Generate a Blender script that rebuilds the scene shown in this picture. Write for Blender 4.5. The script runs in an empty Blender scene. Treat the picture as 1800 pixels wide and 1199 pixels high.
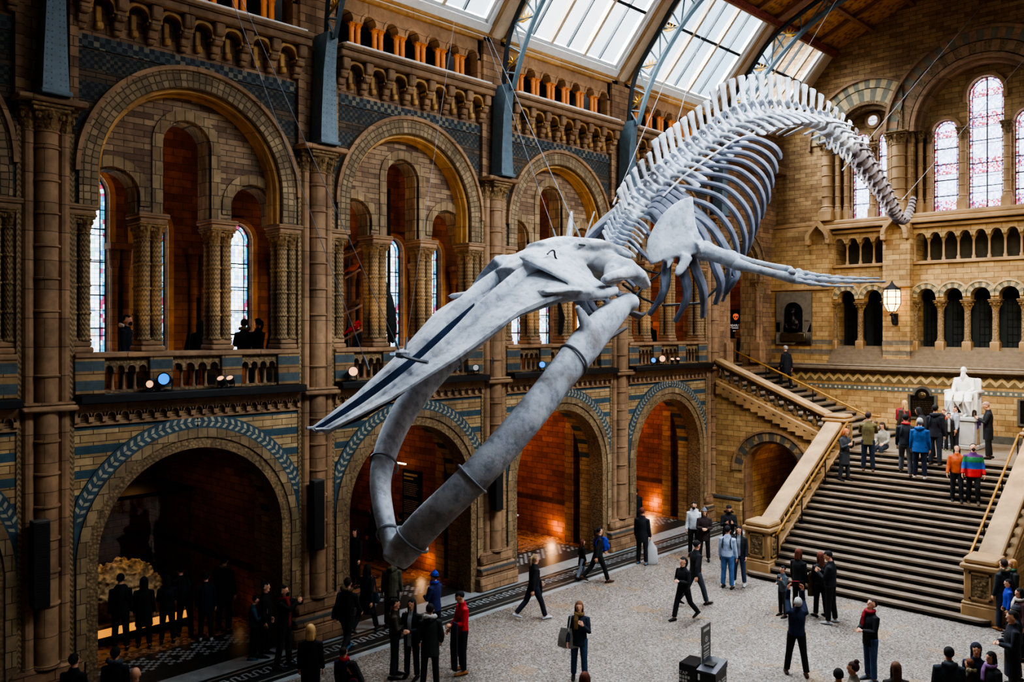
import bpy, bmesh, math, random
from mathutils import Vector, Matrix, Quaternion
random.seed(7)
SC = bpy.context.scene
COL = SC.collection
PI = math.pi
sin, cos, rad = math.sin, math.cos, math.radians

# ---------------------------------------------------------------- camera model (1800 x 1199 frame)
FPX, HOR = 1533.0, 578.0
YAW = rad(43.8)
CAMZ = 7.5
FX, FY = -sin(YAW), cos(YAW)
RX, RY = cos(YAW), sin(YAW)

def ray(px, py):
    u = (px - 900) / FPX
    return Vector((FX + RX * u, FY + RY * u, -(py - HOR) / FPX))
def onx(px, py, x):
    d = ray(px, py); t = x / d.x
    return Vector((x, d.y * t, CAMZ + d.z * t))
def ony(px, py, y):
    d = ray(px, py); t = y / d.y
    return Vector((d.x * t, y, CAMZ + d.z * t))
def onz(px, py, z):
    d = ray(px, py); t = (z - CAMZ) / d.z
    return Vector((d.x * t, d.y * t, z))

# ---------------------------------------------------------------- object helpers
def tag(o, label=None, cat=None, group=None, kind=None):
    if label: o['label'] = label
    if cat: o['category'] = cat
    if group: o['group'] = group
    if kind: o['kind'] = kind
    return o
def empty(name, loc=(0, 0, 0), rz=0, parent=None):
    o = bpy.data.objects.new(name, None); COL.objects.link(o)
    o.location = loc; o.rotation_euler = (0, 0, rz); o.empty_display_size = .1
    if parent: o.parent = parent
    return o
def thing(name, label, cat, loc=(0, 0, 0), rz=0, group=None):
    return tag(empty(name, loc, rz), label, cat, group)
def structure(name, loc=(0, 0, 0)):
    return tag(empty(name, loc), kind='structure')
def link(name, me, parent=None, loc=None, rot=None, scale=None):
    o = bpy.data.objects.new(name, me); COL.objects.link(o)
    if parent: o.parent = parent
    if loc is not None: o.location = loc
    if rot is not None: o.rotation_euler = rot
    if scale is not None: o.scale = scale
    return o

class MB:
    """collects shapes and links them as one mesh object"""
    def __init__(s, M=None):
        s.v = []; s.f = []; s.m = []; s.uv = {}; s.M = M; s.mi = 0
    def P(s, p):
        p = Vector(p)
        if s.M is not None: p = s.M(p) if callable(s.M) else s.M @ p
        s.v.append(p); return len(s.v) - 1
    def F(s, idx, uv=None, mi=None):
        if uv: s.uv[len(s.f)] = uv
        s.f.append(tuple(idx)); s.m.append(s.mi if mi is None else mi)
    def quad(s, a, b, c, d, uv=None, mi=None):
        s.F([s.P(a), s.P(b), s.P(c), s.P(d)], uv, mi)
    def box(s, x0, x1, y0, y1, z0, z1, mi=None):
        i = [s.P(p) for p in ((x0,y0,z0),(x1,y0,z0),(x1,y1,z0),(x0,y1,z0),(x0,y0,z1),(x1,y0,z1),(x1,y1,z1),(x0,y1,z1))]
        for q in ((0,3,2,1),(4,5,6,7),(0,1,5,4),(1,2,6,5),(2,3,7,6),(3,0,4,7)):
            s.F([i[k] for k in q], None, mi)
    def cbox(s, x0, x1, y0, y1, z0, z1, c, mi=None):
        """box with chamfered edges all round (plan octagon, chamfered top and bottom)"""
        c = min(c, (x1-x0)*.45, (y1-y0)*.45, (z1-z0)*.45)
        def ring(z, e):
            return [s.P(p) for p in ((x0+c+e*0,y0+e,z),(x1-c,y0+e,z),(x1-e,y0+c,z),(x1-e,y1-c,z),(x1-c,y1-e,z),(x0+c,y1-e,z),(x0+e,y1-c,z),(x0+e,y0+c,z))]
        R = [ring(z0, c*.9), ring(z0+c, 0), ring(z1-c, 0), ring(z1, c*.9)]
        s.rings(R, True, mi)
    def rings(s, R, caps=True, mi=None, closed=True):
        n = len(R[0])
        for a, b in zip(R, R[1:]):
            for k in range(n if closed else n-1):
                s.F([a[k], a[(k+1) % n], b[(k+1) % n], b[k]], None, mi)
        if caps:
            s.F(list(reversed(R[0])), None, mi); s.F(R[-1], None, mi)
    def prism(s, poly, d0, d1, mp=None, mi=None):
        """poly: 2-D outline, extruded d0..d1; mp(a, b, d) -> 3-D point"""
        mp = mp or (lambda a, b, d: (a, d, b))
        A = [s.P(mp(a, b, d0)) for a, b in poly]; B = [s.P(mp(a, b, d1)) for a, b in poly]
        s.rings([A, B], True, mi)
    def tube(s, pts, rr, n=8, caps=True, mi=None, up=None, flat=None, rnd=False):
        """pts along a path, rr radius or (ra, rb) per point. ra is along 'side', rb along 'up'"""
        pts = [Vector(p) for p in pts]
        if not isinstance(rr, (list,)): rr = [rr] * len(pts)
        if rnd:   # rounded ends
            def fac(r, f): return tuple(c*f for c in r) if isinstance(r, tuple) else r*f
            a = rr[0][0] if isinstance(rr[0], tuple) else rr[0]; b = rr[-1][0] if isinstance(rr[-1], tuple) else rr[-1]
            d0 = (pts[0]-pts[1]).normalized(); d1 = (pts[-1]-pts[-2]).normalized()
            pts = [pts[0]+d0*a*.95, pts[0]+d0*a*.6] + pts + [pts[-1]+d1*b*.6, pts[-1]+d1*b*.95]
            rr = [fac(rr[0], .3), fac(rr[0], .78)] + list(rr) + [fac(rr[-1], .78), fac(rr[-1], .3)]
        R = []; side = None
        for i, p in enumerate(pts):
            t = (pts[min(i+1, len(pts)-1)] - pts[max(i-1, 0)])
            if t.length < 1e-9: t = Vector((0, 0, 1))
            t.normalize()
            if up is not None:
                u = Vector(up); sd = t.cross(u)
                if sd.length < 1e-4: sd = t.orthogonal()
                sd.normalize()
            else:
                if side is None: sd = t.orthogonal().normalized()
                else:
                    sd = side - t * side.dot(t)
                    if sd.length < 1e-5: sd = t.orthogonal()
                    sd.normalize()
            side = sd; u2 = sd.cross(t)
            r = rr[i]; ra, rb = r if isinstance(r, tuple) else (r, r)
            R.append([s.P(p + sd*(ra*cos(2*PI*k/n)) + u2*(rb*sin(2*PI*k/n))) for k in range(n)])
        s.rings(R, caps, mi)
    def lathe(s, prof, c=(0, 0, 0), n=12, mi=None, a0=0.0):
        R = [[s.P((c[0]+r*cos(a0+2*PI*k/n), c[1]+r*sin(a0+2*PI*k/n), c[2]+z)) for k in range(n)] for r, z in prof]
        s.rings(R, True, mi)
    def ell(s, c, r, rot=None, n=12, m=8, mi=None):
        c = Vector(c); rot = rot or Matrix.Identity(3)
        R = []
        for j in range(1, m):
            a = -PI/2 + PI*j/m
            R.append([s.P(c + rot @ Vector((r[0]*cos(a)*cos(2*PI*k/n), r[1]*cos(a)*sin(2*PI*k/n), r[2]*sin(a)))) for k in range(n)])
        s.rings(R, False, mi)
        b = s.P(c + rot @ Vector((0, 0, -r[2]))); t = s.P(c + rot @ Vector((0, 0, r[2])))
        for k in range(n):
            s.F([b, R[0][(k+1) % n], R[0][k]], None, mi); s.F([t, R[-1][k], R[-1][(k+1) % n]], None, mi)
    # ---- wall-frame shapes: (s along the wall, d out of the wall, z up)
    def arch_ring(s, c, zc, r0, r1, d0, d1, n=28, a0=0.0, a1=PI, mi=None, drop=0.0, inner=True, outer=True, clip=None):
        """half-ring band in the wall plane with uv = (arc length, radius); drop = straight legs below the springing"""
        rm = (r0+r1)/2; pts = []
        if drop: pts.append((1, 0, drop, rm*a0 - drop))
        for k in range(n+1):
            a = a0 + (a1-a0)*k/n
            pts.append((cos(a), sin(a), 0, rm*a))
        if drop: pts.append((-1, 0, drop, rm*a1 + drop))
        def cl(v):
            return v if clip is None else max(clip[0], min(clip[1], v))
        ring = [[(cl(c + r*ca), d, zc + r*sa - dr) for r, d in ((r0, d0), (r0, d1), (r1, d1), (r1, d0))] for ca, sa, dr, _ in pts]
        for k in range(len(pts)-1):
            A, B = ring[k], ring[k+1]; ua, ub = pts[k][3], pts[k+1][3]
            s.quad(A[1], A[2], B[2], B[1], ((ua, r0), (ua, r1), (ub, r1), (ub, r0)), mi)
            if inner: s.quad(A[0], A[1], B[1], B[0], ((ua, d0), (ua, d1), (ub, d1), (ub, d0)), mi)
            if outer: s.quad(A[2], A[3], B[3], B[2], ((ua, d1), (ua, d0), (ub, d0), (ub, d1)), mi)
    def arch_panel(s, s0, s1, z0, z1, c, r, zs, zb, d0, d1, n=20, mi=None, ends=False, reveal=True, back=True):
        """wall panel s0..s1, z0..z1 with one round-headed opening: half-width r, springing zs, bottom zb"""
        for d in ((d1, d0) if back else (d1,)):
            Q = lambda a, b, e, f: s.quad(*[(p[0], d, p[1]) for p in (a, b, e, f)], mi=mi)
            Q((s0, zb), (c-r, zb), (c-r, zs), (s0, zs)); Q((c+r, zb), (s1, zb), (s1, zs), (c+r, zs))
            if zb > z0 + 1e-5: Q((s0, z0), (s1, z0), (s1, zb), (s0, zb))
            arc = [(c + r*cos(PI - PI*k/n), zs + r*sin(PI*k/n)) for k in range(n+1)]
            def top(k):
                x, z = arc[k]
                if k == 0: return (s0, zs)
                if k == n: return (s1, zs)
                f = k/n
                q = n//4
                if k <= q: return (s0, zs + (z1-zs)*k/q)
                if k >= n-q: return (s1, zs + (z1-zs)*(n-k)/q)
                return (s0 + (s1-s0)*(k-q)/(n-2*q), z1)
            for k in range(n):
                Q(arc[k], arc[k+1], top(k+1), top(k))
        if reveal:
            path = [(c-r, zb)] + [(c + r*cos(PI - PI*k/n), zs + r*sin(PI*k/n)) for k in range(n+1)] + [(c+r, zb)]
            for a, b in zip(path, path[1:]):
                s.quad((a[0], d0, a[1]), (a[0], d1, a[1]), (b[0], d1, b[1]), (b[0], d0, b[1]), mi=mi)
            if zb > z0 + 1e-5: s.quad((c-r, d0, zb), (c+r, d0, zb), (c+r, d1, zb), (c-r, d1, zb), mi=mi)
        if ends:
            for e in (s0, s1): s.quad((e, d0, z0), (e, d1, z0), (e, d1, z1), (e, d0, z1), mi=mi)
            s.quad((s0, d0, z1), (s1, d0, z1), (s1, d1, z1), (s0, d1, z1), mi=mi)
    def mesh(s, name, mats, smooth=True, recalc=True, ang=40):
        me = bpy.data.meshes.new(name)
        me.from_pydata([tuple(v) for v in s.v], [], s.f)
        for m in (mats if isinstance(mats, (list, tuple)) else [mats]): me.materials.append(m)
        me.polygons.foreach_set('material_index', s.m)
        if s.uv:
            L = me.uv_layers.new(name='UVMap').data
            for fi, uv in s.uv.items():
                p = me.polygons[fi]
                for k, li in enumerate(p.loop_indices): L[li].uv = uv[k]
        if recalc:
            bm = bmesh.new(); bm.from_mesh(me)
            bmesh.ops.remove_doubles(bm, verts=bm.verts, dist=1e-5)
            bmesh.ops.recalc_face_normals(bm, faces=bm.faces); bm.to_mesh(me); bm.free()
        if smooth:
            me.polygons.foreach_set('use_smooth', [True]*len(me.polygons))
            try: me.set_sharp_from_angle(angle=rad(ang))
            except Exception: pass
        me.update(); return me
    def build(s, name, mats, parent=None, smooth=True, loc=None, rot=None, recalc=True, ang=40):
        return link(name, s.mesh(name, mats, smooth, recalc, ang), parent, loc, rot)

# voxel-remeshed organic shapes: queued, then evaluated in one go
QUEUE = []
def organic(mb, voxel, mats, post=None, smooth=2):
    me = mb.mesh('organic', mats, smooth=False, recalc=True)
    o = bpy.data.objects.new('organic', me); COL.objects.link(o)
    m = o.modifiers.new('r', 'REMESH'); m.mode = 'VOXEL'; m.voxel_size = voxel; m.use_smooth_shade = True
    if smooth:
        q = o.modifiers.new('s', 'SMOOTH'); q.factor = .5; q.iterations = smooth
    slot = {'o': o, 'mats': mats if isinstance(mats, (list, tuple)) else [mats], 'post': post, 'me': None}
    QUEUE.append(slot); return slot
def flush():
    dg = bpy.context.evaluated_depsgraph_get(); dg.update()
    for q in QUEUE:
        me = bpy.data.meshes.new_from_object(q['o'].evaluated_get(dg), depsgraph=dg)
        me.materials.clear()
        for m in q['mats']: me.materials.append(m)
        me.polygons.foreach_set('use_smooth', [True]*len(me.polygons))
        me.polygons.foreach_set('material_index', [0]*len(me.polygons))
        if q['post']: q['post'](me)
        q['me'] = me
    for q in QUEUE:
        me = q['o'].data; bpy.data.objects.remove(q['o']); bpy.data.meshes.remove(me); q['o'] = None
    QUEUE.clear()

def spline(pts, n):
    """Catmull-Rom samples through pts, n per span"""
    pts = [Vector(p) for p in pts]; out = []
    for i in range(len(pts)-1):
        a = pts[max(i-1, 0)]; b = pts[i]; c = pts[i+1]; d = pts[min(i+2, len(pts)-1)]
        for k in range(n):
            t = k/n
            out.append(.5*((2*b) + (c-a)*t + (2*a-5*b+4*c-d)*t*t + (3*b-a-3*c+d)*t**3))
    out.append(pts[-1]); return out
def lerp(a, b, t): return a + (b-a)*t
def interp(tab, x):
    if x <= tab[0][0]: return tab[0][1]
    for (a, va), (b, vb) in zip(tab, tab[1:]):
        if x <= b: return va + (vb-va)*(x-a)/(b-a)
    return tab[-1][1]
# ---------------------------------------------------------------- materials (all node based)
def srgb(r, g, b):
    f = lambda c: (c/12.92 if c <= .04045 else ((c+.055)/1.055)**2.4)
    return (f(r/255), f(g/255), f(b/255), 1)
class NT:
    def __init__(s, name):
        s.m = bpy.data.materials.new(name); s.m.use_nodes = True
        s.t = s.m.node_tree; s.b = s.t.nodes['Principled BSDF']; s.out = s.t.nodes['Material Output']
    def n(s, typ, **kw):
        o = s.t.nodes.new(typ)
        for k, v in kw.items():
            if k in o.inputs: o.inputs[k].default_value = v
            else: setattr(o, k, v)
        return o
    def l(s, a, b): s.t.links.new(a, b)
    def math(s, op, a, b=None, c=None):
        o = s.t.nodes.new('ShaderNodeMath'); o.operation = op
        for i, v in enumerate((a, b, c)):
            if v is None: continue
            if isinstance(v, (int, float)): o.inputs[i].default_value = v
            else: s.l(v, o.inputs[i])
        return o.outputs[0]
    def mix(s, f, a, b, typ='MIX'):
        o = s.t.nodes.new('ShaderNodeMix'); o.data_type = 'RGBA'; o.blend_type = typ
        for i, v in ((0, f), (6, a), (7, b)):
            if isinstance(v, (int, float)): o.inputs[i].default_value = v
            elif isinstance(v, tuple): o.inputs[i].default_value = v
            else: s.l(v, o.inputs[i])
        return o.outputs[2]
    def ramp(s, fac, stops, const=False):
        o = s.t.nodes.new('ShaderNodeValToRGB'); cr = o.color_ramp
        if const: cr.interpolation = 'CONSTANT'
        while len(cr.elements) < len(stops): cr.elements.new(.5)
        for e, (p, c) in zip(cr.elements, stops): e.position = p; e.color = c
        s.l(fac, o.inputs[0]); return o.outputs[0]
    def pos(s):
        g = s.t.nodes.new('ShaderNodeNewGeometry'); x = s.t.nodes.new('ShaderNodeSeparateXYZ'); s.l(g.outputs['Position'], x.inputs[0])
        return g.outputs['Position'], x.outputs
    def vec(s, a, b, c=0.0):
        o = s.t.nodes.new('ShaderNodeCombineXYZ')
        for i, v in enumerate((a, b, c)):
            if isinstance(v, (int, float)): o.inputs[i].default_value = v
            else: s.l(v, o.inputs[i])
        return o.outputs[0]
    def noise(s, vec, scale, detail=3.0, rough=.55):
        o = s.n('ShaderNodeTexNoise', Scale=scale, Detail=detail, Roughness=rough)
        if vec is not None: s.l(vec, o.inputs['Vector'])
        return o.outputs['Fac']
    def bump(s, h, strength=.3, dist=.02):
        o = s.n('ShaderNodeBump', Strength=strength, Distance=dist); s.l(h, o.inputs['Height']); s.l(o.outputs[0], s.b.inputs['Normal'])

def plain(name, col, rough=.7, metal=0.0, var=.12, scale=6.0, emit=None, es=1.0, coords=False):
    k = NT(name); p, _ = k.pos()
    tc = k.n('ShaderNodeTexCoord')
    f = k.noise(tc.outputs['Object'], scale)
    dark = tuple(c*(1-var*2) for c in col[:3]) + (1,); lite = tuple(min(1, c*(1+var)) for c in col[:3]) + (1,)
    k.l(k.ramp(f, [(.3, dark), (.7, lite)]), k.b.inputs['Base Color'])
    k.b.inputs['Roughness'].default_value = rough; k.b.inputs['Metallic'].default_value = metal
    if emit:
        k.b.inputs['Emission Color'].default_value = emit; k.b.inputs['Emission Strength'].default_value = es
    return k.m
MC = {}
def cloth(r, g, b, rough=.85, var=.18):
    key = (r, g, b, rough)
    if key not in MC:
        k = NT('cloth_%d_%d_%d' % (r, g, b)); tc = k.n('ShaderNodeTexCoord'); c = srgb(r, g, b)
        f = k.noise(tc.outputs['Object'], 9.0, 4.0)
        k.l(k.ramp(f, [(.3, tuple(x*(1-var*2) for x in c[:3])+(1,)), (.72, tuple(min(1, x*(1+var)) for x in c[:3])+(1,))]), k.b.inputs['Base Color'])
        k.b.inputs['Roughness'].default_value = rough
        k.bump(k.noise(tc.outputs['Object'], 22.0, 3.0), .5, .012)
        MC[key] = k.m
    return MC[key]

def stone(name, c1, c2, mortar, bw=.5, rh=.24, bump=.5, stripe=None, var=.45, mort=.009, soot=None, rough=.8, tint=None):
    """coursed masonry in the wall plane (s = x + y, z). stripe=(z_top, period, blue_share, zmin, zmax, colour)"""
    k = NT(name); p, x = k.pos()
    s_ = k.math('ADD', x[0], x[1]); v = k.vec(s_, x[2])
    br = k.n('ShaderNodeTexBrick', Scale=1.0)
    br.inputs['Mortar Size'].default_value = mort; br.inputs['Mortar Smooth'].default_value = .3; br.inputs['Bias'].default_value = 0
    br.inputs['Brick Width'].default_value = bw; br.inputs['Row Height'].default_value = rh
    br.inputs['Color1'].default_value = c1; br.inputs['Color2'].default_value = c2; br.inputs['Mortar'].default_value = mortar
    k.l(v, br.inputs['Vector'])
    col = br.outputs['Color']
    if stripe:
        zt, per, share, zmin, zmax, bc = stripe
        fr = k.math('FRACT', k.math('DIVIDE', k.math('SUBTRACT', zt + per*40, x[2]), per))
        on = k.math('MULTIPLY', k.math('LESS_THAN', fr, share), k.math('MULTIPLY', k.math('GREATER_THAN', x[2], zmin), k.math('LESS_THAN', x[2], zmax)))
        if bc == 'chequer':
            ch = k.n('ShaderNodeTexChecker', Scale=13.0); k.l(k.vec(s_, k.math('ADD', x[2], .01), .013), ch.inputs['Vector'])
            wn = k.n('ShaderNodeTexWhiteNoise'); wn.noise_dimensions = '2D'
            k.l(k.vec(k.math('FLOOR', k.math('MULTIPLY', s_, 13.0)), k.math('FLOOR', k.math('MULTIPLY', x[2], 13.0))), wn.inputs['Vector'])
            bc = k.mix(ch.outputs['Fac'], srgb(54, 58, 58), k.ramp(wn.outputs['Value'], [(0, srgb(80, 82, 78)), (.45, srgb(104, 96, 80)), (.8, srgb(64, 66, 64))], True))
        col = k.mix(on, col, bc)
    if tint:
        for zz0, zz1, tc in tint:
            on = k.math('MULTIPLY', k.math('GREATER_THAN', x[2], zz0), k.math('LESS_THAN', x[2], zz1))
            col = k.mix(on, col, k.mix(.75, col, tc))
    f = k.noise(p, .9, 5.0); f2 = k.noise(p, 5.5, 4.0)
    col = k.mix(1.0, col, k.ramp(f, [(.25, (1-var, 1-var, 1-var, 1)), (.75, (1.15, 1.12, 1.08, 1))]), 'MULTIPLY')
    col = k.mix(1.0, col, k.ramp(f2, [(.3, (.72, .72, .72, 1)), (.7, (1.1, 1.1, 1.1, 1))]), 'MULTIPLY')
    k.l(col, k.b.inputs['Base Color'])
    k.b.inputs['Roughness'].default_value = rough
    h = k.math('ADD', k.math('MULTIPLY', k.math('SUBTRACT', 1.0, br.outputs['Fac']), .8), k.math('MULTIPLY', f2, .5))
    k.bump(h, bump, .02)
    return k.m

def carved(name, c1, c2, scale=9.0, bump=.9, uv=False, kind='voronoi'):
    """carved ornament: cell pattern in relief, dark in the hollows"""
    k = NT(name); p, x = k.pos()
    if uv:
        tc = k.n('ShaderNodeTexCoord'); v = tc.outputs['UV']
    else: v = p
    if kind == 'hex':
        sx = k.t.nodes.new('ShaderNodeSeparateXYZ'); k.l(v, sx.inputs[0])
        vo = k.n('ShaderNodeTexVoronoi', Scale=scale, Randomness=.16); vo.feature = 'DISTANCE_TO_EDGE'; k.l(v, vo.inputs['Vector'])
        d = k.math('MINIMUM', k.math('MULTIPLY', vo.outputs['Distance'], 9.0), 1.0)
        vc = k.n('ShaderNodeTexVoronoi', Scale=scale, Randomness=.16); k.l(v, vc.inputs['Vector'])
        hue = k.t.nodes.new('ShaderNodeSeparateColor'); k.l(vc.outputs['Color'], hue.inputs[0])
        base = k.mix(hue.outputs[0], c1, c2)
        col = k.mix(k.math('POWER', d, .6), tuple(c*.4 for c in c1[:3])+(1,), base)
    elif kind == 'zigzag':
        sx = k.t.nodes.new('ShaderNodeSeparateXYZ'); k.l(p, sx.inputs[0])
        a = k.math('PINGPONG', k.math('MULTIPLY', k.math('ADD', sx.outputs[0], sx.outputs[1]), scale), .5)
        d = k.math('PINGPONG', k.math('ADD', k.math('MULTIPLY', sx.outputs[2], scale*.8), a), .5)
        d = k.math('MULTIPLY', d, 2.0)
        col = k.mix(d, tuple(c*.6 for c in c1[:3])+(1,), c2)
    else:
        vo = k.n('ShaderNodeTexVoronoi', Scale=scale, Randomness=.8); k.l(v, vo.inputs['Vector'])
        d = k.math('SUBTRACT', 1.0, vo.outputs['Distance'])
        d = k.math('ADD', k.math('MULTIPLY', d, .7), k.math('MULTIPLY', k.noise(p, 14.0, 4.0), .5))
        col = k.mix(d, tuple(c*.25 for c in c1[:3])+(1,), c2)
    f = k.noise(p, 1.2, 4.0)
    col = k.mix(1.0, col, k.ramp(f, [(.3, (.6, .6, .6, 1)), (.7, (1.1, 1.1, 1.1, 1))]), 'MULTIPLY')
    k.l(col, k.b.inputs['Base Color']); k.b.inputs['Roughness'].default_value = .8
    k.bump(d, bump, .03)
    return k.m

STONE_A, STONE_B, MORT = srgb(180, 144, 108), srgb(136, 103, 76), srgb(86, 64, 46)
BLUE = srgb(70, 88, 96)
m_wall = stone('buff_masonry', STONE_A, STONE_B, MORT, .55, .2)
m_stripe = stone('striped_masonry', srgb(196, 168, 122), srgb(160, 128, 86), MORT, .5, .15, stripe=(5.66, .475, .36, 3.0, 5.7, srgb(62, 88, 98)))
m_tymp = stone('rubble_masonry', srgb(176, 148, 114), srgb(112, 84, 64), srgb(84, 66, 48), .42, .13, var=.5)
m_dark = stone('dark_band_masonry', srgb(116, 94, 70), srgb(78, 68, 58), srgb(46, 38, 30), .4, .1, stripe=(13.03, .62, .6, 9.5, 13.1, 'chequer'))
m_terra = stone('terracotta_masonry', srgb(168, 104, 58), srgb(130, 74, 40), srgb(74, 42, 24), .5, .2, tint=[(1.2, 1.38, srgb(40, 34, 32))])
m_gallery = stone('gallery_masonry', srgb(152, 108, 72), srgb(120, 80, 52), srgb(96, 62, 40), .5, .2)
m_end = stone('end_masonry', srgb(200, 168, 116), srgb(164, 128, 84), srgb(118, 90, 58), .52, .2, var=.35)
m_smooth = stone('smooth_stone', srgb(172, 138, 104), srgb(150, 117, 86), srgb(84, 66, 46), 3.0, .55, bump=.25, mort=.008)
m_warm = stone('warm_stone', srgb(206, 164, 104), srgb(184, 138, 82), srgb(120, 84, 48), 3.0, .8, bump=.2, mort=.006)
m_vous = stone('voussoir_stone', srgb(168, 144, 108), srgb(136, 112, 80), srgb(76, 60, 44), .22, .3, bump=.4)
m_ped = stone('pedestal_stone', srgb(170, 138, 96), srgb(146, 114, 78), MORT, .8, .2, stripe=(6.86, .385, .52, 6.2, 6.9, srgb(84, 96, 98)))
m_carve = carved('carved_stone', srgb(84, 66, 46), srgb(166, 136, 96), 15.0, 1.0)
m_carve_fine = carved('carved_capital', srgb(110, 86, 58), srgb(170, 136, 90), 16.0)
m_hex = carved('hexagon_archivolt', srgb(162, 138, 104), srgb(122, 102, 76), 7.0, .8, uv=True, kind='hex')
m_zig = carved('zigzag_stone', srgb(140, 116, 82), srgb(166, 138, 98), 12.0, .5, kind='zigzag')
m_bluestone = plain('blue_faience', srgb(58, 80, 90), .6, var=.2)
m_leaf = plain('cream_leaf_inlay', srgb(158, 152, 130), .6, var=.15)
m_iron = plain('painted_blue_iron', srgb(88, 106, 114), .45, .0, var=.12)
m_irondark = plain('dark_painted_iron', srgb(46, 54, 58), .5, .3)
m_gold = plain('gilded_iron', srgb(190, 140, 50), .35, .8)
m_black = plain('black_paint', srgb(20, 20, 22), .5)
m_white = plain('white_painted_wood', srgb(226, 226, 222), .5, var=.05)
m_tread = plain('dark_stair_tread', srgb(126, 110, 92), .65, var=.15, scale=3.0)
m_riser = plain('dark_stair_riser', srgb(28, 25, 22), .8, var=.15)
m_brass = plain('brass_rail', srgb(190, 142, 76), .35, .7)
m_coping = plain('worn_stone_coping', srgb(168, 134, 92), .6, var=.16, scale=2.0)
m_slate = plain('grey_slate', srgb(86, 84, 78), .7)
m_bronze = plain('dark_bronze', srgb(42, 36, 30), .4, .6, var=.25, scale=14)
m_bronze_text = plain('bronze_relief', srgb(96, 80, 58), .4, .6)
m_marble = plain('white_marble', srgb(236, 234, 230), .45, var=.06)
m_marblegrey = plain('grey_marble', srgb(186, 188, 190), .5, var=.06)
m_steel = plain('steel_wire', srgb(138, 142, 148), .5, .2)
m_skin = plain('skin', srgb(214, 160, 130), .6, var=.06)
m_skin2 = plain('skin_dark', srgb(140, 94, 68), .6, var=.06)
m_eye = plain('eye_dark', srgb(52, 36, 30), .4)
m_lip = plain('lips', srgb(168, 92, 84), .5)

def m_checker():
    k = NT('checker_tiles'); p, x = k.pos()
    s_ = k.math('ADD', x[0], x[1])
    ch = k.n('ShaderNodeTexChecker', Scale=9.0); k.l(k.vec(s_, k.math('ADD', x[2], .013), .013), ch.inputs['Vector'])
    wn = k.n('ShaderNodeTexWhiteNoise'); wn.noise_dimensions = '2D'
    k.l(k.vec(k.math('FLOOR', k.math('MULTIPLY', s_, 9.0)), k.math('FLOOR', k.math('MULTIPLY', x[2], 9.0))), wn.inputs['Vector'])
    light = k.ramp(wn.outputs['Value'], [(0, srgb(74, 80, 78)), (.35, srgb(120, 112, 92)), (.75, srgb(60, 66, 68))], True)
    col = k.mix(ch.outputs['Fac'], srgb(34, 40, 44), light)
    k.l(col, k.b.inputs['Base Color']); k.b.inputs['Roughness'].default_value = .7
    return k.m
m_check = m_checker()

def m_bone_():
    k = NT('whale_bone'); tc = k.n('ShaderNodeTexCoord'); p, x = k.pos()
    f = k.noise(p, 1.3, 6.0, .6); f2 = k.noise(p, 7.0, 5.0, .65); f3 = k.noise(p, .7, 3.0)
    col = k.ramp(f, [(.3, srgb(140, 134, 132)), (.45, srgb(182, 187, 195)), (.64, srgb(210, 214, 219))])
    col = k.mix(1.0, col, k.ramp(f2, [(.34, (.62, .62, .65, 1)), (.52, (1.04, 1.04, 1.04, 1))]), 'MULTIPLY')
    col = k.mix(k.math('MULTIPLY', k.math('GREATER_THAN', f3, .6), .25), col, srgb(150, 136, 112))
    k.l(col, k.b.inputs['Base Color']); k.b.inputs['Roughness'].default_value = .75
    k.bump(f2, .35, .03); return k.m
m_bone = m_bone_()
m_bonerib = plain('shaded_rib_bone', srgb(116, 120, 134), .75, var=.22, scale=4)  # bluish shade on the ribs put into a darker bone colour
m_bonetail = plain('shaded_tail_bone', srgb(102, 95, 100), .8, var=.2, scale=3)  # same bone as the rest, its backlit shade put into the colour
m_trough = plain('shaded_snout_slot', srgb(38, 54, 84), .8, var=.2)
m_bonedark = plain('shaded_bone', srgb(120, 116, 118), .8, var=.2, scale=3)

def m_terrazzo():
    k = NT('terrazzo_floor'); p, x = k.pos()
    vo = k.n('ShaderNodeTexVoronoi', Scale=34.0); k.l(p, vo.inputs['Vector'])
    sc = k.t.nodes.new('ShaderNodeSeparateColor'); k.l(vo.outputs['Color'], sc.inputs[0])
    col = k.ramp(sc.outputs[0], [(0, srgb(84, 77, 70)), (.16, srgb(128, 120, 111)), (.5, srgb(164, 157, 148)), (.8, srgb(138, 122, 100)), (.92, srgb(190, 185, 178))], True)
    f = k.noise(p, .45, 4.0)
    col = k.mix(1.0, col, k.ramp(f, [(.3, (.6, .58, .56, 1)), (.65, (.86, .85, .85, 1))]), 'MULTIPLY')
    f2 = k.noise(p, .8, 2.0)
    col = k.mix(k.math('MULTIPLY', k.math('GREATER_THAN', f2, .63), .3), col, srgb(150, 112, 62))
    k.l(col, k.b.inputs['Base Color']); k.b.inputs['Roughness'].default_value = .55
    return k.m
m_floor = m_terrazzo()
def m_alcove_floor_():
    k = NT('brown_mosaic_floor'); p, x = k.pos()
    vo = k.n('ShaderNodeTexVoronoi', Scale=15.0); k.l(p, vo.inputs['Vector'])
    sc = k.t.nodes.new('ShaderNodeSeparateColor'); k.l(vo.outputs['Color'], sc.inputs[0])
    k.l(k.ramp(sc.outputs[0], [(0, srgb(72, 46, 32)), (.4, srgb(120, 84, 60)), (.75, srgb(160, 128, 100))], True), k.b.inputs['Base Color'])
    k.b.inputs['Roughness'].default_value = .45; return k.m
m_alcfloor = m_alcove_floor_()
m_fdark = plain('dark_green_marble', srgb(44, 50, 50), .4, var=.2, scale=3)
m_flight = plain('pale_marble_band', srgb(150, 156, 156), .45, var=.12, scale=3)
m_fmid = plain('grey_mosaic_band', srgb(126, 122, 112), .5, var=.12, scale=3)

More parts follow.
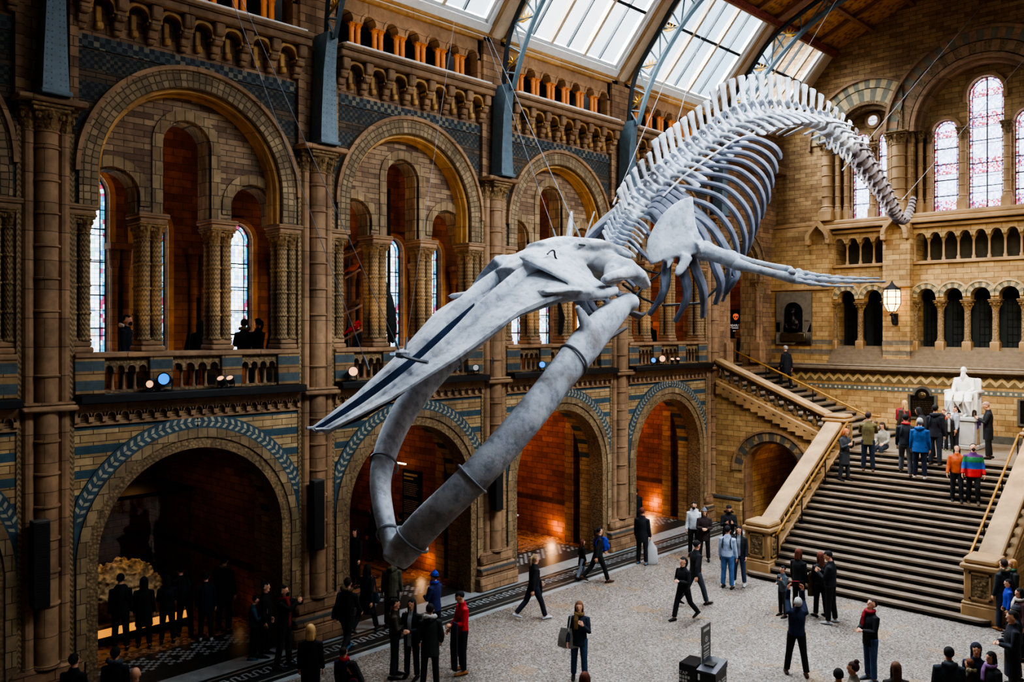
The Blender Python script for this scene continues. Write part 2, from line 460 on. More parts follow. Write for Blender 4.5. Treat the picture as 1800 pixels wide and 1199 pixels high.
def stained(name, pal, strength, cells=9.0, border=True):
    """leaded coloured glass lit from behind; uv in metres, origin at the pane's lower left"""
    k = NT(name); tc = k.n('ShaderNodeTexCoord')
    sx = k.t.nodes.new('ShaderNodeSeparateXYZ'); k.l(tc.outputs['UV'], sx.inputs[0])
    vo = k.n('ShaderNodeTexVoronoi', Scale=cells, Randomness=.15); k.l(tc.outputs['UV'], vo.inputs['Vector'])
    sc = k.t.nodes.new('ShaderNodeSeparateColor'); k.l(vo.outputs['Color'], sc.inputs[0])
    col = k.ramp(sc.outputs[0], pal, True)
    ve = k.n('ShaderNodeTexVoronoi', Scale=cells, Randomness=.15); ve.feature = 'DISTANCE_TO_EDGE'; k.l(tc.outputs['UV'], ve.inputs['Vector'])
    lead = k.math('LESS_THAN', ve.outputs['Distance'], .035)
    col = k.mix(lead, col, (.03, .04, .06, 1))
    # horizontal saddle bars
    fr = k.math('FRACT', k.math('DIVIDE', sx.outputs[1], .62))
    bar = k.math('LESS_THAN', fr, .035)
    col = k.mix(bar, col, (.01, .01, .015, 1))
    em = k.n('ShaderNodeEmission', Strength=strength); k.l(col, em.inputs['Color'])
    tr = k.n('ShaderNodeBsdfTranslucent'); k.l(col, tr.inputs['Color'])
    ad = k.t.nodes.new('ShaderNodeAddShader'); k.l(em.outputs[0], ad.inputs[0]); k.l(tr.outputs[0], ad.inputs[1])
    k.l(ad.outputs[0], k.out.inputs['Surface'])
    return k.m
PAL_L = [(0, srgb(226, 238, 250)), (.45, srgb(180, 215, 236)), (.62, srgb(240, 246, 252)), (.8, srgb(160, 205, 190)), (.88, srgb(220, 190, 170)), (.94, srgb(150, 180, 220))]
PAL_BORDER = [(0, srgb(60, 150, 190)), (.45, srgb(150, 200, 210)), (.62, srgb(150, 60, 90)), (.8, srgb(90, 110, 190)), (.9, srgb(200, 220, 230))]
PAL_E = [(0, srgb(232, 236, 250)), (.3, srgb(190, 205, 240)), (.55, srgb(240, 240, 250)), (.72, srgb(206, 186, 220)), (.86, srgb(180, 200, 230))]
PAL_RED = [(0, srgb(170, 70, 80)), (.25, srgb(232, 214, 228)), (.6, srgb(196, 130, 130)), (.72, srgb(224, 220, 238)), (.9, srgb(100, 84, 150))]
m_glassL = stained('stained_glass_pale', PAL_L, 1.6, 9.5)
m_glassB = stained('stained_glass_border', PAL_BORDER, .9, 9.0)
m_glassE = stained('stained_glass_lilac', PAL_E, 1.5, 16.0)
m_glassR = stained('stained_glass_red', PAL_RED, 1.1, 17.0)
m_lead = plain('window_lead', srgb(24, 30, 40), .6)
def m_skyglass_():
    k = NT('skylight_glass')
    tr = k.n('ShaderNodeBsdfTransparent'); tr.inputs[0].default_value = (.95, .98, 1, 1)
    gl = k.n('ShaderNodeBsdfGlossy'); gl.inputs['Roughness'].default_value = .15
    mx = k.t.nodes.new('ShaderNodeMixShader'); mx.inputs[0].default_value = .06
    k.l(tr.outputs[0], mx.inputs[1]); k.l(gl.outputs[0], mx.inputs[2]); k.l(mx.outputs[0], k.out.inputs['Surface'])
    return k.m
m_skyglass = m_skyglass_()
def m_clearglass_():
    k = NT('display_glass')
    tr = k.n('ShaderNodeBsdfTransparent'); gl = k.n('ShaderNodeBsdfGlossy'); gl.inputs['Roughness'].default_value = .03
    mx = k.t.nodes.new('ShaderNodeMixShader'); mx.inputs[0].default_value = .05
    k.l(tr.outputs[0], mx.inputs[1]); k.l(gl.outputs[0], mx.inputs[2]); k.l(mx.outputs[0], k.out.inputs['Surface'])
    return k.m
m_clear = m_clearglass_()
def glow(name, col, s):
    k = NT(name); k.b.inputs['Base Color'].default_value = col
    k.b.inputs['Emission Color'].default_value = col; k.b.inputs['Emission Strength'].default_value = s
    return k.m
m_lamp_warm = glow('lit_lamp_glass', srgb(255, 206, 140), 6.0)
m_lamp_blue = glow('lit_blue_lens', srgb(30, 130, 235), 1.3)
m_lamp_peach = glow('lit_peach_lens', srgb(240, 170, 120), 1.1)
m_led = glow('lit_edge_strip', srgb(230, 150, 60), .9)
def m_ceiling_():
    k = NT('painted_ceiling_panel'); p, x = k.pos()
    vo = k.n('ShaderNodeTexVoronoi', Scale=5.0); k.l(p, vo.inputs['Vector'])
    d = k.math('ADD', k.math('MULTIPLY', vo.outputs['Distance'], .7), k.math('MULTIPLY', k.noise(p, 9.0, 4.0), .5))
    k.l(k.ramp(d, [(.3, srgb(84, 54, 32)), (.5, srgb(160, 108, 56)), (.7, srgb(190, 140, 76))]), k.b.inputs['Base Color'])
    k.b.inputs['Roughness'].default_value = .6; return k.m
m_panel = m_ceiling_()
m_redtrim = carved('red_frieze', srgb(120, 50, 40), srgb(170, 90, 74), 12.0)
m_wood = plain('ceiling_timber', srgb(150, 108, 76), .6)
m_cream = plain('cream_painted_timber', srgb(206, 186, 158), .6, var=.06)
m_vgrey = plain('grey_voussoir', srgb(120, 116, 98), .75)
m_vcream = plain('cream_voussoir', srgb(188, 164, 118), .75)
m_sill = plain('brown_grey_stone', srgb(128, 112, 92), .7)
m_tablet = plain('tablet_stone', srgb(116, 106, 90), .7)
m_orange = plain('warm_lit_colonnette', srgb(196, 124, 66), .65)  # warm light on the colonnettes put into an orange colour
m_vdark = plain('recess_shade', srgb(16, 14, 13), .9)  # near-black colour stands in for the shade inside the triforium
# ---------------------------------------------------------------- the left arcade wall
PY = [-.19 + 6.06*k for k in range(6)]
WX = -18.0
def LW(p): return Vector((WX + p[1], p[0], p[2]))
END_Y = 35.4
def EW(p): return Vector((p[0], END_Y - p[1], p[2]))

def col_shaft_mesh(name, r, h, ringz, mat, n=12, cap=True):
    b = MB(); prof = [(r*1.25, 0), (r*1.25, .03), (r*1.02, .06), (r, .09)]
    for z in ringz: prof += [(r, z-.03), (r*1.18, z-.015), (r*1.18, z+.015), (r, z+.03)]
    prof += [(r, h-.04), (r*1.15, h-.02), (r*1.15, h)]
    b.lathe(prof, n=n); return b.mesh(name, mat, ang=30)
def capital_mesh(name, r0, r1, h, mat, n=16, sq=True):
    """leafy bell capital: flaring lobed bell under a square abacus"""
    b = MB(); R = []
    for j in range(7):
        t = j/6; rr = r0 + (r1-r0)*(t**1.8)
        R.append([b.P((rr*(1+.13*sin(PI*t)*cos(4*2*PI*k/n*1.0))*cos(2*PI*k/n), rr*(1+.13*sin(PI*t)*cos(8*PI*k/n))*sin(2*PI*k/n), h*.72*t)) for k in range(n)])
    b.rings(R, True)
    for k in range(8):   # curled leaves
        a = 2*PI*k/8; q = r0 + (r1-r0)*.75
        b.ell((q*cos(a), q*sin(a), h*.58), (r1*.2, r1*.2, h*.14), n=6, m=4)
    b.cbox(-r1*1.02, r1*1.02, -r1*1.02, r1*1.02, h*.72, h*.86, .015); b.cbox(-r1*1.15, r1*1.15, -r1*1.15, r1*1.15, h*.86, h, .015)
    return b.mesh(name, mat, ang=35)

# pillars ----------------------------------------------------------------------------------
SH_MAIN = col_shaft_mesh('shaft', .21, 10.2, [1.2+.62*i for i in range(15) if i != 8], m_smooth, 16)
SH_THIN = col_shaft_mesh('shaft', .105, 10.2, [4.9], m_smooth, 10)
CAP_MAIN = capital_mesh('capital', .21, .33, .52, m_carve_fine)
CAP_THIN = capital_mesh('capital', .105, .19, .52, m_carve_fine, 12)
for k, y in enumerate(PY):
    p = structure('pillar', (WX, y, 0))
    b = MB(); b.box(-1.0, -.02, -.52, .52, 0, 11.75); b.build('core', m_wall, p)
    b = MB()
    b.cbox(-1.1, .3, -.78, .78, 0, .42, .05); b.cbox(-1.08, .24, -.72, .72, .42, .7, .06)
    b.cbox(-1.05, .2, -.66, .66, .7, 1.06, .07); b.build('plinth', m_wall, p)
    b = MB(); b.cbox(-1.09, .245, -.725, .725, .55, .66, .02); b.build('plinth_band', m_slate, p)
    link('shaft', SH_MAIN, p, (.04, 0, 1.06)); link('capital', CAP_MAIN, p, (.04, 0, 11.23))
    for s in (-1, 1):
        link('shaft', SH_THIN, p, (.02, .32*s, 1.06)); link('capital', CAP_THIN, p, (.02, .33*s, 11.23))
        b = MB(); b.box(-.1, .03, .44*s-.075, .44*s+.075, 1.06, 11.3); b.build('zigzag_strip', m_zig, p)
    b = MB(); b.cbox(-.3, .34, -.5, .5, 5.93, 6.03, .03); b.cbox(-.3, .3, -.46, .46, 6.03, 6.1, .03); b.build('band_course', m_smooth, p)
    b = MB(); b.cbox(-.5, .5, -.62, .62, 11.75, 11.86, .03); b.build('impost', m_smooth, p)
    b = MB(); b.box(-.5, 0.0, -.56, .56, 11.75, 14.2); b.box(-.4, .12, -.56, -.4, 11.86, 14.2); b.box(-.4, .12, .4, .56, 11.86, 14.2)
    b.box(-.7, .1, -.5, .5, 14.4, 15.95); b.build('upper_pier', m_wall, p)

# wall bays ---------------------------------------------------------------------------------
def leaf_ring(c, zc, r0, r1, s0, s1):
    b = MB(LW); b.arch_ring(c, zc, r0, r1, -.02, .05, 40, inner=True, clip=(s0, s1))
    n = 52; rm = (r0+r1)/2; w = (r1-r0)
    for k in range(n):
        a = PI*(k+.5)/n
        sg = 1 if a < PI/2 else -1
        for sd in (-1, 1):
            def pt(da, dr): return (c + (rm+dr)*cos(a+da), .056, zc + (rm+dr)*sin(a+da))
            q = [pt(sg*.0, sd*.012), pt(sg*.022, sd*.36*w), pt(sg*.046, sd*.36*w), pt(sg*.026, sd*.012)]
            if all(s0 < v[0] < s1 for v in q): b.quad(*q, mi=1)
    return b
BAL = []
COLON = col_shaft_mesh('colonnette', .072, .62, [], m_orange, 10)
COLCAP = capital_mesh('colonnette_capital', .072, .088, .13, m_orange, 10)
CL_SHAFT = col_shaft_mesh('cluster_shaft', .115, 2.15, [.55, 1.1, 1.62], m_zig, 12)
CL_CAP = capital_mesh('cluster_capital', .115, .165, .36, m_carve_fine, 12)
def cluster(parent, s, half=False):
    g = structure('column', (WX - (.3 if half else .62), s, 7.02))
    b = MB(); b.cbox(-.28, .3, -.27, .27, 0, .12, .03); b.cbox(-.25, .27, -.24, .24, .12, .24, .03); b.build('base', m_smooth, g)
    for dx in (-.13, .15):
        for dy in ((-.13, .13)):
            link('shaft', CL_SHAFT, g, (dx, dy, .24)); link('capital', CL_CAP, g, (dx, dy, 2.39))
    b = MB(); b.cbox(-.3, .34, -.3, .3, 2.73, 2.83, .02); b.cbox(-.34, .38, -.34, .34, 2.83, 2.93, .02); b.build('abacus', m_smooth, g)
ORD = ['leftmost', 'second', 'third', 'fourth', 'fifth']
for k in range(5):
    s0, s1 = PY[k] + .5, PY[k+1] - .5; c = PY[k] + 3.03
    w = structure('wall_left', (0, 0, 0))
    b = MB(LW); b.arch_panel(s0, s1, 0, 6.05, c, 2.15, 2.85, 0, -1.0, 0, 28); b.build('lower_masonry', m_stripe, w)
    leaf_ring(c, 2.85, 2.5, 2.79, s0, s1).build('leaf_band', [m_bluestone, m_leaf], w, smooth=False)
    b = MB(LW); b.arch_ring(c, 2.85, 2.31, 2.5, -.02, .09, 36, drop=1.9, clip=(s0, s1)); b.build('arch_moulding', m_vous, w)
    b = MB(LW); b.arch_ring(c, 2.85, 2.08, 2.31, -.5, .05, 36, drop=2.85); b.build('carved_archivolt', m_carve, w)
    # corbel table under the ledge
    b = MB(LW); b.box(s0, s1, -.02, .14, 5.86, 6.03); n = 19
    for i in range(n+1):
        x = s0 + .04 + (s1-s0-.08)*i/n
        b.box(x-.05, x+.05, -.02, .12, 5.66, 5.86)
        if i < n:
            b.arch_ring(x + (s1-s0-.08)/n/2, 5.76, .075, .13, 0, .12, 8, clip=(s0, s1))
    b.box(s0, s1, -.02, .06, 5.58, 5.65); b.build('corbel_table', m_smooth, w, smooth=False)
    b = MB(LW); b.cbox(s0, s1, -.1, .4, 6.03, 6.2, .02); b.build('ledge', m_black, w)
    # gallery arch
    b = MB(LW); b.arch_panel(s0, s1, 9.95, 13.06, c, 2.08, 10.6, 9.95, -.45, 0, 32); b.build('spandrel_masonry', m_dark, w)
    b = MB(LW); b.arch_ring(c, 10.6, 2.08, 2.44, -.02, .07, 40, drop=.65); b.build('hexagon_archivolt', m_hex, w)
    b = MB(LW); b.arch_ring(c, 10.6, 2.44, 2.53, -.02, .14, 40, clip=(s0, s1)); b.build('arch_moulding', m_smooth, w)
    b = MB(LW); b.arch_ring(c, 10.6, 2.0, 2.08, -.45, -.06, 40, drop=.65); b.arch_ring(c, 10.6, 1.95, 2.0, -.45, -.22, 40, drop=.65); b.build('golden_lit_soffit', m_warm, w)  # golden uplight on the soffit put into its stone colour
    t = MB(LW); vs = MB(LW)
    for cc, a0, a1, zs in ((c-1.6, c-2.43, c-.8, 10.3), (c, c-.8, c+.8, 11.52), (c+1.6, c+.8, c+2.43, 10.3)):
        t.arch_panel(a0, a1, 9.95, 12.9, cc, .56, zs, 9.95, -.95, -.45, 16)
        vs.arch_ring(cc, zs, .56, .78, -.5, -.41, 18, drop=zs-9.95 if cc == c else .2)
        vs.arch_ring(cc, zs, .5, .57, -.95, -.52, 18, drop=zs-9.95)
    t.build('tympanum', m_tymp, w); vs.build('window_archivolts', m_vous, w)
    for s in (c-.8, c+.8, c-2.4, c+2.32): cluster(w, s, abs(s-c) > 1)
    # checker band, corbels, cornice
    b = MB(LW); b.box(s0, s1, -.1, .03, 13.06, 13.32); b.build('checker_band', m_check, w, smooth=False)
    b = MB(LW); b.box(s0, s1, -.1, .0, 13.32, 14.15); b.build('corbel_backing', m_wall, w)
    for i in range(-3, 4):     # checkered bands beside the arch
        pass
    b = MB(LW); sp = .69; n = 7
    for i in range(n+1):
        x = c + (i - n/2)*sp
        x = min(max(x, s0+.11), s1-.11)
        for z0, z1, d, hw in ((13.4, 13.5, .16, .09), (13.5, 13.68, .22, .11), (13.66, 13.86, .34, .11), (13.84, 14.12, .44, .12)):
            b.cbox(x-hw, x+hw, -.02, d, z0, z1, .035)
    b.build('corbels', m_smooth, w)
    b = MB(LW)
    for i in range(n):
        x = c + (i - n/2 + .5)*sp
        b.arch_panel(x-.3, x+.3, 13.72, 14.14, x, .2, 13.84, 13.72, .05, .26, 12)
        b.arch_ring(x, 13.84, .2, .27, .05, .32, 12, drop=.06)
        b.cbox(x-.075, x+.075, 0, .15, 13.46, 13.6, .03); b.cbox(x-.06, x+.06, 0, .08, 13.6, 13.92, .02)
    b.build('corbel_arches', m_warm, w)
    b = MB(LW); b.cbox(s0-.1, s1+.1, -.1, .5, 14.12, 14.28, .03); b.cbox(s0-.1, s1+.1, -.1, .58, 14.28, 14.42, .04); b.build('cornice', m_smooth, w)
    b = MB(LW); b.box(s0+.05, s1-.05, -.05, .5, 14.42, 14.47); b.build('cornice_flashing', m_white, w, smooth=False)
    # triforium arcade
    b = MB(LW)
    for i in range(7):
        x = c + (i-3)*.72
        b.arch_panel(x-.36, x+.36, 15.2, 15.78, x, .2, 15.24, 15.2, -.3, 0, 14)
        b.arch_ring(x, 15.24, .2, .28, -.02, .03, 12)
    for e0, e1 in ((s0-.1, c-3.5*.72+.13), (c+3.5*.72-.13, s1+.1)): b.box(e0, e1, -.3, 0.0, 14.42, 15.78)
    b.build('triforium_masonry', m_smooth, w)
    for i in range(6):
        x = c + (i-2.5)*.72
        for e in (-.1, .1):
            o = link('colonnette', COLON, w, LW((x+e, -.14, 14.47))); link('capital', COLCAP, o, (0, 0, .62))
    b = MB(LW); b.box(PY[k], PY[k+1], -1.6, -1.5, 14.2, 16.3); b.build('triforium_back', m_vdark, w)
    b = MB(LW); b.box(s0-.1, s1+.1, -1.6, .0, 14.3, 14.42); b.box(s0-.1, s1+.1, -1.6, -.25, 15.78, 15.9); b.build('triforium_slab', m_wall, w)
    b = MB(LW); b.box(PY[k]+.2, PY[k+1]-.2, -.3, .1, 15.78, 15.92); b.cbox(PY[k]+.2, PY[k+1]-.2, -.3, .2, 15.9, 16.0, .03); b.build('eaves_band', m_warm, w)
    # gallery balustrade: one thing per bay
    g = thing('balustrade', 'carved stone gallery balustrade with striped pedestals, %s bay from the left of the photo' % ORD[k], 'balustrade', LW((c, -.1, 6.2)))
    def L2(p): return Vector((p[1] + .1, p[0], p[2]))
    b = MB(L2); b.cbox(s0-c, s1-c, -.75, .12, .72, .82, .02); b.build('rail', m_smooth, g)
    for a, e in ((s0-c, -1.95), (-1.05, -.55), (.55, 1.05), (1.95, s1-c)):
        b = MB(L2); b.cbox(a, e, -.65, .08, 0, .74, .02); b.build('pedestal', m_ped, g)
    b = MB(L2)
    for cc in (-1.5, 0, 1.5):
        hw = .45 if cc else .55; sp2 = hw*2/4
        for i in range(4):
            x = cc - hw + sp2*(i+.5)
            b.arch_panel(x-sp2/2, x+sp2/2, .42, .72, x, sp2*.34, .48, .42, -.3, 0, 8)
        b.box(cc-hw, cc+hw, -.3, .02, 0, .05)
    b.build('arched_panel', m_carve, g, smooth=False)
    for cc in (-1.5, 0, 1.5):
        hw = .45 if cc else .55; sp2 = hw*2/4
        for i in range(5):
            if 'BALU' not in globals():
                bb = MB(); bb.lathe([(.05, 0), (.05, .04), (.035, .06), (.032, .3), (.045, .34), (.055, .38)], n=8); BALU = bb.mesh('baluster', m_smooth)
            link('baluster', BALU, g, L2((cc - hw + sp2*i, -.14, .05)))
    # space behind the triforium / gallery ceiling
# alcoves ----------------------------------------------------------------------------------
w = structure('wall_alcove')
b = MB()
for k in range(6):
    b.box(-26.6, -18.98, PY[k]-.3, PY[k]+.3, 0, 5.9)
b.build('cross_walls', m_terra, w)
b = MB()
for k in range(6):
    for sg in (-1, 1):
        y0 = PY[k]+.3*sg
        b.box(-20.0, -19.6, min(y0, y0+.2*sg), max(y0, y0+.2*sg), 0, 5.9)
b.build('pilasters', m_wall, w)
b = MB(); b.box(-26.8, -26.5, -.5, 30.4, 0, 5.9); b.build('back', m_terra, w)
b = MB()
for k in range(5):   # segmental ceilings
    c = PY[k]+3.03
    pts = [(c + 2.75*cos(PI - PI*i/12), 3.4 + 2.2*sin(PI*i/12)) for i in range(13)]
    for a, e in zip(pts, pts[1:]):
        b.quad((-26.6, a[0], a[1]), (-19, a[0], a[1]), (-19, e[0], e[1]), (-26.6, e[0], e[1]))
b.build('vaults', m_terra, w)
b = MB(); b.box(-26.6, -18.9, -.5, 30.4, 5.78, 6.03); b.build('gallery_slab', m_terra, w)
# gallery behind the arches -------------------------------------------------------------------
GX = -22.0
w = structure('wall_gallery')
wins = [(2.0, 1.2, 11.3), (3.7, .9, 10.5), (8.0, 1.25, 11.4), (9.65, .9, 10.5), (12.05, .9, 10.4), (14.4, .9, 10.5), (17.45, .85, 10.4), (19.1, .8, 10.4), (21.0, .8, 10.4), (23.2, .85, 10.4), (24.8, .85, 10.4), (27.0, .8, 10.4), (29.1, .8, 10.4)]
edges = [-1.0] + [(a[0]+e[0])/2 for a, e in zip(wins, wins[1:])] + [30.6]
b = MB(lambda p: Vector((GX + p[1], p[0], p[2])))
for i, (y, ww, zt) in enumerate(wins):
    b.arch_panel(edges[i], edges[i+1], 6.03, 13.2, y, ww/2, zt-ww/2, 6.7, -.4, 0, 16)
b.build('masonry', m_gallery, w)
b = MB(lambda p: Vector((GX + p[1], p[0], p[2])))
for i, (y, ww, zt) in enumerate(wins): b.arch_ring(y, zt-ww/2, ww/2, ww/2+.14, -.02, .05, 18, drop=zt-ww/2-6.7)
b.build('window_surrounds', m_warm, w)
b = MB(); b.box(GX-.4, -18.9, -1, 30.6, 13.1, 13.3); b.build('gallery_ceiling', m_panel, w)
b = MB(lambda p: Vector((GX + p[1], p[0], p[2])))
for e in edges[1:-1]:
    for q in (-.14, .14):
        b.M = None; b.lathe([(.13, 0), (.13, .12), (.085, .18), (.08, 2.9), (.13, 3.05), (.14, 3.3), (.16, 3.42)], (GX+.16, e+q, 6.03), 10)
    b.box(GX-.02, GX+.4, e-.32, e+.32, 9.45, 9.6)
b.build('wall_shafts', m_gallery, w)
b = MB()
for k in range(6):   # transverse arches under the gallery ceiling
    b.M = lambda p: Vector((p[0], PY[k] + p[1], p[2]))
    b.arch_panel(GX, -18.9, 10.6, 13.2, -20.45, 1.5, 10.7, 10.6, -.3, .3, 20)
b.M = None
b.build('transverse_arches', m_gallery, w)
def glass_window(num, mp, s, r, zs, zb, d, glass, border, bw=.1, mull=False, parent=None):
    """lead-framed pane with uv in metres; pane, coloured border and lead frame are parts"""
    w = parent or structure('window_%d' % num)
    b = MB(mp); n = 16
    pts = [(s-r, zb), (s+r, zb)] + [(s + r*cos(PI*i/n), zs + r*sin(PI*i/n)) for i in range(n+1)]
    idx = [b.P((a, d, z)) for a, z in pts]; b.F(idx, [(a-s, z-zb) for a, z in pts])
    b.build('pane', glass, w, smooth=False)
    b = MB(mp)
    for sg in (-1, 1):
        x0, x1 = s+sg*(r-bw), s+sg*r
        b.quad((x0, d+.012, zb), (x1, d+.012, zb), (x1, d+.012, zs), (x0, d+.012, zs), ((0, 0), (bw, 0), (bw, zs-zb), (0, zs-zb)))
    b.arch_ring(s, zs, r-bw, r, d+.005, d+.012, 16, inner=False, outer=False); b.build('coloured_border', border, w, smooth=False)
    b = MB(mp)
    for sg in (-1, 1): b.box(s+sg*r-.022, s+sg*r+.022, d-.02, d+.05, zb, zs); b.box(s+sg*(r-bw)-.01, s+sg*(r-bw)+.01, d, d+.03, zb, zs)
    b.arch_ring(s, zs, r-.02, r+.025, d-.02, d+.05, 16); b.arch_ring(s, zs, r-bw-.01, r-bw+.01, d, d+.03, 16)
    z = zb
    while z < zs - .2:
        b.box(s-r, s+r, d, d+.03, z-.015, z+.015); z += (zs-zb)/5
    if mull: b.box(s-.02, s+.02, d, d+.035, zb, zs+r)
    b.build('lead_frame', m_lead, w, smooth=False)
    return w
for i, (y, ww, zt) in enumerate(wins):
    glass_window(i+1, lambda p: Vector((GX + p[1], p[0], p[2])), y, ww/2, zt-ww/2, 6.7, -.25, m_glassL, m_glassB, .13)
# ---------------------------------------------------------------- the end wall
HC = -9.85
w = structure('wall_end')
EL = lambda p: Vector((p[0], END_Y - p[1], p[2]))
b = MB(EL); b.box(-18.2, -1.6, .2, .5, 0, 6.0); b.build('lower_masonry', m_end, w)
b = MB(EL); b.box(-18, -1.7, .45, .62, 3.35, 3.62); b.build('wall_skirting', m_slate, w)
# zigzag frieze and dotted band
b = MB(EL); b.box(-18, -1.7, .48, .515, 5.36, 5.74, 0); b.box(-18, -1.7, .48, .515, 5.06, 5.24, 1)
x = -17.6
while x < -1.9:
    for z0, th in ((5.4, .09), (5.62, .05)):
        h = .2 if th > .06 else .0
    a = [(x, 5.38), (x+.2, 5.58), (x+.4, 5.38), (x+.4, 5.53), (x+.2, 5.73), (x, 5.53)]
    b.quad((a[0][0], .52, a[0][1]), (a[1][0], .52, a[1][1]), (a[4][0], .52, a[4][1]), (a[5][0], .52, a[5][1]), mi=2)
    b.quad((a[1][0], .52, a[1][1]), (a[2][0], .52, a[2][1]), (a[3][0], .52, a[3][1]), (a[4][0], .52, a[4][1]), mi=2)
    for q in (.04, .21): b.quad((x+q, .52, 5.11), (x+q+.08, .52, 5.11), (x+q+.08, .52, 5.19), (x+q, .52, 5.19), mi=2)
    x += .4
b.build('zigzag_frieze', [plain('frieze_ochre', srgb(120, 104, 76)), plain('frieze_grey', srgb(98, 104, 100)), plain('frieze_cream', srgb(206, 184, 138))], w, smooth=False)
b = MB(EL); b.cbox(-18, -1.7, -.1, .85, 5.86, 6.0, .03); b.cbox(-18, -1.7, -.1, .72, 6.0, 6.08, .03); b.build('string_course', m_sill, w)
# sloped sill steps below the arcade
for i in range(6):
    b = MB(EL); b.box(-15.45, -4.2, -.6, .62-.13*i, 6.08+.12*i, 6.2+.12*i); b.build('sill_step', m_sill, w, smooth=False)
# piers
PIERS = [(-18.1, -15.45), (-13.27, -12.24), (-7.46, -6.43), (-4.25, -1.6)]
b = MB(EL)
for a, e in PIERS: b.box(a, e, -1.5, .42, 6.05, 11.62)
b.build('pier_masonry', stone('end_pier_masonry', srgb(200, 166, 112), srgb(162, 126, 82), srgb(118, 90, 58), .52, .2, var=.35, tint=[(6.45, 6.65, srgb(90, 94, 92)), (6.85, 7.05, srgb(90, 94, 92))]), w)
b = MB(EL)
for a, e in PIERS: b.cbox(a-.04, e+.04, -.6, .5, 9.12, 9.24, .02)
b.build('pier_string', m_coping, w)
b = MB(EL)
for c in (-15.85, -12.75, -6.95, -3.85):     # gabled brackets at the pier heads
    b.prism([(c-.5, 11.2), (c-.36, 11.2), (c-.3, 11.42), (c, 11.75), (c+.3, 11.42), (c+.36, 11.2), (c+.5, 11.2), (c+.5, 11.38), (c, 11.98), (c-.5, 11.38)], .4, .72, lambda a, z, d: (a, d, z))
    for sg in (-1, 1): b.cbox(c+sg*.43-.1, c+sg*.43+.1, .4, .7, 10.98, 11.22, .03)
b.build('gable_brackets', m_coping, w)
def arcade(s0, s1, n, r):
    sp = (s1-s0)/n
    b = MB(EL)
    for i in range(n):
        c = s0 + sp*(i+.5); b.arch_panel(c-sp/2, c+sp/2, 8.6, 10.0, c, r, 8.72, 8.6, -.45, 0, 16)
    b.build('arcade_masonry', m_end, w)
    b = MB(EL)
    for i in range(n):
        c = s0 + sp*(i+.5)
        for q in range(11):
            b.mi = q % 2
            b.arch_ring(c, 8.72, r, r+.2, -.02, .05, 2, a0=PI*q/11, a1=PI*(q+1)/11, clip=(c-sp/2, c+sp/2))
        b.mi = 0; b.arch_ring(c, 8.72, r+.2, r+.27, -.02, .09, 14, clip=(c-sp/2, c+sp/2))
    b.build('striped_voussoirs', [m_vcream, m_vgrey], w, smooth=False)
    for i in range(n+1):
        x = s0 + sp*i
        g = structure('column', EL((x, -.12, 6.1)))
        bb = MB(); bb.cbox(-.16, .16, -.2, .2, 0, .92, .03); bb.build('pedestal', m_coping, g)
        bb = MB(); bb.lathe([(.15, 0), (.15, .05), (.12, .1), (.115, 1.15)], (0, 0, .92), 12); bb.build('shaft', m_carve, g)
        o = link('capital', capital_mesh('capital', .115, .2, .42, m_carve_fine), g, (0, 0, 2.07))
    b = MB(EL); b.box(s0, s1, -1.2, -1.1, 6, 10); b.build('passage_screen', m_irondark, w)
    b = MB(EL)
    for i in range(n):      # dark latticed windows behind the columns
        c = s0 + sp*(i+.5)
        for q in range(5): b.box(c-r+q*r/2-.012, c-r+q*r/2+.012, -1.1, -1.07, 6.3, 9.3)
        for q in range(8): b.box(c-r, c+r, -1.1, -1.07, 7.0+q*.28, 7.02+q*.28)
    b.build('lattice', m_black, w, smooth=False)
arcade(-15.45, -13.27, 2, .36); arcade(-12.24, -7.46, 5, .34); arcade(-6.43, -4.25, 2, .36)
BC = MB(); BC.lathe([(.075, 0), (.075, .12), (.045, .16), (.042, .72), (.06, .76), (.085, .86)], n=8); BCm = BC.mesh('colonnette', m_coping)
def upper_rail(s0, s1, n):
    sp = (s1-s0)/n
    b = MB(EL)
    for i in range(n):
        c = s0 + sp*(i+.5); b.arch_panel(c-sp/2, c+sp/2, 10.98, 11.42, c, sp*.36, 11.02, 10.98, -.3, 0, 10)
        b.arch_ring(c, 11.02, sp*.36, sp*.48, -.02, .03, 10)
    b.box(s0, s1, -.3, .04, 10.0, 10.12); b.build('gallery_arches', m_end, w)
    b = MB(EL); b.cbox(s0, s1, -.5, .14, 11.42, 11.56, .03); b.cbox(s0, s1, -.35, .1, 10.0, 10.13, .02); b.build('gallery_rail', m_coping, w)
    for i in range(n+1): link('colonnette', BCm, w, EL((s0+sp*i, -.12, 10.12)))
    b = MB(EL); b.box(s0, s1, -1.3, -1.2, 9.9, 11.6); b.build('gallery_back', m_slate, w)
    b = MB(EL); b.box(s0, s1, -1.2, -.45, 9.98, 10.05); b.build('gallery_floor', m_end, w)
upper_rail(-15.45, -13.27, 4); upper_rail(-12.24, -7.46, 9); upper_rail(-6.43, -4.25, 4)
b = MB(EL); b.cbox(-18.2, -1.6, -.6, .3, 11.6, 11.78, .03); b.cbox(-18.2, -1.6, -.6, .2, 11.78, 11.98, .05); b.build('window_sill_course', m_coping, w)
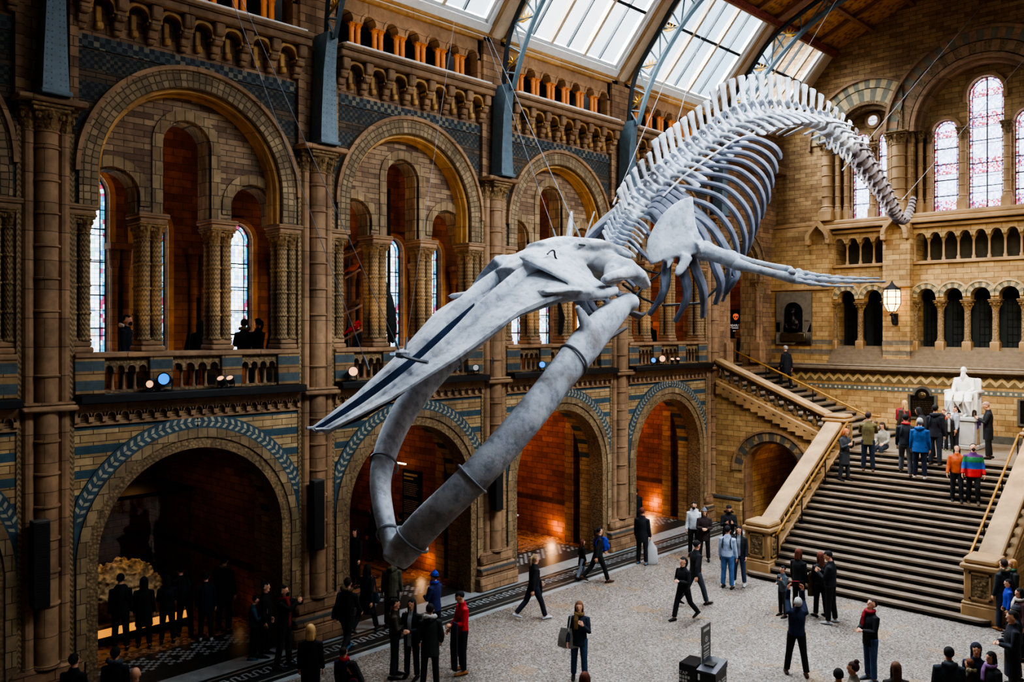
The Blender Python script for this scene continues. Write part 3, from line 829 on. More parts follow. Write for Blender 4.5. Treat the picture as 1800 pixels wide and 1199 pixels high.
# tall window storey
b = MB(EL)
b.arch_panel(-18.2, -12.5, 11.95, 22.6, -14.03, 1.45, 15.2, 11.95, -.7, 0, 28)
b.arch_panel(-12.5, -7.2, 11.95, 22.6, HC, 2.42, 15.2, 11.95, -.7, 0, 36)
b.arch_panel(-7.2, -1.5, 11.95, 22.6, -5.67, 1.45, 15.2, 11.95, -.7, 0, 28)
b.build('upper_masonry', stone('upper_end_masonry', srgb(186, 152, 104), srgb(144, 110, 72), srgb(100, 76, 50), .5, .17, var=.4), w)
def vring(c, zc, r0, r1, d1, n, mats, nm, clip=None, drop=0):
    b = MB(EL)
    for q in range(n):
        b.mi = q % 2; b.arch_ring(c, zc, r0, r1, -.02, d1, 3, a0=PI*q/n, a1=PI*(q+1)/n, clip=clip)
    b.build(nm, mats, w, smooth=False)
for c, cl in ((-14.03, (-17, -12.62)), (-5.67, (-7.08, -3))):
    b = MB(EL); b.arch_ring(c, 15.2, 1.36, 1.5, -.5, .1, 30); b.arch_ring(c, 15.2, 1.2, 1.36, -.7, -.06, 30); b.build('arch_moulding', m_carve, w)
    vring(c, 15.2, 1.5, 1.98, .04, 23, [m_vgrey, m_vcream], 'striped_voussoirs', cl)
    vring(c, 15.2, 2.02, 2.36, .05, 31, [m_vcream, m_vgrey], 'outer_voussoirs', cl)
    b = MB(EL); b.arch_ring(c, 15.2, 2.36, 2.46, -.02, .13, 30, clip=cl, drop=.2); b.build('hood_moulding', m_smooth, w)
b = MB(EL); b.arch_ring(HC, 15.2, 2.34, 2.5, -.5, .14, 40); b.arch_ring(HC, 15.2, 2.2, 2.36, -.7, -.04, 40); b.build('great_arch_moulding', m_smooth, w)
vring(HC, 15.2, 2.55, 2.95, .09, 33, [m_smooth, m_carve], 'great_voussoirs')
vring(HC, 15.2, 3.0, 3.4, .07, 41, [m_vgrey, m_smooth], 'great_outer_voussoirs')
b = MB(EL); b.arch_ring(HC, 15.2, 3.4, 3.52, -.02, .16, 40); b.build('great_hood_moulding', m_smooth, w)
b = MB(EL)
for c in (-14.03, -5.67):
    for q in (-.53, .53): b.arch_panel(c+q-.53 if q < 0 else c, c if q < 0 else c+q+.53+.4, 11.95, 17.2, c+q, .38, 15.2, 12.05, -.95, -.6, 14)
    b.box(c-1.5, c-1.06, -.95, -.6, 11.95, 17)
for c, a, e, r, zs in ((HC-1.42, -12.4, -10.62, .47, 15.12), (HC, -10.62, -9.08, .62, 16.4), (HC+1.42, -9.08, -7.3, .47, 15.12)):
    b.arch_panel(a, e, 11.95, 18.2, c, r, zs, 12.05, -.95, -.6, 18)
b.build('window_tympanum', m_end, w)
b = MB(EL)
for c in (-14.03, -5.67):
    for q in (-.53, .53): b.arch_ring(c+q, 15.2, .38, .5, -.62, -.52, 14)
    b.arch_ring(c, 16.02, .2, .32, -.62, -.5, 24, a1=2*PI)
for c, r, zs in ((HC-1.42, .47, 15.12), (HC, .62, 16.4), (HC+1.42, .47, 15.12)): b.arch_ring(c, zs, r, r+.14, -.62, -.5, 20, drop=.3)
b.build('window_archivolts', m_coping, w)
nw = len(wins)
for c in (-14.03, -5.67):
    for q in (-.53, .53):
        nw += 1; glass_window(nw, EL, c+q, .38, 15.2, 12.05, -.85, m_glassE, m_glassR, .1)
    nw += 1; g = structure('window_%d' % nw)
    b = MB(EL); idx = [b.P((c + .2*cos(2*PI*i/20), -.58, 16.02 + .2*sin(2*PI*i/20))) for i in range(20)]; b.F(idx, [(.2*cos(2*PI*i/20), .2*sin(2*PI*i/20)) for i in range(20)]); b.build('pane', m_glassE, g, smooth=False)
for c, r, zs in ((HC-1.42, .47, 15.12), (HC, .62, 16.4), (HC+1.42, .47, 15.12)):
    nw += 1; g = glass_window(nw, EL, c, r, zs, 12.05, -.85, m_glassE, m_glassR, .11, mull=(r > .5))
    b = MB(EL)
    for z in ((12.1, 12.5), (13.5, 13.95), (zs-.2, zs+.1)) if r < .5 else ((12.1, 12.4), (13.4, 14.0), (15.2, 15.7), (16.3, 16.6)):
        b.quad((c-r+.1, -.843, z[0]), (c+r-.1, -.843, z[0]), (c+r-.1, -.843, z[1]), (c-r+.1, -.843, z[1]), ((0, 0), (2*r, 0), (2*r, z[1]-z[0]), (0, z[1]-z[0])))
    b.build('coloured_band', m_glassR, g, smooth=False)
# big shafts between the windows
def shaft(x, d, r, z0, z1, capr=None):
    g = structure('column', EL((x, d, z0)))
    bb = MB(); bb.cbox(-r*1.4, r*1.4, -r*1.4, r*1.4, 0, .45, .03); bb.lathe([(r*1.35, .45), (r*1.35, .52), (r*1.05, .6)], n=14); bb.build('base', m_coping, g)
    h = z1-z0
    link('shaft', col_shaft_mesh('shaft', r, h-.6-.5, [(h-1.1)*q/5 for q in range(1, 5)], m_coping, 14), g, (0, 0, .6))
    link('capital', capital_mesh('capital', r, r*1.5, .5, m_carve_fine), g, (0, 0, h-.5))
for m in (-1, 1):
    for x, d, r in ((-15.68, .06, .2), (-15.3, -.1, .11), (-15.02, -.3, .11), (-12.78, .08, .24), (-13.1, -.1, .1), (-13.28, -.3, .1), (-12.42, -.05, .1), (-12.1, -.3, .1)):
        shaft(HC + m*(x-HC), d, r, 11.97, 15.25)
    shaft(HC + m*(-14.03-HC), -.55, .12, 11.97, 15.05)
    shaft(HC - m*.76, -.5, .13, 11.97, 15.2); shaft(HC - m*2.0, -.5, .11, 11.97, 15.2)
# side bay over the stair: wall between the last pier and the end wall --------------------------
w = structure('wall_left')
s0, s1, c = PY[5]+.5, 35.45, 32.6
b = MB(LW); b.arch_panel(s0, s1, 5.9, 16.0, c, 1.25, 9.9, 5.9, -.8, 0, 24); b.box(s0, s1, -1, 0, 0, 5.9); b.build('masonry', m_wall, w)
b = MB(LW); b.arch_ring(c, 9.9, 1.25, 1.6, -.02, .06, 28, drop=1); b.build('hexagon_archivolt', m_hex, w)
b = MB(LW); b.arch_ring(c, 9.9, 1.6, 1.7, -.02, .12, 28); b.arch_ring(c, 9.9, 1.13, 1.25, -.8, -.1, 28, drop=3.5); b.build('arch_moulding', m_vous, w)
b = MB(LW); b.cbox(s0-.1, s1+.1, -.1, .5, 14.12, 14.42, .03); b.box(s0-.1, s1, -.3, .1, 15.78, 15.98); b.build('cornice', m_smooth, w)
for q in (-1.35, 1.35):
    g = structure('column', LW((c+q, -.1, 6.05)))
    bb = MB(); bb.cbox(-.25, .25, -.25, .25, 0, .9, .03); bb.build('pedestal', m_smooth, g)
    for e in (-.13, .13):
        link('shaft', col_shaft_mesh('shaft', .1, 2.2, [1.1], m_smooth, 12), g, (.05, e, .9)); link('capital', CL_CAP, g, (.05, e, 3.1))
# gallery room beyond the stair head
w = structure('wall_stair_room')
b = MB(); b.box(-23.3, -23.0, 29.8, 36.5, 5.9, 12); b.box(-23.2, -18.7, 36.2, 36.5, 5.9, 12); b.box(-23.2, -18.7, 29.9, 30.2, 5.9, 12); b.build('masonry', m_terra, w)
b = MB(); b.box(-23.2, -18.7, 29.9, 36.4, 12, 12.2); b.build('ceiling', m_terra, w)
b = MB(); b.box(-23.2, -19.2, 29.9, 36.4, 5.85, 6.05); b.build('landing', m_coping, w)
# ---------------------------------------------------------------- roof, skylights, iron ribs
EAVE, TOPS, KNEE, RIDGE = (-17.9, 15.97), (-15.4, 18.85), (-12.3, 20.2), (-9.85, 21.2)
def slope(a, e, mirror=False):
    """frame on a roof slope: (s along the hall, t up the slope, n into the hall)"""
    d = Vector((e[0]-a[0], 0, e[1]-a[1])); L = d.length; d.normalize(); nn = Vector((d.z, 0, -d.x))
    def f(p):
        v = Vector((a[0], p[0], a[1])) + d*p[1] + nn*p[2]
        if mirror: v.x = 2*HC - v.x
        return v
    return f, L
ce = structure('ceiling')
YS = PY + [35.3]
num = nw
for mir in (False, True):
    f, L = slope(EAVE, TOPS, mir)
    b = MB(f)
    b.box(-6.3, PY[0]+.35, -.25, L, -.25, 0)
    for k, y in enumerate(PY): b.box(y-.36, y+.36, -.2, L+.1, -.2, .0)
    b.box(34.75, 35.6, -.2, L+.1, -.2, 0)
    b.build('rafter_band', m_cream, ce, smooth=False)
    b = MB(f)
    for k, y in enumerate(PY):
        for q in (-.33, .33): b.box(y+q-.05, y+q+.05, 0, L, 0, .1)
    b.build('rafter_moulding', m_coping, ce, smooth=False)
    for k in range(6):
        y0, y1 = YS[k]+.36, YS[k+1]-.36
        if k == 5: y1 = 34.75
        num += 1; wd = structure('window_%d' % num)
        b = MB(f)
        b.box(y0, y1, -.1, .3, -.16, .06); b.box(y0, y1, L-.12, L, -.16, .02)
        for yy in (y0, y1-.16): b.box(yy, yy+.16, 0, L, -.16, .03)
        for yy in (y0+.16, y1-.26): b.box(yy, yy+.1, .3, L-.1, -.2, -.06)
        b.box(y0+.16, y1-.16, .3, .4, -.2, -.06)
        b.build('frame', m_white, wd, smooth=False)
        g0, g1 = y0+.26, y1-.26
        np_ = 6 if k < 5 else 5
        b = MB(f); d2 = MB(f)
        for i in range(1, np_):
            yy = g0 + (g1-g0)*i/np_
            if i % 2 == 0: b.box(yy-.06, yy+.06, .35, L-.1, -.22, -.04)
            else: d2.box(yy-.02, yy+.02, .35, L-.1, -.2, -.1)
        b.build('glazing_bar', m_cream, wd, smooth=False)
        d2.box(g0, g1, L*.6-.05, L*.6+.05, -.22, -.06); d2.build('thin_glazing_bar', m_irondark, wd, smooth=False)
        b = MB(f); b.quad((g0, .35, -.18), (g1, .35, -.18), (g1, L-.1, -.18), (g0, L-.1, -.18)); b.build('pane', m_skyglass, wd, smooth=False)
    # red frieze at the head of the skylights
    b = MB(f); b.box(-6.3, 35.5, L-.02, L+.2, -.25, .16); b.build('red_frieze', m_redtrim, ce, smooth=False)
    # coffered ceiling above
    for A, Bp, nrow in ((TOPS, KNEE, 2), (KNEE, RIDGE, 2)):
        f2, L2_ = slope(A, Bp, mir)
        b = MB(f2); b.box(-6.3, 35.6, 0, L2_+.05, -.3, -.12); b.build('painted_panels', m_panel, ce, smooth=False)
        b = MB(f2)
        for i in range(nrow+1): b.box(-6.3, 35.5, L2_*i/nrow-.07, L2_*i/nrow+.07, -.14, .08)
        for k in range(6):
            y0, y1 = YS[k], YS[k+1]
            for q in range(4 if k < 5 else 3):
                yy = y0 + (y1-y0)*q/(4 if k < 5 else 3); hw = .2 if q == 0 else .07
                b.box(yy-hw, yy+hw, 0, L2_, -.14, .06)
        b.build('coffer_beams', m_wood, ce, smooth=False)
# riveted iron ribs -------------------------------------------------------------------------
INN = [(-17.52, 11.86), (-17.46, 13.2), (-17.2, 14.35), (-16.75, 15.5), (-16.05, 16.6), (-14.85, 17.85), (-12.9, 19.0), (-9.85, 19.7)]
OUT = [(-17.6, 14.35), (-17.35, 15.9), (-16.4, 17.25), (-15.2, 18.5), (-12.5, 19.75), (-9.85, 20.75)]
ORD6 = ['far left edge', 'first', 'second', 'third', 'fourth', 'fifth']
riv = MB(); riv.ell((0, 0, 0), (.022, .022, .022), n=6, m=4)
for k, y in enumerate(PY):
    lab = 'riveted blue-grey iron roof rib rising from the %s pillar %s' % (('first pillar at the', 'left edge') if k == 0 else (['', 'second', 'third', 'fourth', 'fifth', 'sixth'][k], 'from the left'))
    r = thing('iron_rib', lab.replace('the first pillar at the pillar left edge', 'the pillar at the left edge of the photo'), 'roof rib', (WX, y, 11.86))
    T = Matrix.Translation((-WX, 0, -11.86))
    b = MB(T)
    # tapered box pilaster with rivets
    R = []
    for z, hw, d in ((11.87, .24, -17.42), (12.6, .21, -17.44), (13.6, .17, -17.42), (14.5, .14, -17.3)):
        R.append([b.P(p) for p in ((-17.85, -hw, z), (d, -hw, z), (d, hw, z), (-17.85, hw, z))])
    b.rings(R)
    for i in range(22):
        z = 11.95 + i*.11; hw = lerp(.24, .14, (z-11.86)/2.64)
        for sg in (-.75, -.35, .35, .75): b.ell((interp([(11.86, -17.42), (12.6, -17.44), (13.6, -17.42), (14.5, -17.3)], z), sg*hw, z), (.01, .013, .013), n=5, m=3)
    b.cbox(-17.9, -17.36, -.28, .28, 11.87, 11.96, .02); b.build('pilaster', m_iron, r)
    for mir in (False, True):
        def mx(p): return (2*HC - p[0], 0, p[1]) if mir else (p[0], 0, p[1])
        ins = [Vector(mx(p)) for p in INN[2:]]; ous = [Vector(mx(p)) for p in OUT]
        ins = spline(ins, 5); ous = spline(ous, 5)
        b = MB(T); b.tube(ins, (.11, .05), 4, up=(0, 1, 0)); b.build('inner_chord', m_iron, r, smooth=False)
        b = MB(T); b.tube(ous, (.1, .06), 4, up=(0, 1, 0)); b.build('outer_chord', m_irondark, r, smooth=False)
        b = MB(T); m = 12
        def at(c, t): i = min(int(t*(len(c)-1)), len(c)-2); return c[i].lerp(c[i+1], t*(len(c)-1)-i)
        for i in range(m):
            t0, t1 = i/m, (i+1)/m
            a = at(ins, t0) if i % 2 == 0 else at(ous, t0); e = at(ous, t1) if i % 2 == 0 else at(ins, t1)
            b.tube([a, e], (.035, .02), 4, up=(0, 1, 0))
            b.tube([at(ins, t0), at(ous, t0)], (.03, .02), 4, up=(0, 1, 0))
        b.build('lattice', m_iron, r, smooth=False)
        for i in range(1, m-1, 2):
            b = MB(T)
            c = (at(ins, (i+.5)/m) + at(ous, (i+.5)/m))/2
            ax = (at(ous, (i+.9)/m) - at(ins, (i+.1)/m)).normalized(); sd = Vector((-ax.z, 0, ax.x))
            for q in range(-2, 3):
                dr = (ax*cos(q*.6) + sd*sin(q*.6)).normalized(); st = c - ax*.1
                b.tube([st, st+dr*.12, st+dr*.3], [(.012, .012), (.05, .012), (.008, .008)], 6, up=(0, 1, 0))
            b.build('gilded_leaf', m_gold, r, smooth=False)
# closing walls the photograph does not reach -------------------------------------------------
w = structure('wall_right'); b = MB(); b.box(3.2, 3.4, -6.5, 35.6, 0, 16.2); b.build('masonry', m_wall, w, smooth=False)
b = MB(); b.box(-1.85, 3.4, -6.5, 35.6, 15.95, 16.2); b.build('upper_slab', m_wall, w, smooth=False)
w = structure('wall_south'); b = MB(); b.box(-27, 3.4, -6.5, -6.3, 0, 22); b.build('masonry', m_wall, w, smooth=False)
b = MB(); b.box(-27, -18, -6.5, -.2, 0, 16); b.build('west_end', m_wall, w, smooth=False)
# ---------------------------------------------------------------- floors
fl = structure('floor')
b = MB(); b.box(-18.99, 3.4, -6.5, 35.5, -.2, 0); b.build('terrazzo', m_floor, fl, smooth=False)
b = MB(); b.box(-26.8, -18.99, -6.5, 30.4, -.2, 0); b.build('alcove_mosaic', m_alcfloor, fl, smooth=False)
def strip(x0, x1, mat, name, z=.003):
    b = MB(); b.quad((x0, -6, z), (x1, -6, z), (x1, 29.9, z), (x0, 29.9, z)); return b.build(name, mat, fl, smooth=False)
strip(-18.99, -17.7, m_fdark, 'dark_band'); strip(-17.7, -17.55, m_fdark, 'dark_line')
strip(-18.25, -17.62, m_flight, 'pale_band', .005)
strip(-17.55, -16.5, m_fdark, 'dark_band'); strip(-16.5, -16.3, m_flight, 'white_line')
strip(-16.72, -16.66, m_fmid, 'grey_line', .005); strip(-17.5, -17.44, m_fmid, 'grey_line', .005)
# greek key
b = MB(); y = -1.0; z = .007; pit = .26; x0, x1 = -17.3, -17.0; t = .045
while y < 29.6:
    for a, e, c, d in ((x0, x1, y, y+t), (x1-t, x1, y, y+pit*.5), (x0, x1, y+pit*.5, y+pit*.5+t), (x0, x0+t, y+pit*.5, y+pit), (x0+.1, x0+.1+t, y+t, y+pit*.32)):
        b.quad((a, c, z), (e, c, z), (e, d, z), (a, d, z))
    y += pit
b.build('greek_key', m_flight, fl, smooth=False)
# diagonal chequer in each archway
b = MB(); z = .006
for k in range(5):
    c = PY[k]+3.03; q = .105
    for i in range(-19, 20):
        for j in range(0, 8):
            if (i + j) % 2 == 0 and ((i//4 + j//3) % 2 == 0 or (i % 4 in (0, 3))):
                x = -19.0 + .08*0 + j*q - .75; yy = c + i*q
                b.quad((x-q*.5, yy-q*.5, z), (x+q*.5, yy-q*.5, z), (x+q*.5, yy+q*.5, z), (x-q*.5, yy+q*.5, z))
b.build('chequer_mosaic', m_flight, fl, smooth=False)
b = MB()
for k in range(5):
    c = PY[k]+3.03; b.quad((-19.95, c-2.15, .004), (-18.3, c-2.15, .004), (-18.3, c+2.15, .004), (-19.95, c+2.15, .004))
b.build('chequer_ground', m_fdark, fl, smooth=False)
b = MB()
for k in range(5):
    y0, y1 = PY[k]+.5, PY[k+1]-.5
    for e in (0, .35): 
        b.box(-26, -20.2, y1-.75-e, y1-.55-e, .002, .008); b.box(-26, -20.2, y0+.55+e, y0+.75+e, .002, .008); b.box(-20.6-e, -20.4-e, y0+.55+e, y1-.55-e, .002, .009)
b.build('alcove_border', plain('ochre_mosaic_border', srgb(150, 104, 70), .5), fl, smooth=False)

# ---------------------------------------------------------------- main stair
SX0, SX1 = -12.62, -7.08; SY0, SY1, LZ = 23.95, 29.85, 3.35; NS = 20
RZ = LZ/NS; TR = (SY1-SY0)/NS
st = thing('staircase', 'wide main flight of dark worn stone steps rising to the landing with the white statue', 'stairs', (HC, SY0, 0))
TS = Matrix.Translation((-HC, -SY0, 0))
def step_outline(i):
    y = SY0 + TR*i
    if i == 0:   # curtail step: rounded ends wrapping the newels
        w = .62
        L = [(SX0-w + .32 - .32*cos(PI/2*q/5), y+.02+.32 - .32*sin(PI/2*q/5)) for q in range(6)]
        R_ = [(SX1+w - .32 + .32*sin(PI/2*q/5), y+.02+.32 - .32*cos(PI/2*q/5)) for q in range(6)]
        return [(SX0-w, y+TR+.3)] + L + R_ + [(SX1+w, y+TR+.3)]
    return [(SX0, SY1+.02), (SX0, y), (SX1, y), (SX1, SY1+.02)] if i else None
for i in range(NS):
    b = MB(TS); o = step_outline(i); y = SY0 + TR*i
    if i: o = [(SX0, y+TR+.04), (SX0, y), (SX1, y), (SX1, y+TR+.04)]
    body = [(a, c) for a, c in o]
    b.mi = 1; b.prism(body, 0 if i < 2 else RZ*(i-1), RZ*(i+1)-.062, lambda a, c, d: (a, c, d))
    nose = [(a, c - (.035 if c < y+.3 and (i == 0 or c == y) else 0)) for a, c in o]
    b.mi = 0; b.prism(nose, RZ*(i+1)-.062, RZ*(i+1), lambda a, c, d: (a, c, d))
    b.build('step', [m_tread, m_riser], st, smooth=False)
# landing and supporting masonry
w = structure('floor_landing')
b = MB(); b.box(-12.8, 2*HC+12.8, SY1, 34.95, LZ-.25, LZ); b.build('paving', m_tread, w, smooth=False)
b = MB(); b.box(SX0-.1, SX1+.1, SY1+.05, 34.9, 0, LZ-.25); b.build('support', m_end, w)
def flank(mx, nm):
    """masonry under the side flight with an arch through it"""
    w = structure('wall_' + nm)
    def F(p): return Vector((mx(p[0]), 30.0 - p[1], p[2]))
    b = MB(F); b.arch_panel(-17.97, -12.85, 0, 3.34, -15.42, 1.2, 2.12, 0, -4.6, 0, 24)
    b.prism([(-17.97, 3.34), (-12.85, 3.34), (-12.85, 3.62), (-17.97, 5.72)], -.26, 0, lambda a, z, d: (a, d, z)); b.build('masonry', m_end, w)
    b = MB(F)
    for q in range(19):
        b.mi = q % 2; b.arch_ring(-15.42, 2.12, 1.22, 1.55, -.02, .05, 3, a0=PI*q/19, a1=PI*(q+1)/19)
    b.build('striped_voussoirs', [m_vous, m_slate], w, smooth=False)
    b = MB(F); b.arch_ring(-15.42, 2.12, 1.1, 1.22, -.6, -.06, 24, drop=2.12); b.arch_ring(-15.42, 2.12, 1.55, 1.63, -.02, .1, 24); b.build('arch_moulding', m_smooth, w)
    b = MB(F); b.cbox(-18.0, -16.62, -.2, .12, 0, .95, .04); b.cbox(-14.2, -12.85, -.2, .12, 0, .95, .04); b.build('base_course', m_end, w)
    b = MB(F); b.cbox(-18.0, -16.62, -.2, .15, .95, 1.08, .03); b.cbox(-14.2, -12.85, -.2, .15, .95, 1.08, .03); b.build('base_band', m_slate, w)
IDm = lambda x: x
MIR = lambda x: 2*HC - x
flank(IDm, 'stair_left'); flank(MIR, 'stair_right')
def upper_flight(mx, label):
    g = thing('staircase', label, 'stairs', (mx(-12.6), 32.4, LZ))
    T = Matrix.Translation((-mx(-12.6), -32.4, -LZ)); n = 16; run = 6.6/n; rz = 2.7/n
    for i in range(n):
        b = MB(T); x0 = -12.6 - run*i; x1 = x0 - run - .04
        a, e = sorted((mx(x0), mx(x1)))
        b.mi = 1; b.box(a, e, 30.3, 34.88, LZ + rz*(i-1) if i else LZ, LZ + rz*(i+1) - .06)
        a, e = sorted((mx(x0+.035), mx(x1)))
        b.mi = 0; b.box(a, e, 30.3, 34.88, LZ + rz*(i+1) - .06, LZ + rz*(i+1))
        b.build('step', [m_tread, m_riser], g, smooth=False)
    b = MB(T)   # stepped stone skirting against the end wall
    for i in range(n):
        x0 = -12.6 - run*i; a, e = sorted((mx(x0), mx(x0-run)))
        b.box(a, e, 34.79, 34.89, LZ + rz*i - .1, LZ + rz*(i+1) + .28)
    b.build('stepped_skirting', m_end, g, smooth=False)
upper_flight(IDm, 'narrower flight of dark steps climbing left from the landing to the gallery')
upper_flight(MIR, 'flight of dark steps climbing right from the landing')

# balustrades -------------------------------------------------------------------------------
def baluster_mesh(h):
    b = MB(); b.lathe([(.085, 0), (.085, .05), (.05, .09), (.065, .13), (.09, .22), (.055, h*.55), (.045, h*.72), (.07, h*.78), (.05, h*.83), (.1, h*.94), (.1, h)], n=10)
    return b.mesh('baluster', m_carve, ang=50)
B_ST = baluster_mesh(.62)
def newel(parent, T, x, y, z, w, h, panels=True):
    n = empty('newel_post', T @ Vector((x, y, z)), 0, parent); q = w/2
    b = MB(); b.cbox(-q-.06, q+.06, -q-.06, q+.06, 0, h*.27, .03); b.cbox(-q, q, -q, q, h*.27, h*.84, .03)
    b.cbox(-q-.05, q+.05, -q-.05, q+.05, h*.27, h*.31, .02)
    b.build('pier', m_coping, n)
    b = MB(); b.cbox(-q-.08, q+.08, -q-.08, q+.08, h*.82, h*.9, .03); b.cbox(-q-.02, q+.02, -q-.02, q+.02, h*.9, h, .05); b.build('cap', m_coping, n)
    if panels:
        b = MB()
        for rot in range(4):
            b.M = Matrix.Rotation(rot*PI/2, 4, 'Z'); p = q*.66; z0, z1 = h*.36, h*.78
            for s in ((-p, p, z0, z0+.05), (-p, p, z1-.05, z1), (-p, -p+.05, z0, z1), (p-.05, p, z0, z1)): b.box(s[0], s[1], -q-.035, -q+.01, s[2], s[3])
        b.build('panel_frame', m_coping, n)
        b = MB()
        for rot in range(4):
            b.M = Matrix.Rotation(rot*PI/2, 4, 'Z'); p = q*.6; zc = h*.56
            b.box(-p, p, -q-.012, -q+.005, h*.37, h*.77)
            rnd = random.Random(rot)
            for i in range(9):
                b.ell((rnd.uniform(-p*.7, p*.7), -q-.015, zc + rnd.uniform(-.13, .13)*h), (rnd.uniform(.05, .1), .03, rnd.uniform(.05, .12)), n=7, m=5)
        b.build('carved_relief', m_carve, n)
    return n
def rake(g, T, A, B, hw, side, nb, bal=True, zlift=1.0):
    """raking balustrade from A to B (foot line, world), coping hw half-wide"""
    A, B = Vector(A), Vector(B); d = B-A; hd = Vector((d.x, d.y, 0)).normalized(); sd = Vector((-hd.y, hd.x, 0))
    b = MB(T)
    def bar(z0, z1, h):
        R = []
        for P in (A, B): R.append([b.P(P + sd*q + Vector((0, 0, z))) for q, z in ((-h, z0), (h, z0), (h, z1-.03), (h-.04, z1), (-h+.04, z1), (-h, z1-.03))])
        b.rings(R)
    bar(zlift-.15, zlift, hw); bar(zlift-.22, zlift-.15, hw*.75); b.build('coping', m_coping, g, smooth=False)
    b = MB(T); bar(-.12, .06, hw*.8); b.build('string', m_coping, g, smooth=False)
    for i in range(nb):
        p = A.lerp(B, (i+.5)/nb); link('baluster', B_ST, g, T @ (p + Vector((0, 0, .05))), None, (1.25, 1.25, 1.0))
    # little arches between balusters
    b = MB(T)
    for i in range(nb):
        p = A.lerp(B, i/nb); q = A.lerp(B, (i+1)/nb); m = (p+q)/2; r = (q-p).length*.36
        pts = []
        for j in range(9):
            a = PI - PI*j/8; pts.append(m + hd*(r*cos(a)) + Vector((0, 0, .52 + r*.85*sin(a) + (d.z/max(1e-6, Vector((d.x, d.y)).length))*r*cos(a))))
        top = [p.lerp(q, j/8) + Vector((0, 0, zlift-.22)) for j in range(9)]
        for e in (-.07, .07):
            for j in range(8): b.quad(pts[j]+sd*e, pts[j+1]+sd*e, top[j+1]+sd*e, top[j]+sd*e)
        for j in range(8): b.quad(pts[j]-sd*.07, pts[j+1]-sd*.07, pts[j+1]+sd*.07, pts[j]+sd*.07)
    b.build('arched_head', m_carve, g, smooth=False)
def main_bal(mx, label, x):
    g = thing('balustrade', label, 'balustrade', (x, SY0, 0)); T = Matrix.Translation((-x, -SY0, 0))
    newel(g, T, x, SY0+.66, 0, .78, 1.65); newel(g, T, x, SY1+.25, LZ-.2, .72, 1.35)
    rake(g, T, (x, SY0+1.0, RZ*3.4), (x, SY1-.05, LZ-.05), .29, 1, 13, zlift=1.02)
    b = MB(T); xx = x
    b.prism([(SY0+.5, 0), (SY1+.3, 0), (SY1+.3, LZ-.1), (SY0+1.0, RZ*3.4-.08)], xx-.25, xx+.25, lambda a, z, d: (d, a, z)); b.build('plinth_wall', m_end, g)
main_bal(IDm, 'carved stone balustrade on the left side of the main flight', -12.95)
main_bal(MIR, 'carved stone balustrade on the right side of the main flight', MIR(-12.95))
def side_bal(mx, label):
    A = (mx(-13.25), 30.08, LZ+.28); B_ = (mx(-17.7), 30.08, LZ+2.1)
    g = thing('balustrade', label, 'balustrade', A); T = Matrix.Translation(-Vector(A))
    rake(g, T, A, B_, .26, 1, 12, zlift=.9)
    b = MB(T); n = 15
    for i in range(n):
        p = Vector(A).lerp(Vector(B_), i/n); q = Vector(A).lerp(Vector(B_), (i+1)/n); x0, x1 = sorted((p.x, q.x)); b.box(x0, x1, 29.86, 30.0, p.z-.34, p.z-.06)
    b.build('stepped_corbels', m_coping, g, smooth=False)
side_bal(IDm, 'raking stone balustrade of the left flight, with small arches above a stepped string')
side_bal(MIR, 'raking stone balustrade of the right flight')
# brass handrails
def handrail(label, pts, posts, flat=False):
    g = thing('handrail', label, 'handrail', pts[0]); T = Matrix.Translation(-Vector(pts[0]))
    b = MB(T); b.tube(pts, .038, 8); b.build('rail', m_brass, g)
    for p, h in posts:
        b = MB(T); b.tube([p, p + Vector((0, 0, h))], .022, 6); b.lathe([(.09, 0), (.09, .02), (.03, .05)], p, 8); b.build('post', m_black, g)
for x, nm in ((SX0+.14, 'left'), (SX1-.14, 'right')):
    A = Vector((x, SY0+.6, RZ*2+.93)); Bp = Vector((x, SY1-.1, LZ+.93))
    handrail('polished brass handrail along the %s side of the main flight' % nm, [A, Bp], [(A.lerp(Bp, t) - Vector((0, 0, .93)), .92) for t in (.02, .33, .66, .98)])
p0 = onx(1562, 748, -12.9); A = Vector((-12.75, 32.1, LZ+1.0)); Bp = Vector((-19.0, 32.1, LZ+1.0+2.6))
handrail('long brass handrail on black posts up the middle of the left flight', [A+Vector((.5, 0, -.03)), A, Bp], [(A.lerp(Bp, t) - Vector((0, 0, 1.0)), .98) for t in (.0, .33, .64, .95)])
# ---------------------------------------------------------------- statue, plaques, lamps and other fittings
# wall lantern on the end wall pier
p = EW((-12.75, .44, 8.0))
g = thing('wall_lantern', 'lit glass lantern with a black iron crown and bracket on the stone pier', 'lantern', p)
b = MB(); b.box(-.09, .09, -.06, 0, -.35, .1); b.tube(spline([(0, -.03, -.25), (0, -.28, -.32), (0, -.42, -.1), (0, -.42, .12)], 4), .03, 6)
b.tube(spline([(0, -.03, 0), (0, -.2, .05), (0, -.3, -.1), (0, -.2, -.2)], 4), .02, 6); b.ell((0, -.42, .05), (.09, .09, .05)); b.build('bracket', m_black, g)
b = MB(); b.lathe([(.13, .16), (.3, .45), (.3, .95), (.22, 1.05)], (0, -.42, 0), 6, a0=.3); b.build('glass_body', m_lamp_warm, g, smooth=False)
b = MB()
for k in range(6):
    a = .3 + 2*PI*k/6
    q = [(.13, .16), (.3, .45), (.3, .95), (.22, 1.05)]
    b.tube([(r*1.03*cos(a), -.42 + r*1.03*sin(a), z) for r, z in q], .018, 5)
    b.tube([(.3*cos(a), -.42+.3*sin(a), 1.0), (.32*cos(a), -.42+.32*sin(a), 1.14)], [.03, .008], 5)
for z, r in ((.16, .15), (.45, .31), (.72, .31), (.95, .31)): b.lathe([(r, -.015), (r+.015, 0), (r, .015)], (0, -.42, z), 6, a0=.3)
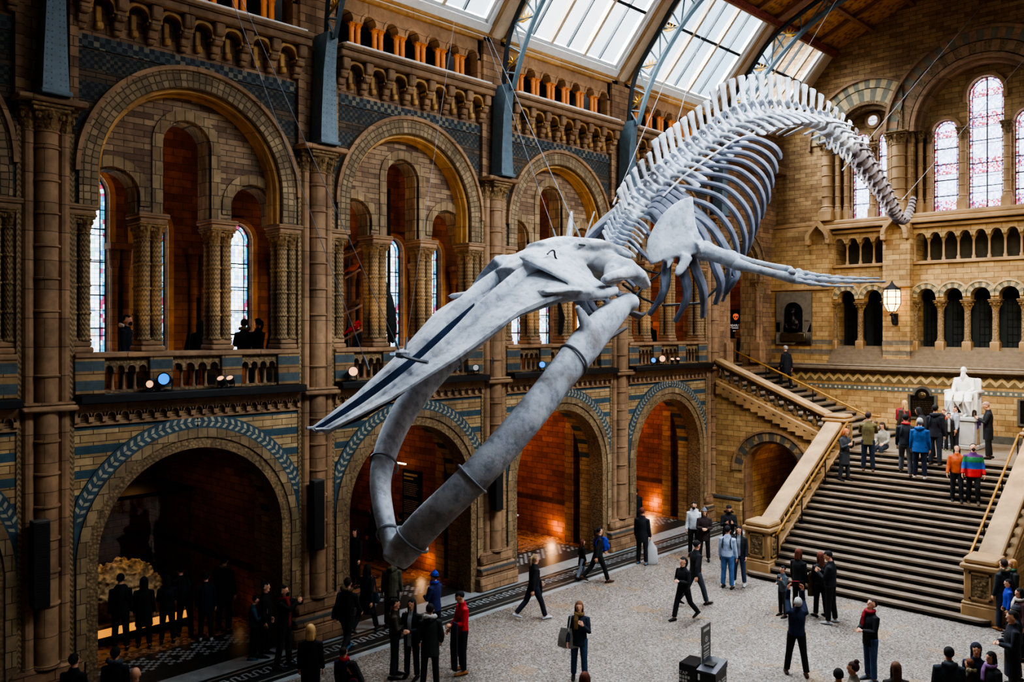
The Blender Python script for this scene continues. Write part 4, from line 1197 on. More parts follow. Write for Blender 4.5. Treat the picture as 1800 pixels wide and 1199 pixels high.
b.lathe([(.32, 1.0), (.28, 1.06), (.1, 1.2), (.05, 1.28), (.02, 1.36)], (0, -.42, 0), 6, a0=.3); b.build('frame', m_black, g, smooth=False)

# bust niche
c = onx(1405, 560, -17) ; cx = -16.95
g = thing('memorial_tablet', 'grey slate memorial with a bronze bust in a niche, left of the arcade', 'memorial', EW((cx, .43, 6.84)))
def TB(p): return Vector((p[0], -p[1], p[2]))
b = MB(TB); b.arch_panel(-.78, .78, 0, 2.2, 0, .43, 1.35, .52, 0, .1, 20, back=False, ends=True); b.box(-.78, .78, 0, .03, 0, 2.2)
for sg in (-1, 1): b.box(sg*.62-.13, sg*.62+.13, .1, .13, 1.0, 1.12)
b.build('surround', m_tablet, g)
b = MB(TB); b.arch_ring(0, 1.35, .43, .5, .08, .14, 20, drop=.83); b.build('niche_moulding', m_tablet, g)
b = MB(TB); b.box(-.43, .43, .03, .05, .52, 1.8); b.build('niche_back', m_black, g)
b = MB(TB); b.cbox(-.55, .55, .05, .2, .12, .48, .03); b.build('relief_panel', m_bronze_text, g)
b = MB(TB); b.ell((0, .16, 1.36), (.13, .12, .17)); b.ell((0, .26, 1.34), (.03, .05, .05)); b.tube([(0, .14, .95), (0, .14, 1.25)], [(.14), (.09)], 10)
b.tube([(0, .13, .55), (0, .13, .8), (0, .13, 1.0), (0, .13, 1.12)], [(.3, .15), (.33, .16), (.26, .13), (.1, .1)], 12, up=(0, 1, 0))
b.tube([(-.3, .2, .85), (-.2, .26, .65), (.1, .3, .72)], [.07, .065, .045], 8); b.tube([(.3, .2, .85), (.24, .27, .65), (-.02, .3, .68)], [.07, .065, .045], 8)
b.tube([(-.2, .28, .6), (.42, .26, .98)], .018, 6); b.ell((0, .14, 1.47), (.15, .14, .06))
BUST = organic(b, .02, m_bronze); BUST_G = g

# bronze plaques beside the statue
def plaque(x0, x1, z0, z1, label, content):
    w = x1-x0; h = z1-z0
    g = thing('wall_plaque', label, 'plaque', EW(((x0+x1)/2, .5, z0)))
    def outline(e):
        q = w/2-e; a = q*.62
        return [(-q, e), (q, e), (q, h*.74-e*.4), (a, h*.74-e*.4)] + [(a*cos(PI*i/12), h*.74 - e*.4 + (h*.26-e*.6)*sin(PI*i/12)) for i in range(1, 12)] + [(-a, h*.74-e*.4), (-q, h*.74-e*.4)]
    b = MB(TB); b.prism(outline(0), 0, .08, lambda a, z, d: (a, d, z)); b.build('stone_frame', m_slate, g)
    b = MB(TB); b.prism(outline(.1), .07, .1, lambda a, z, d: (a, d, z)); b.build('bronze_plate', m_bronze, g)
    b = MB(TB); rnd = random.Random(3)
    if content == 'text':
        b.ell((0, .1, h*.72), (w*.14, .03, h*.1)); b.ell((0, .1, h*.72), (w*.08, .05, h*.07))
        for r in range(7):
            z = h*.52 - r*h*.055; x = -w*.33
            while x < w*.33:
                l = rnd.uniform(.04, .12); b.box(x, min(x+l, w*.34), .1, .106, z, z+h*.022); x += l+.03
    else:
        b.ell((-w*.05, .1, h*.35), (w*.12, .05, h*.1)); b.tube([(-.1, .12, h*.4), (.0, .12, h*.55), (.12, .12, h*.5)], .05, 6); b.tube([(.05, .12, h*.3), (-.2, .12, h*.22)], .04, 6)
    b.build('relief', m_bronze_text, g)
pl0, pl1 = ony(1596, 712, 34.9), ony(1645, 712, 34.9)
plaque(-12.25, -11.2, 4.05, 5.32, 'dark bronze plaque in a stone frame with a rounded head, left of the statue', 'text')
plaque(-8.5, -7.45, 4.05, 5.32, 'dark bronze plaque in a stone frame at the right edge, right of the statue', 'fig')

# tall column loudspeakers on the pillars
for k, nm in ((0, 'nearest pillar, left edge'), (1, 'second pillar'), (2, 'third pillar, behind the jaw'), (3, 'fourth pillar')):
    y = PY[k]
    g = thing('column_loudspeaker', 'tall narrow black loudspeaker on the %s' % nm, 'loudspeaker', (WX+.36, y-.22, 2.3 if k else 2.45))
    b = MB(); b.cbox(-.1, .12, -.15, .15, 0, 1.6, .015); b.build('cabinet', m_black, g)
    b = MB()
    for i in range(32): b.box(.118, .124, -.13, .13, .04+i*.048, .07+i*.048)
    b.build('grille', m_riser, g, smooth=False)
    b = MB(); b.cbox(-.1, .12, -.15, .15, 1.6, 1.63, .01); b.build('top_cap', m_slate, g)
    b = MB(); b.box(-.2, -.1, -.03, .03, .3, .4); b.box(-.2, -.1, -.03, .03, 1.2, 1.3); b.build('bracket', m_black, g)

# stage lights standing on the gallery ledge
def spot(px, py, lens, label, sz=1.0, dirn=(.55, -.5, .1)):
    sz *= .74
    d = ray(px, py); t = (WX+.28)/d.x; P = Vector((WX+.27, d.y*t, 6.206))
    g = thing('stage_light', label, 'stage light', P)
    q = Vector(dirn).normalized().to_track_quat('Z', 'Y').to_matrix(); c = Vector((0, 0, .26*sz))
    b = MB(); M4 = Matrix.Translation(c) @ q.to_4x4(); b.M = M4
    b.lathe([(.05, -.16), (.1, -.12), (.12, .0), (.15, .16), (.13, .16), (.1, .08)], n=14); b.M = None; 
    for v in b.v: v[:] = c + (v-c)*sz
    b.build('housing', m_black, g)
    b = MB(M4); b.lathe([(.001, .12), (.06, .125), (.125, .14), (.125, .145), (.001, .15)], n=14)
    for v in b.v: v[:] = c + (v-c)*sz
    b.build('lens', lens, g)
    b = MB(); b.lathe([(.1*sz, 0), (.1*sz, .02), (.03, .04)], n=10); b.tube([(0, .14*sz, .02), (0, .15*sz, .26*sz)], .014, 6); b.tube([(0, -.14*sz, .02), (0, -.15*sz, .26*sz)], .014, 6); b.tube([(0, -.14*sz, .03), (0, .14*sz, .03)], .014, 6); b.build('yoke', m_black, g)
spot(292, 676, m_lamp_blue, 'largest stage light with a glowing blue lens, left of the second pillar', 1.25)
spot(266, 678, m_lamp_peach, 'small stage light with a pale pink lens beside the large blue one', .8)
spot(390, 672, m_lamp_peach, 'left light of the dark pair on the nearest bay ledge', .8, (.3, -.4, .6))
spot(406, 672, m_lamp_peach, 'right light of the dark pair on the nearest bay ledge', .8, (.3, -.4, .6))
spot(620, 662, m_lamp_peach, 'pale cream stage light on the ledge beside the snout tip', 1.2, (.6, -.3, .1))
spot(838, 650, m_white, 'white unlit stage light on the ledge behind the upper jaw', .9, (.5, -.7, .3))
spot(953, 642, m_lamp_blue, 'stage light with a blue lens half hidden by the near jawbone', 1.0)
spot(1148, 636, m_lamp_blue, 'blue stage light in the cluster near the stair head', .9)
spot(1163, 636, m_lamp_peach, 'bright peach stage light in the cluster near the stair head', 1.2, (.6, -.5, 0))
spot(1182, 636, m_lamp_peach, 'small dark stage light just right of the peach one', .7, (.3, -.3, .6))
spot(1192, 634, m_lamp_peach, 'last small stage light at the right end of the cluster', .7, (.3, -.3, .6))

# coral display in the first archway
CX, CY_ = -22.0, 9.0
g = thing('coral_display', 'low lit display plinth with glowing amber edges in the nearest archway', 'display plinth', (CX, CY_, 0), 0)
b = MB(); b.cbox(-1.0, .8, -1.35, 1.25, 0, .22, .02); b.build('base', m_black, g)
b = MB(); b.cbox(-1.05, .85, -1.4, 1.3, .22, .42, .02); b.build('lit_edge', m_led, g)
b = MB(); b.cbox(-1.08, .88, -1.43, 1.33, .42, .5, .02); b.build('top_slab', m_coping, g)
b = MB(); b.box(-1.04, .84, -1.39, -1.38, .5, 3.4); b.box(.83, .84, -1.39, 1.29, .5, 3.4); b.box(-1.04, .84, 1.28, 1.29, .5, 3.4); b.build('glass_case', m_clear, g, smooth=False)
b = MB(); b.box(-1.1, .9, -1.45, 1.35, 3.4, 3.5)
for sx in (-1.04, .82):
    for sy in (-1.39, 1.27): b.box(sx, sx+.015, sy, sy+.015, .5, 3.4)
b.build('case_frame', m_irondark, g, smooth=False)
rnd = random.Random(5)
b = MB()
for i in range(420):
    a = rnd.uniform(0, 2*PI); e = math.acos(rnd.uniform(0.0, 1)); R_ = rnd.uniform(.9, 1.02)
    p = Vector((.8*sin(e)*cos(a), 1.0*sin(e)*sin(a), .25+1.0*cos(e)))*R_
    b.ell(p, (rnd.uniform(.04, .08), rnd.uniform(.04, .08), rnd.uniform(.03, .07)), n=6, m=4)
b.ell((0, 0, .3), (.76, .95, .9)); b.tube([(0, 0, 0), (0, 0, .4)], [.35, .5], 10)
CORAL = organic(b, .028, plain('pale_coral', srgb(226, 190, 140), .8, var=.25, scale=12))
CORAL_LOC = (CX-.1, CY_-.05, .5)

# black information board on the cross wall
bx = -21.3
g = thing('information_board', 'tall black panel of white text on the archway wall behind the lower jaw', 'information board', (bx, PY[3]-.36, 1.0))
b = MB(); b.cbox(-.45, .45, 0, .05, 0, 2.05, .01); b.build('panel', m_black, g)
b = MB(); rnd = random.Random(9)
b.box(-.36, .3, -.006, 0, 1.86, 1.93); b.box(-.36, .1, -.006, 0, 1.74, 1.8)
for r in range(22):
    if r in (7, 8, 16): continue
    z = 1.6 - r*.06; x = -.36; e = rnd.uniform(.2, .36)
    while x < e: l = rnd.uniform(.03, .11); b.box(x, min(x+l, e), -.006, 0, z, z+.026); x += l+.022
b.build('lettering', plain('dim_white_print', srgb(170, 164, 150), .7), g, smooth=False)
b = MB(); b.box(-.5, .0, -.25, -.2, 2.24, 2.28); b.tube([(-.25, 0, 2.2), (-.25, -.22, 2.26)], .012, 6); b.build('picture_light', glow('strip_light', srgb(255, 236, 200), 3.0), g, smooth=False)

def text(name, s, mat, size, parent, loc, rot, ext=.004, align='CENTER'):
    cu = bpy.data.curves.new(name, 'FONT'); cu.body = s; cu.size = size; cu.extrude = ext; cu.align_x = align; cu.materials.append(mat)
    t = bpy.data.objects.new('lettering_curve', cu); COL.objects.link(t); dg = bpy.context.evaluated_depsgraph_get(); dg.update()
    me = bpy.data.meshes.new_from_object(t.evaluated_get(dg), depsgraph=dg); bpy.data.objects.remove(t)
    return link(name, me, parent, loc, rot)
# exhibition sign at the stair head
P = onx(1299, 600, -20.2)
g = thing('exhibition_sign', 'black upright sign with an orange skull emblem and the word TREASURES', 'sign', (-19.9, 35.3, 6.06), rad(29))
b = MB(); b.cbox(-.42, .42, -.03, .03, 1.0, 2.3, .01); b.build('panel', m_black, g)
b = MB(); b.cbox(-.42, .42, -.035, .035, 0, 1.0, .01); b.build('white_base', m_white, g)
m_sign_w = glow('sign_white', srgb(240, 240, 240), .5)
text('lettering', 'TREASURES', m_sign_w, .135, g, (0, -.035, 1.55), (PI/2, 0, 0))
b = MB()
for z, w_, h_ in ((1.49, .24, .018), (1.45, .16, .016), (1.33, .12, .03)):
    x = -w_
    while x < w_: b.box(x, min(x+.05, w_), -.04, -.034, z, z+h_); x += .062
b.build('small_print', m_sign_w, g, smooth=False)
b = MB(lambda p: Vector((p[0]*.62, -.035-p[1], .62*(p[2]-2.2)+1.97)))
mo = glow('sign_orange', srgb(230, 120, 80), .6)
b.prism([(.2*cos(a), 2.26+.2*sin(a)) for a in [rad(q) for q in range(-30, 211, 15)]] + [(-.12, 2.06), (-.06, 1.98), (.06, 1.98), (.12, 2.06)], 0, .006, lambda a, z, d: (a, d, z))
b.mi = 1
for sg in (-1, 1): b.prism([(sg*.085+.055*cos(2*PI*i/10), 2.2+.06*sin(2*PI*i/10)) for i in range(10)], .006, .01, lambda a, z, d: (a, d, z))
b.prism([(-.03, 2.06), (.03, 2.06), (0, 2.13)], .006, .01, lambda a, z, d: (a, d, z)); b.build('skull_emblem', [mo, m_black], g, smooth=False)

# donation box with its sign
P = onz(1232, 1235, 0)
g = thing('donation_box', 'black donation box with an upright notice on the open floor before the stairs', 'donation box', (P.x, P.y, 0), rad(7)); g.scale = (.86, .86, .76)
m_gun = plain('gloss_black_panel', srgb(24, 25, 27), .3)
b = MB(); b.cbox(-.42, .02, -.3, .3, 0, 1.06, .015); b.build('cabinet', m_gun, g)
b = MB(); b.cbox(.05, .5, -.32, .32, 0, .95, .015); b.build('card_cabinet', m_gun, g)
b = MB(); b.prism([(-.34, .95), (.34, .95), (.34, 1.14), (-.34, 1.0)], .04, .51, lambda a, z, d: (d, a, z)); b.build('sloping_top', plain('grey_screen_panel', srgb(66, 66, 74), .4), g, smooth=False)
b = MB(); b.box(.14, .36, -.12, .12, 1.04, 1.1); b.build('card_reader', m_slate, g, smooth=False)
b = MB(); b.cbox(.012, .04, -.02, .46, .3, 2.0, .004); b.build('notice_panel', plain('grey_notice', srgb(92, 90, 86), .5), g)
b = MB(); b.tube([(.026, -.03, 0), (.026, -.03, 1.5)], .012, 6); b.build('notice_post', m_white, g)
m_tx = plain('pale_print', srgb(190, 186, 178), .6)
RT = (PI/2, 0, PI/2)
b = MB()
for z, hw, h_ in ((1.84, .16, .07), (1.44, .15, .04), (1.36, .12, .035), (1.26, .15, .03), (1.2, .14, .03), (1.14, .15, .03), (1.08, .1, .03)):
    y = .22-hw
    while y < .22+hw: b.box(.04, .045, y, min(y+.05, .22+hw), z, z+h_); y += .062
b.build('notice_print', m_tx, g, smooth=False)
b = MB(lambda p: Vector((.042+p[1], .22+p[0], p[2]))); b.arch_ring(0, 1.62, .055, .075, 0, .004, 20, a1=2*PI); b.ell((0, 0, 1.62), (.025, .006, .03), n=8, m=5); b.build('notice_emblem', m_tx, g, smooth=False)
text('lettering', 'TAP', m_tx, .12, g, (-.3, -.305, .78), (PI/2, 0, 0))
b = MB()
for z, x1 in ((.68, .13), (.58, .09)):
    x = -.4
    while x < -.4+x1*2: b.box(x, x+.05, -.307, -.3, z, z+.07); x += .07
b.build('small_print', m_tx, g, smooth=False)
b = MB(lambda p: Vector((.505+p[1], p[0], p[2]))); b.arch_ring(-.12, .66, .075, .1, 0, .005, 22, a1=2*PI); b.box(-.14, -.1, 0, .005, .62, .7)
for z in (.7, .62): 
    for y in (.02, .1, .18): b.box(y, y+.06, 0, .005, z, z+.05)
b.build('emblem', m_tx, g, smooth=False)
b = MB(); b.box(.07, .12, -.325, -.315, .74, .9); b.build('white_label', m_white, g, smooth=False)

# green exit sign
P = onx(667, 858, -21.0)
g = thing('exit_sign', 'small glowing green exit sign hanging in the second archway', 'exit sign', P)
b = MB(); b.cbox(-.03, .03, -.22, .22, -.1, .12, .01); b.build('sign_box', glow('exit_green', srgb(60, 190, 110), .8), g)
b = MB(); b.tube([(0, -.18, .12), (0, -.18, 5.4-P.z)], .008, 5); b.tube([(0, .18, .12), (0, .18, 5.4-P.z)], .008, 5); b.build('hanger', m_black, g)
# pale lit display case seen in the third arch
P = onz(893, 956, 0)
g = thing('display_case', 'white lit display case at the edge of the third archway', 'display case', (-20.4, 20.65, 0))
b = MB(); b.cbox(-.4, .4, -.5, .5, 0, .4, .02); b.build('base', m_black, g); b = MB(); b.cbox(-.38, .38, -.48, .48, .4, 1.25, .02); b.build('lit_body', glow('lit_white_case', srgb(255, 230, 196), .9), g)
b = MB(); b.cbox(-.42, .42, -.52, .52, 1.25, 1.3, .01); b.build('lid', m_white, g)
# bird display in the second gallery bay
def GP(px, py, x): return onx(px, py, x)
g = thing('bird_display', 'tall frame of branch perches with mounted birds behind the second bay balustrade', 'display', (-19.6, 13.75, 6.05))
b = MB(); 
for y in (-.5, .5): b.box(-.3, -.26, y-.02, y+.02, 0, 4.6)
b.build('frame', m_irondark, g, smooth=False)
b = MB(); b.box(-.32, -.3, -.42, -.1, .8, 3.6); b.build('blue_panel', plain('blue_backdrop', srgb(66, 70, 150), .6), g, smooth=False)
T = Matrix.Translation((19.6, -13.75, -6.05)); birds = []
for a, e in (((601, 452), (634, 438)), ((605, 490), (633, 474)), ((603, 553), (636, 537)), ((603, 598), (636, 580))):
    A, E_ = GP(*a, -19.5), GP(*e, -19.5); b = MB(T); b.tube([A, E_], .035, 6); b.build('perch', m_wood, g); birds.append((A, E_))
bi = 0
BC_ = [(60, 44, 40), (176, 84, 40), (120, 80, 50), (196, 40, 34)]
BN = ['dark', 'orange', 'brown', 'red']
PN = ['top', 'second', 'third', 'lowest']
for j, (A, E_) in enumerate(birds):
    P = A.lerp(E_, .55) + Vector((0, 0, .04))
    o = thing('mounted_bird', '%s mounted bird on the %s perch of the bird display' % (BN[j], PN[j]), 'bird', P)
    b = MB(); b.tube([(0, -.2, .02), (0, -.1, .08), (0, .02, .12), (0, .1, .16), (0, .17, .22)], [.02, .06, .085, .06, .04], 8); b.ell((0, .19, .25), (.045, .055, .05)); b.tube([(0, .22, .25), (0, .3, .235)], [.018, .003], 6)
    b.tube([(0, -.14, .07), (0, -.36, -.06)], [(.05, .015), (.06, .008)], 6, up=(0, 0, 1))
    for sg in (-1, 1): b.tube([(sg*.075, .06, .14), (sg*.085, -.06, .1), (sg*.05, -.22, .03)], [(.012, .05), (.015, .06), (.006, .015)], 6, up=(0, 0, 1)); b.tube([(sg*.03, .03, .07), (sg*.03, .03, -.02)], .008, 5)
    b.build('body', cloth(*BC_[j]), o, ang=80)
P = onx(683, 606, -19.35)
o = thing('hanging_seabird', 'dark diving seabird mounted head up on a black post beside a stained window', 'bird', P)
b = MB(); A = [(678, 500), (682, 525), (684, 550), (687, 575), (690, 600)]
pts = [onx(a, c, -19.35)-P for a, c in A]; b.tube(pts, [.05, .14, .19, .17, .06], 10, rnd=True); b.tube([pts[0], pts[0]+Vector((0, -.04, .28))], [.05, .008], 6); b.tube([pts[2]+Vector((0, .14, 0)), pts[4]+Vector((0, .12, -.1))], [(.05, .05), (.01, .02)], 6); b.build('body', cloth(36, 40, 40), o, ang=80)
b = MB(); q = pts[2]; b.tube([(q.x-.2, q.y+.15, -.6), (q.x-.2, q.y+.15, 4.4)], .05, 6); b.build('post', m_black, o)
# ---------------------------------------------------------------- the whale skeleton
WXC = -9.9
W = lambda px, py, x=WXC: onx(px, py, x)
base = W(1395, 203)
whale = thing('whale_skeleton', 'huge pale blue whale skeleton hung diving through the hall on thin wires', 'skeleton', tuple(base))
TW = Matrix.Translation(-base)
def wl(p): return Vector(p) - base
# spine -------------------------------------------------------------------------------------
SP = [(1080, 443), (1095, 410), (1112, 381), (1132, 352), (1155, 325), (1185, 300), (1215, 275), (1245, 250), (1276, 228), (1308, 214), (1345, 207), (1395, 207), (1435, 216), (1465, 233), (1490, 254), (1510, 277), (1530, 303), (1547, 329), (1562, 354), (1576, 379), (1589, 386), (1599, 370), (1606, 345)]
curve = spline([W(*p) for p in SP], 14)
acc = [0.0]
for a, e in zip(curve, curve[1:]): acc.append(acc[-1] + (e-a).length)
TOT = acc[-1]
def spine(s):
    s = max(0, min(TOT, s)); i = 0
    lo, hi = 0, len(acc)-1
    while hi-lo > 1:
        m = (lo+hi)//2
        if acc[m] <= s: lo = m
        else: hi = m
    t = (s-acc[lo])/max(1e-9, acc[hi]-acc[lo]); p = curve[lo].lerp(curve[hi], t)
    a = max(0, lo-3); e = min(len(curve)-1, lo+4); tg = (curve[e]-curve[a]).normalized()
    return p, tg
def frame(tg):
    X = Vector((1, 0, 0)); N = X.cross(tg).normalized(); return X, tg, N   # N dorsal
def vert_mesh(nm, cr, cl, sh, sw, tl, tw, arch=True, chev=False):
    """vertebra: y = tailwards, z = dorsal, x = lateral"""
    b = MB(); h = cl/2
    b.tube([(0, -h, 0), (0, -h*.85, 0), (0, 0, 0), (0, h*.85, 0), (0, h, 0)], [cr*.92, cr, cr*.84, cr, cr*.92], 14)
    if sh > 0:
        for sg in (-1, 1): b.tube([(sg*cr*.5, 0, cr*.6), (sg*cr*.45, -.02, cr*1.3), (0, 0, cr*1.9)], [(.05, min(.09, cl*.3)), (.04, min(.08, cl*.26)), (.04, min(.09, cl*.3))], 8, up=(0, 1, 0))
        top = cr*1.7 + sh
        b.tube([(0, -.03, cr*1.5), (0, .0, cr*1.5+sh*.35), (0, .03, cr*1.5+sh*.75), (0, .05, top-.03), (0, .05, top)], [(.03, sw*.6), (.026, sw*.45), (.03, sw*.5), (.042, sw*.62), (.03, sw*.5)], 10, up=(0, 1, 0))
        for sg in (-1, 1): b.tube([(sg*.05, -.05, cr*1.7), (sg*.09, -h*1.15, cr*1.95), (sg*.1, -h*1.5, cr*2.1)], [(.03, .05), (.022, .05), (.012, .03)], 7)
    if tl > 0:
        for sg in (-1, 1):
            b.tube([(sg*cr*.7, .02, .04), (sg*(cr+tl*.3), -.0, .0), (sg*(cr+tl*.68), -.06, -tl*.17), (sg*(cr+tl*.92), -.12, -tl*.33), (sg*(cr+tl), -.13, -tl*.37)], [(tw*.36, .055), (tw*.26, .04), (tw*.3, .034), (tw*.42, .03), (tw*.3, .02)], 10, up=(0, 0, 1))
    if chev:
        for sg in (-1, 1): b.tube([(sg*.07, h, -cr), (sg*.05, h, -cr-.15), (0, h, -cr-.3)], [(.025, .06), (.02, .07), (.015, .08)], 7, up=(0, 1, 0))
    return organic(b, .02, m_bone, smooth=1)
VT = {'cervical': vert_mesh('c', .15, .06, .24, .07, .3, .07), 'thoracic_front': vert_mesh('t', .16, .19, .42, .17, .5, .18),
      'thoracic': vert_mesh('t', .17, .25, .52, .23, .62, .22), 'lumbar': vert_mesh('l', .19, .29, .62, .28, .68, .25),
      'caudal': vert_mesh('d', .22, .32, .34, .2, .34, .2, chev=True), 'caudal_small': vert_mesh('e', .26, .29, .12, .16, .14, .18, chev=True), 'tail_tip': vert_mesh('f', .27, .26, 0, 0, .05, .1)}
# mandibles ---------------------------------------------------------------------------------
JN = [(692, 990, -9.86), (705, 972, -9.8), (745, 925, -9.45), (800, 872, -9.05), (860, 812, -8.75), (925, 738, -8.55), (985, 662, -8.5), (1030, 605, -8.52), (1070, 560, -8.6), (1098, 536, -8.65)]
def mirw(p): return Vector((2*WXC - p.x, p.y, p.z))
def mandible(mir):
    pts = [W(*p) for p in JN]
    cor = [W(1035, 590, -8.5), W(1026, 562, -8.45), W(1014, 538, -8.4)]
    con = [W(1090, 545, -8.62), W(1104, 532, -8.65)]
    if mir: pts = [mirw(p) for p in pts]; cor = [mirw(p) for p in cor]; con = [mirw(p) for p in con]
    b = MB(TW)
    rr = [(.1, .2), (.13, .24), (.15, .25), (.165, .245), (.18, .25), (.19, .255), (.185, .26), (.17, .3), (.15, .26), (.13, .16)]
    sp = spline(pts, 4); R = []
    for i in range(len(sp)):
        t = i/4; k = min(int(t), len(rr)-2); f = t-k
        R.append((lerp(rr[k][0], rr[k+1][0], f), lerp(rr[k][1], rr[k+1][1], f)))
    b.tube(sp, R, 14, up=(.15 if mir else -.15, -.35, 1), rnd=False)
    b.tube(cor, [(.07, .2), (.05, .14), (.03, .06)], 8, up=(0, 1, .6)); b.ell(wl(con[1]) + base, (.2, .2, .17))
    return organic(b, .04, m_bone, smooth=3), pts
MAN = [mandible(False), mandible(True)]
# skull -------------------------------------------------------------------------------------
def skull_z(y): return interp([(6.65, 6.2), (7.5, 6.62), (8.5, 7.2), (9.5, 7.92), (10.5, 8.5), (11.2, 8.85), (12, 9.0), (13.2, 8.85)], y)
def edge_z(y): return interp([(6.65, 6.18), (7.5, 6.56), (8.5, 7.12), (9.5, 7.78), (10.3, 8.1), (11.1, 8.2)], y)
WID = [(6.5, .12), (6.6, .17), (6.75, .22), (7.0, .29), (7.5, .42), (8.5, .68), (9.5, .96), (10.2, 1.15), (10.7, 1.32), (11.1, 1.38)]
ROS = []
b = MB(TW)
for sg in (-1, 1):   # maxilla: thin arched plates either side of the slot
    rows = []; mx_ = MB(TW)
    ys = [6.48, 6.55, 6.65, 6.8, 7.1, 7.5, 8.0, 8.5, 9.0, 9.5, 10.0, 10.4, 10.75, 11.05]
    for y in ys:
        w_ = interp(WID, y); zc = skull_z(y); ze = edge_z(y); xi = interp([(6.48, .085), (6.6, .1), (7.2, .13), (8.2, .15), (9.0, .13), (9.8, .22)], y)
        th = .05 + .03*(y-6.5) if y > 6.56 else .03; kl = (.05 + .1*max(0, y-7.2)) if y > 6.56 else 0
        prof = [(xi, zc-.01), (lerp(xi, w_, .3), lerp(zc, ze, .22)+.0), (lerp(xi, w_, .65), lerp(zc, ze, .6)+.0), (w_, ze), (w_*.985, ze-th*.5), (lerp(xi, w_, .65), lerp(zc, ze, .6)-th*1.2), (lerp(xi, w_, .3), zc-th-kl), (xi, zc-th-kl)]
        rows.append([mx_.P((WXC + sg*a, y, z)) for a, z in prof])
    mx_.rings(rows, True); ROS.append(('maxilla', mx_))
    pm = MB(TW)   # premaxilla ridge beside the slot
    py_ = [6.6, 7.2, 8.0, 8.8, 9.3, 9.8, 10.4, 11.0]
    off = [.12, .19, .225, .24, .27, .3, .26, .2]
    pm.tube(spline([(WXC + sg*o_, y, skull_z(y)-interp([(6.6, .02), (8.5, .03), (9.5, 0)], y)) for y, o_ in zip(py_, off)], 3), [(lerp(.02, .105, min(1, j/13)), lerp(.015, .125, min(1, j/15))) for j in range(22)], 10, up=(0, 0, 1)); ROS.append(('premaxilla', pm))
    if sg > 0:   # trough lining the snout slot, its shade put into a dark blue colour
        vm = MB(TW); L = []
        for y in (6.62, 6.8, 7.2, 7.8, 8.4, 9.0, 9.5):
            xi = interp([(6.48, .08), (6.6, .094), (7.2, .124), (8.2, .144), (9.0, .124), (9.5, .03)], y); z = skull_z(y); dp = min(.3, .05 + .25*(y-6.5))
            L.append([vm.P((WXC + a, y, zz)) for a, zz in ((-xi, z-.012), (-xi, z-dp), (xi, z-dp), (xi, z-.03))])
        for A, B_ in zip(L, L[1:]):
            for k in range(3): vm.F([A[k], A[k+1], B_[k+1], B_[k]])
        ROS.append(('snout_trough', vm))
    # supraorbital plate and its thickened rim above the orbit
    b.tube([(WXC+sg*.35, 10.9, 8.66), (WXC+sg*.8, 10.85, 8.42), (WXC+sg*1.15, 10.85, 8.18), (WXC+sg*1.34, 10.9, 8.06)], [(.75, .14), (.55, .1), (.36, .08), (.28, .07)], 10, up=(0, 0, 1))
    b.tube([(WXC+sg*1.12, 10.4, 8.0), (WXC+sg*1.28, 10.7, 8.02), (WXC+sg*1.38, 11.0, 8.05), (WXC+sg*1.4, 11.3, 8.12)], [.06, .09, .1, .07], 8)
    # maxilla rear wing and jugal rod
    b.tube([(WXC+sg*.9, 10.0, 8.05), (WXC+sg*1.15, 10.5, 8.1), (WXC+sg*1.3, 10.85, 8.02)], [(.25, .06), (.2, .07), (.08, .06)], 8, up=(0, 0, 1))
    # squamosal with zygomatic process and glenoid
    sq = [W(1062, 462, -9.2), W(1085, 470, -8.8), W(1105, 472, -8.6), W(1122, 485, -8.5), W(1136, 503, -8.55)]
    zy = [W(1112, 478, -8.55), W(1095, 482, -8.45), W(1075, 486, -8.42), W(1060, 492, -8.44)]
    gl = [W(1082, 462, -9.0), W(1076, 478, -8.75), W(1070, 490, -8.7)]
    if sg < 0: sq, zy, gl = [[mirw(p) for p in L] for L in (sq, zy, gl)]
    b.tube(sq, [(.3, .22), (.26, .2), (.22, .17), (.17, .13), (.1, .08)], 10, up=(0, 0, 1)); b.tube(zy, [.13, .1, .08, .07], 8); b.tube(gl, [.16, .15, .1], 8)
    # palate and pterygoid underneath
    b.tube([(WXC+sg*.25, 9.2, 7.35), (WXC+sg*.3, 10.0, 7.75), (WXC+sg*.35, 10.8, 8.0), (WXC+sg*.4, 11.6, 8.15)], [(.1, .06), (.22, .1), (.25, .14), (.18, .16)], 8, up=(0, 0, 1))
# braincase, vertex and occipital shield
b.tube([(WXC, 10.2, 8.35), (WXC, 10.8, 8.6), (WXC, 11.4, 8.72), (WXC, 12.0, 8.75), (WXC, 12.6, 8.68), (WXC, 13.0, 8.6), (WXC, 13.25, 8.6)], [(.35, .16), (.55, .24), (.62, .3), (.74, .36), (.68, .38), (.42, .3), (.2, .18)], 16, up=(0, 0, 1))
b.tube([(WXC, 10.9, 8.9), (WXC, 11.5, 9.02), (WXC, 12.2, 9.02), (WXC, 12.8, 8.9)], [(.25, .06), (.38, .09), (.5, .1), (.4, .08)], 10, up=(0, 0, 1))
for sg in (-1, 1): b.tube([(WXC+sg*.5, 11.3, 8.9), (WXC+sg*.78, 11.9, 8.92), (WXC+sg*.85, 12.4, 8.75)], [(.08, .05), (.09, .06), (.08, .07)], 8)
SKULL = organic(b, .036, m_bone, smooth=2)
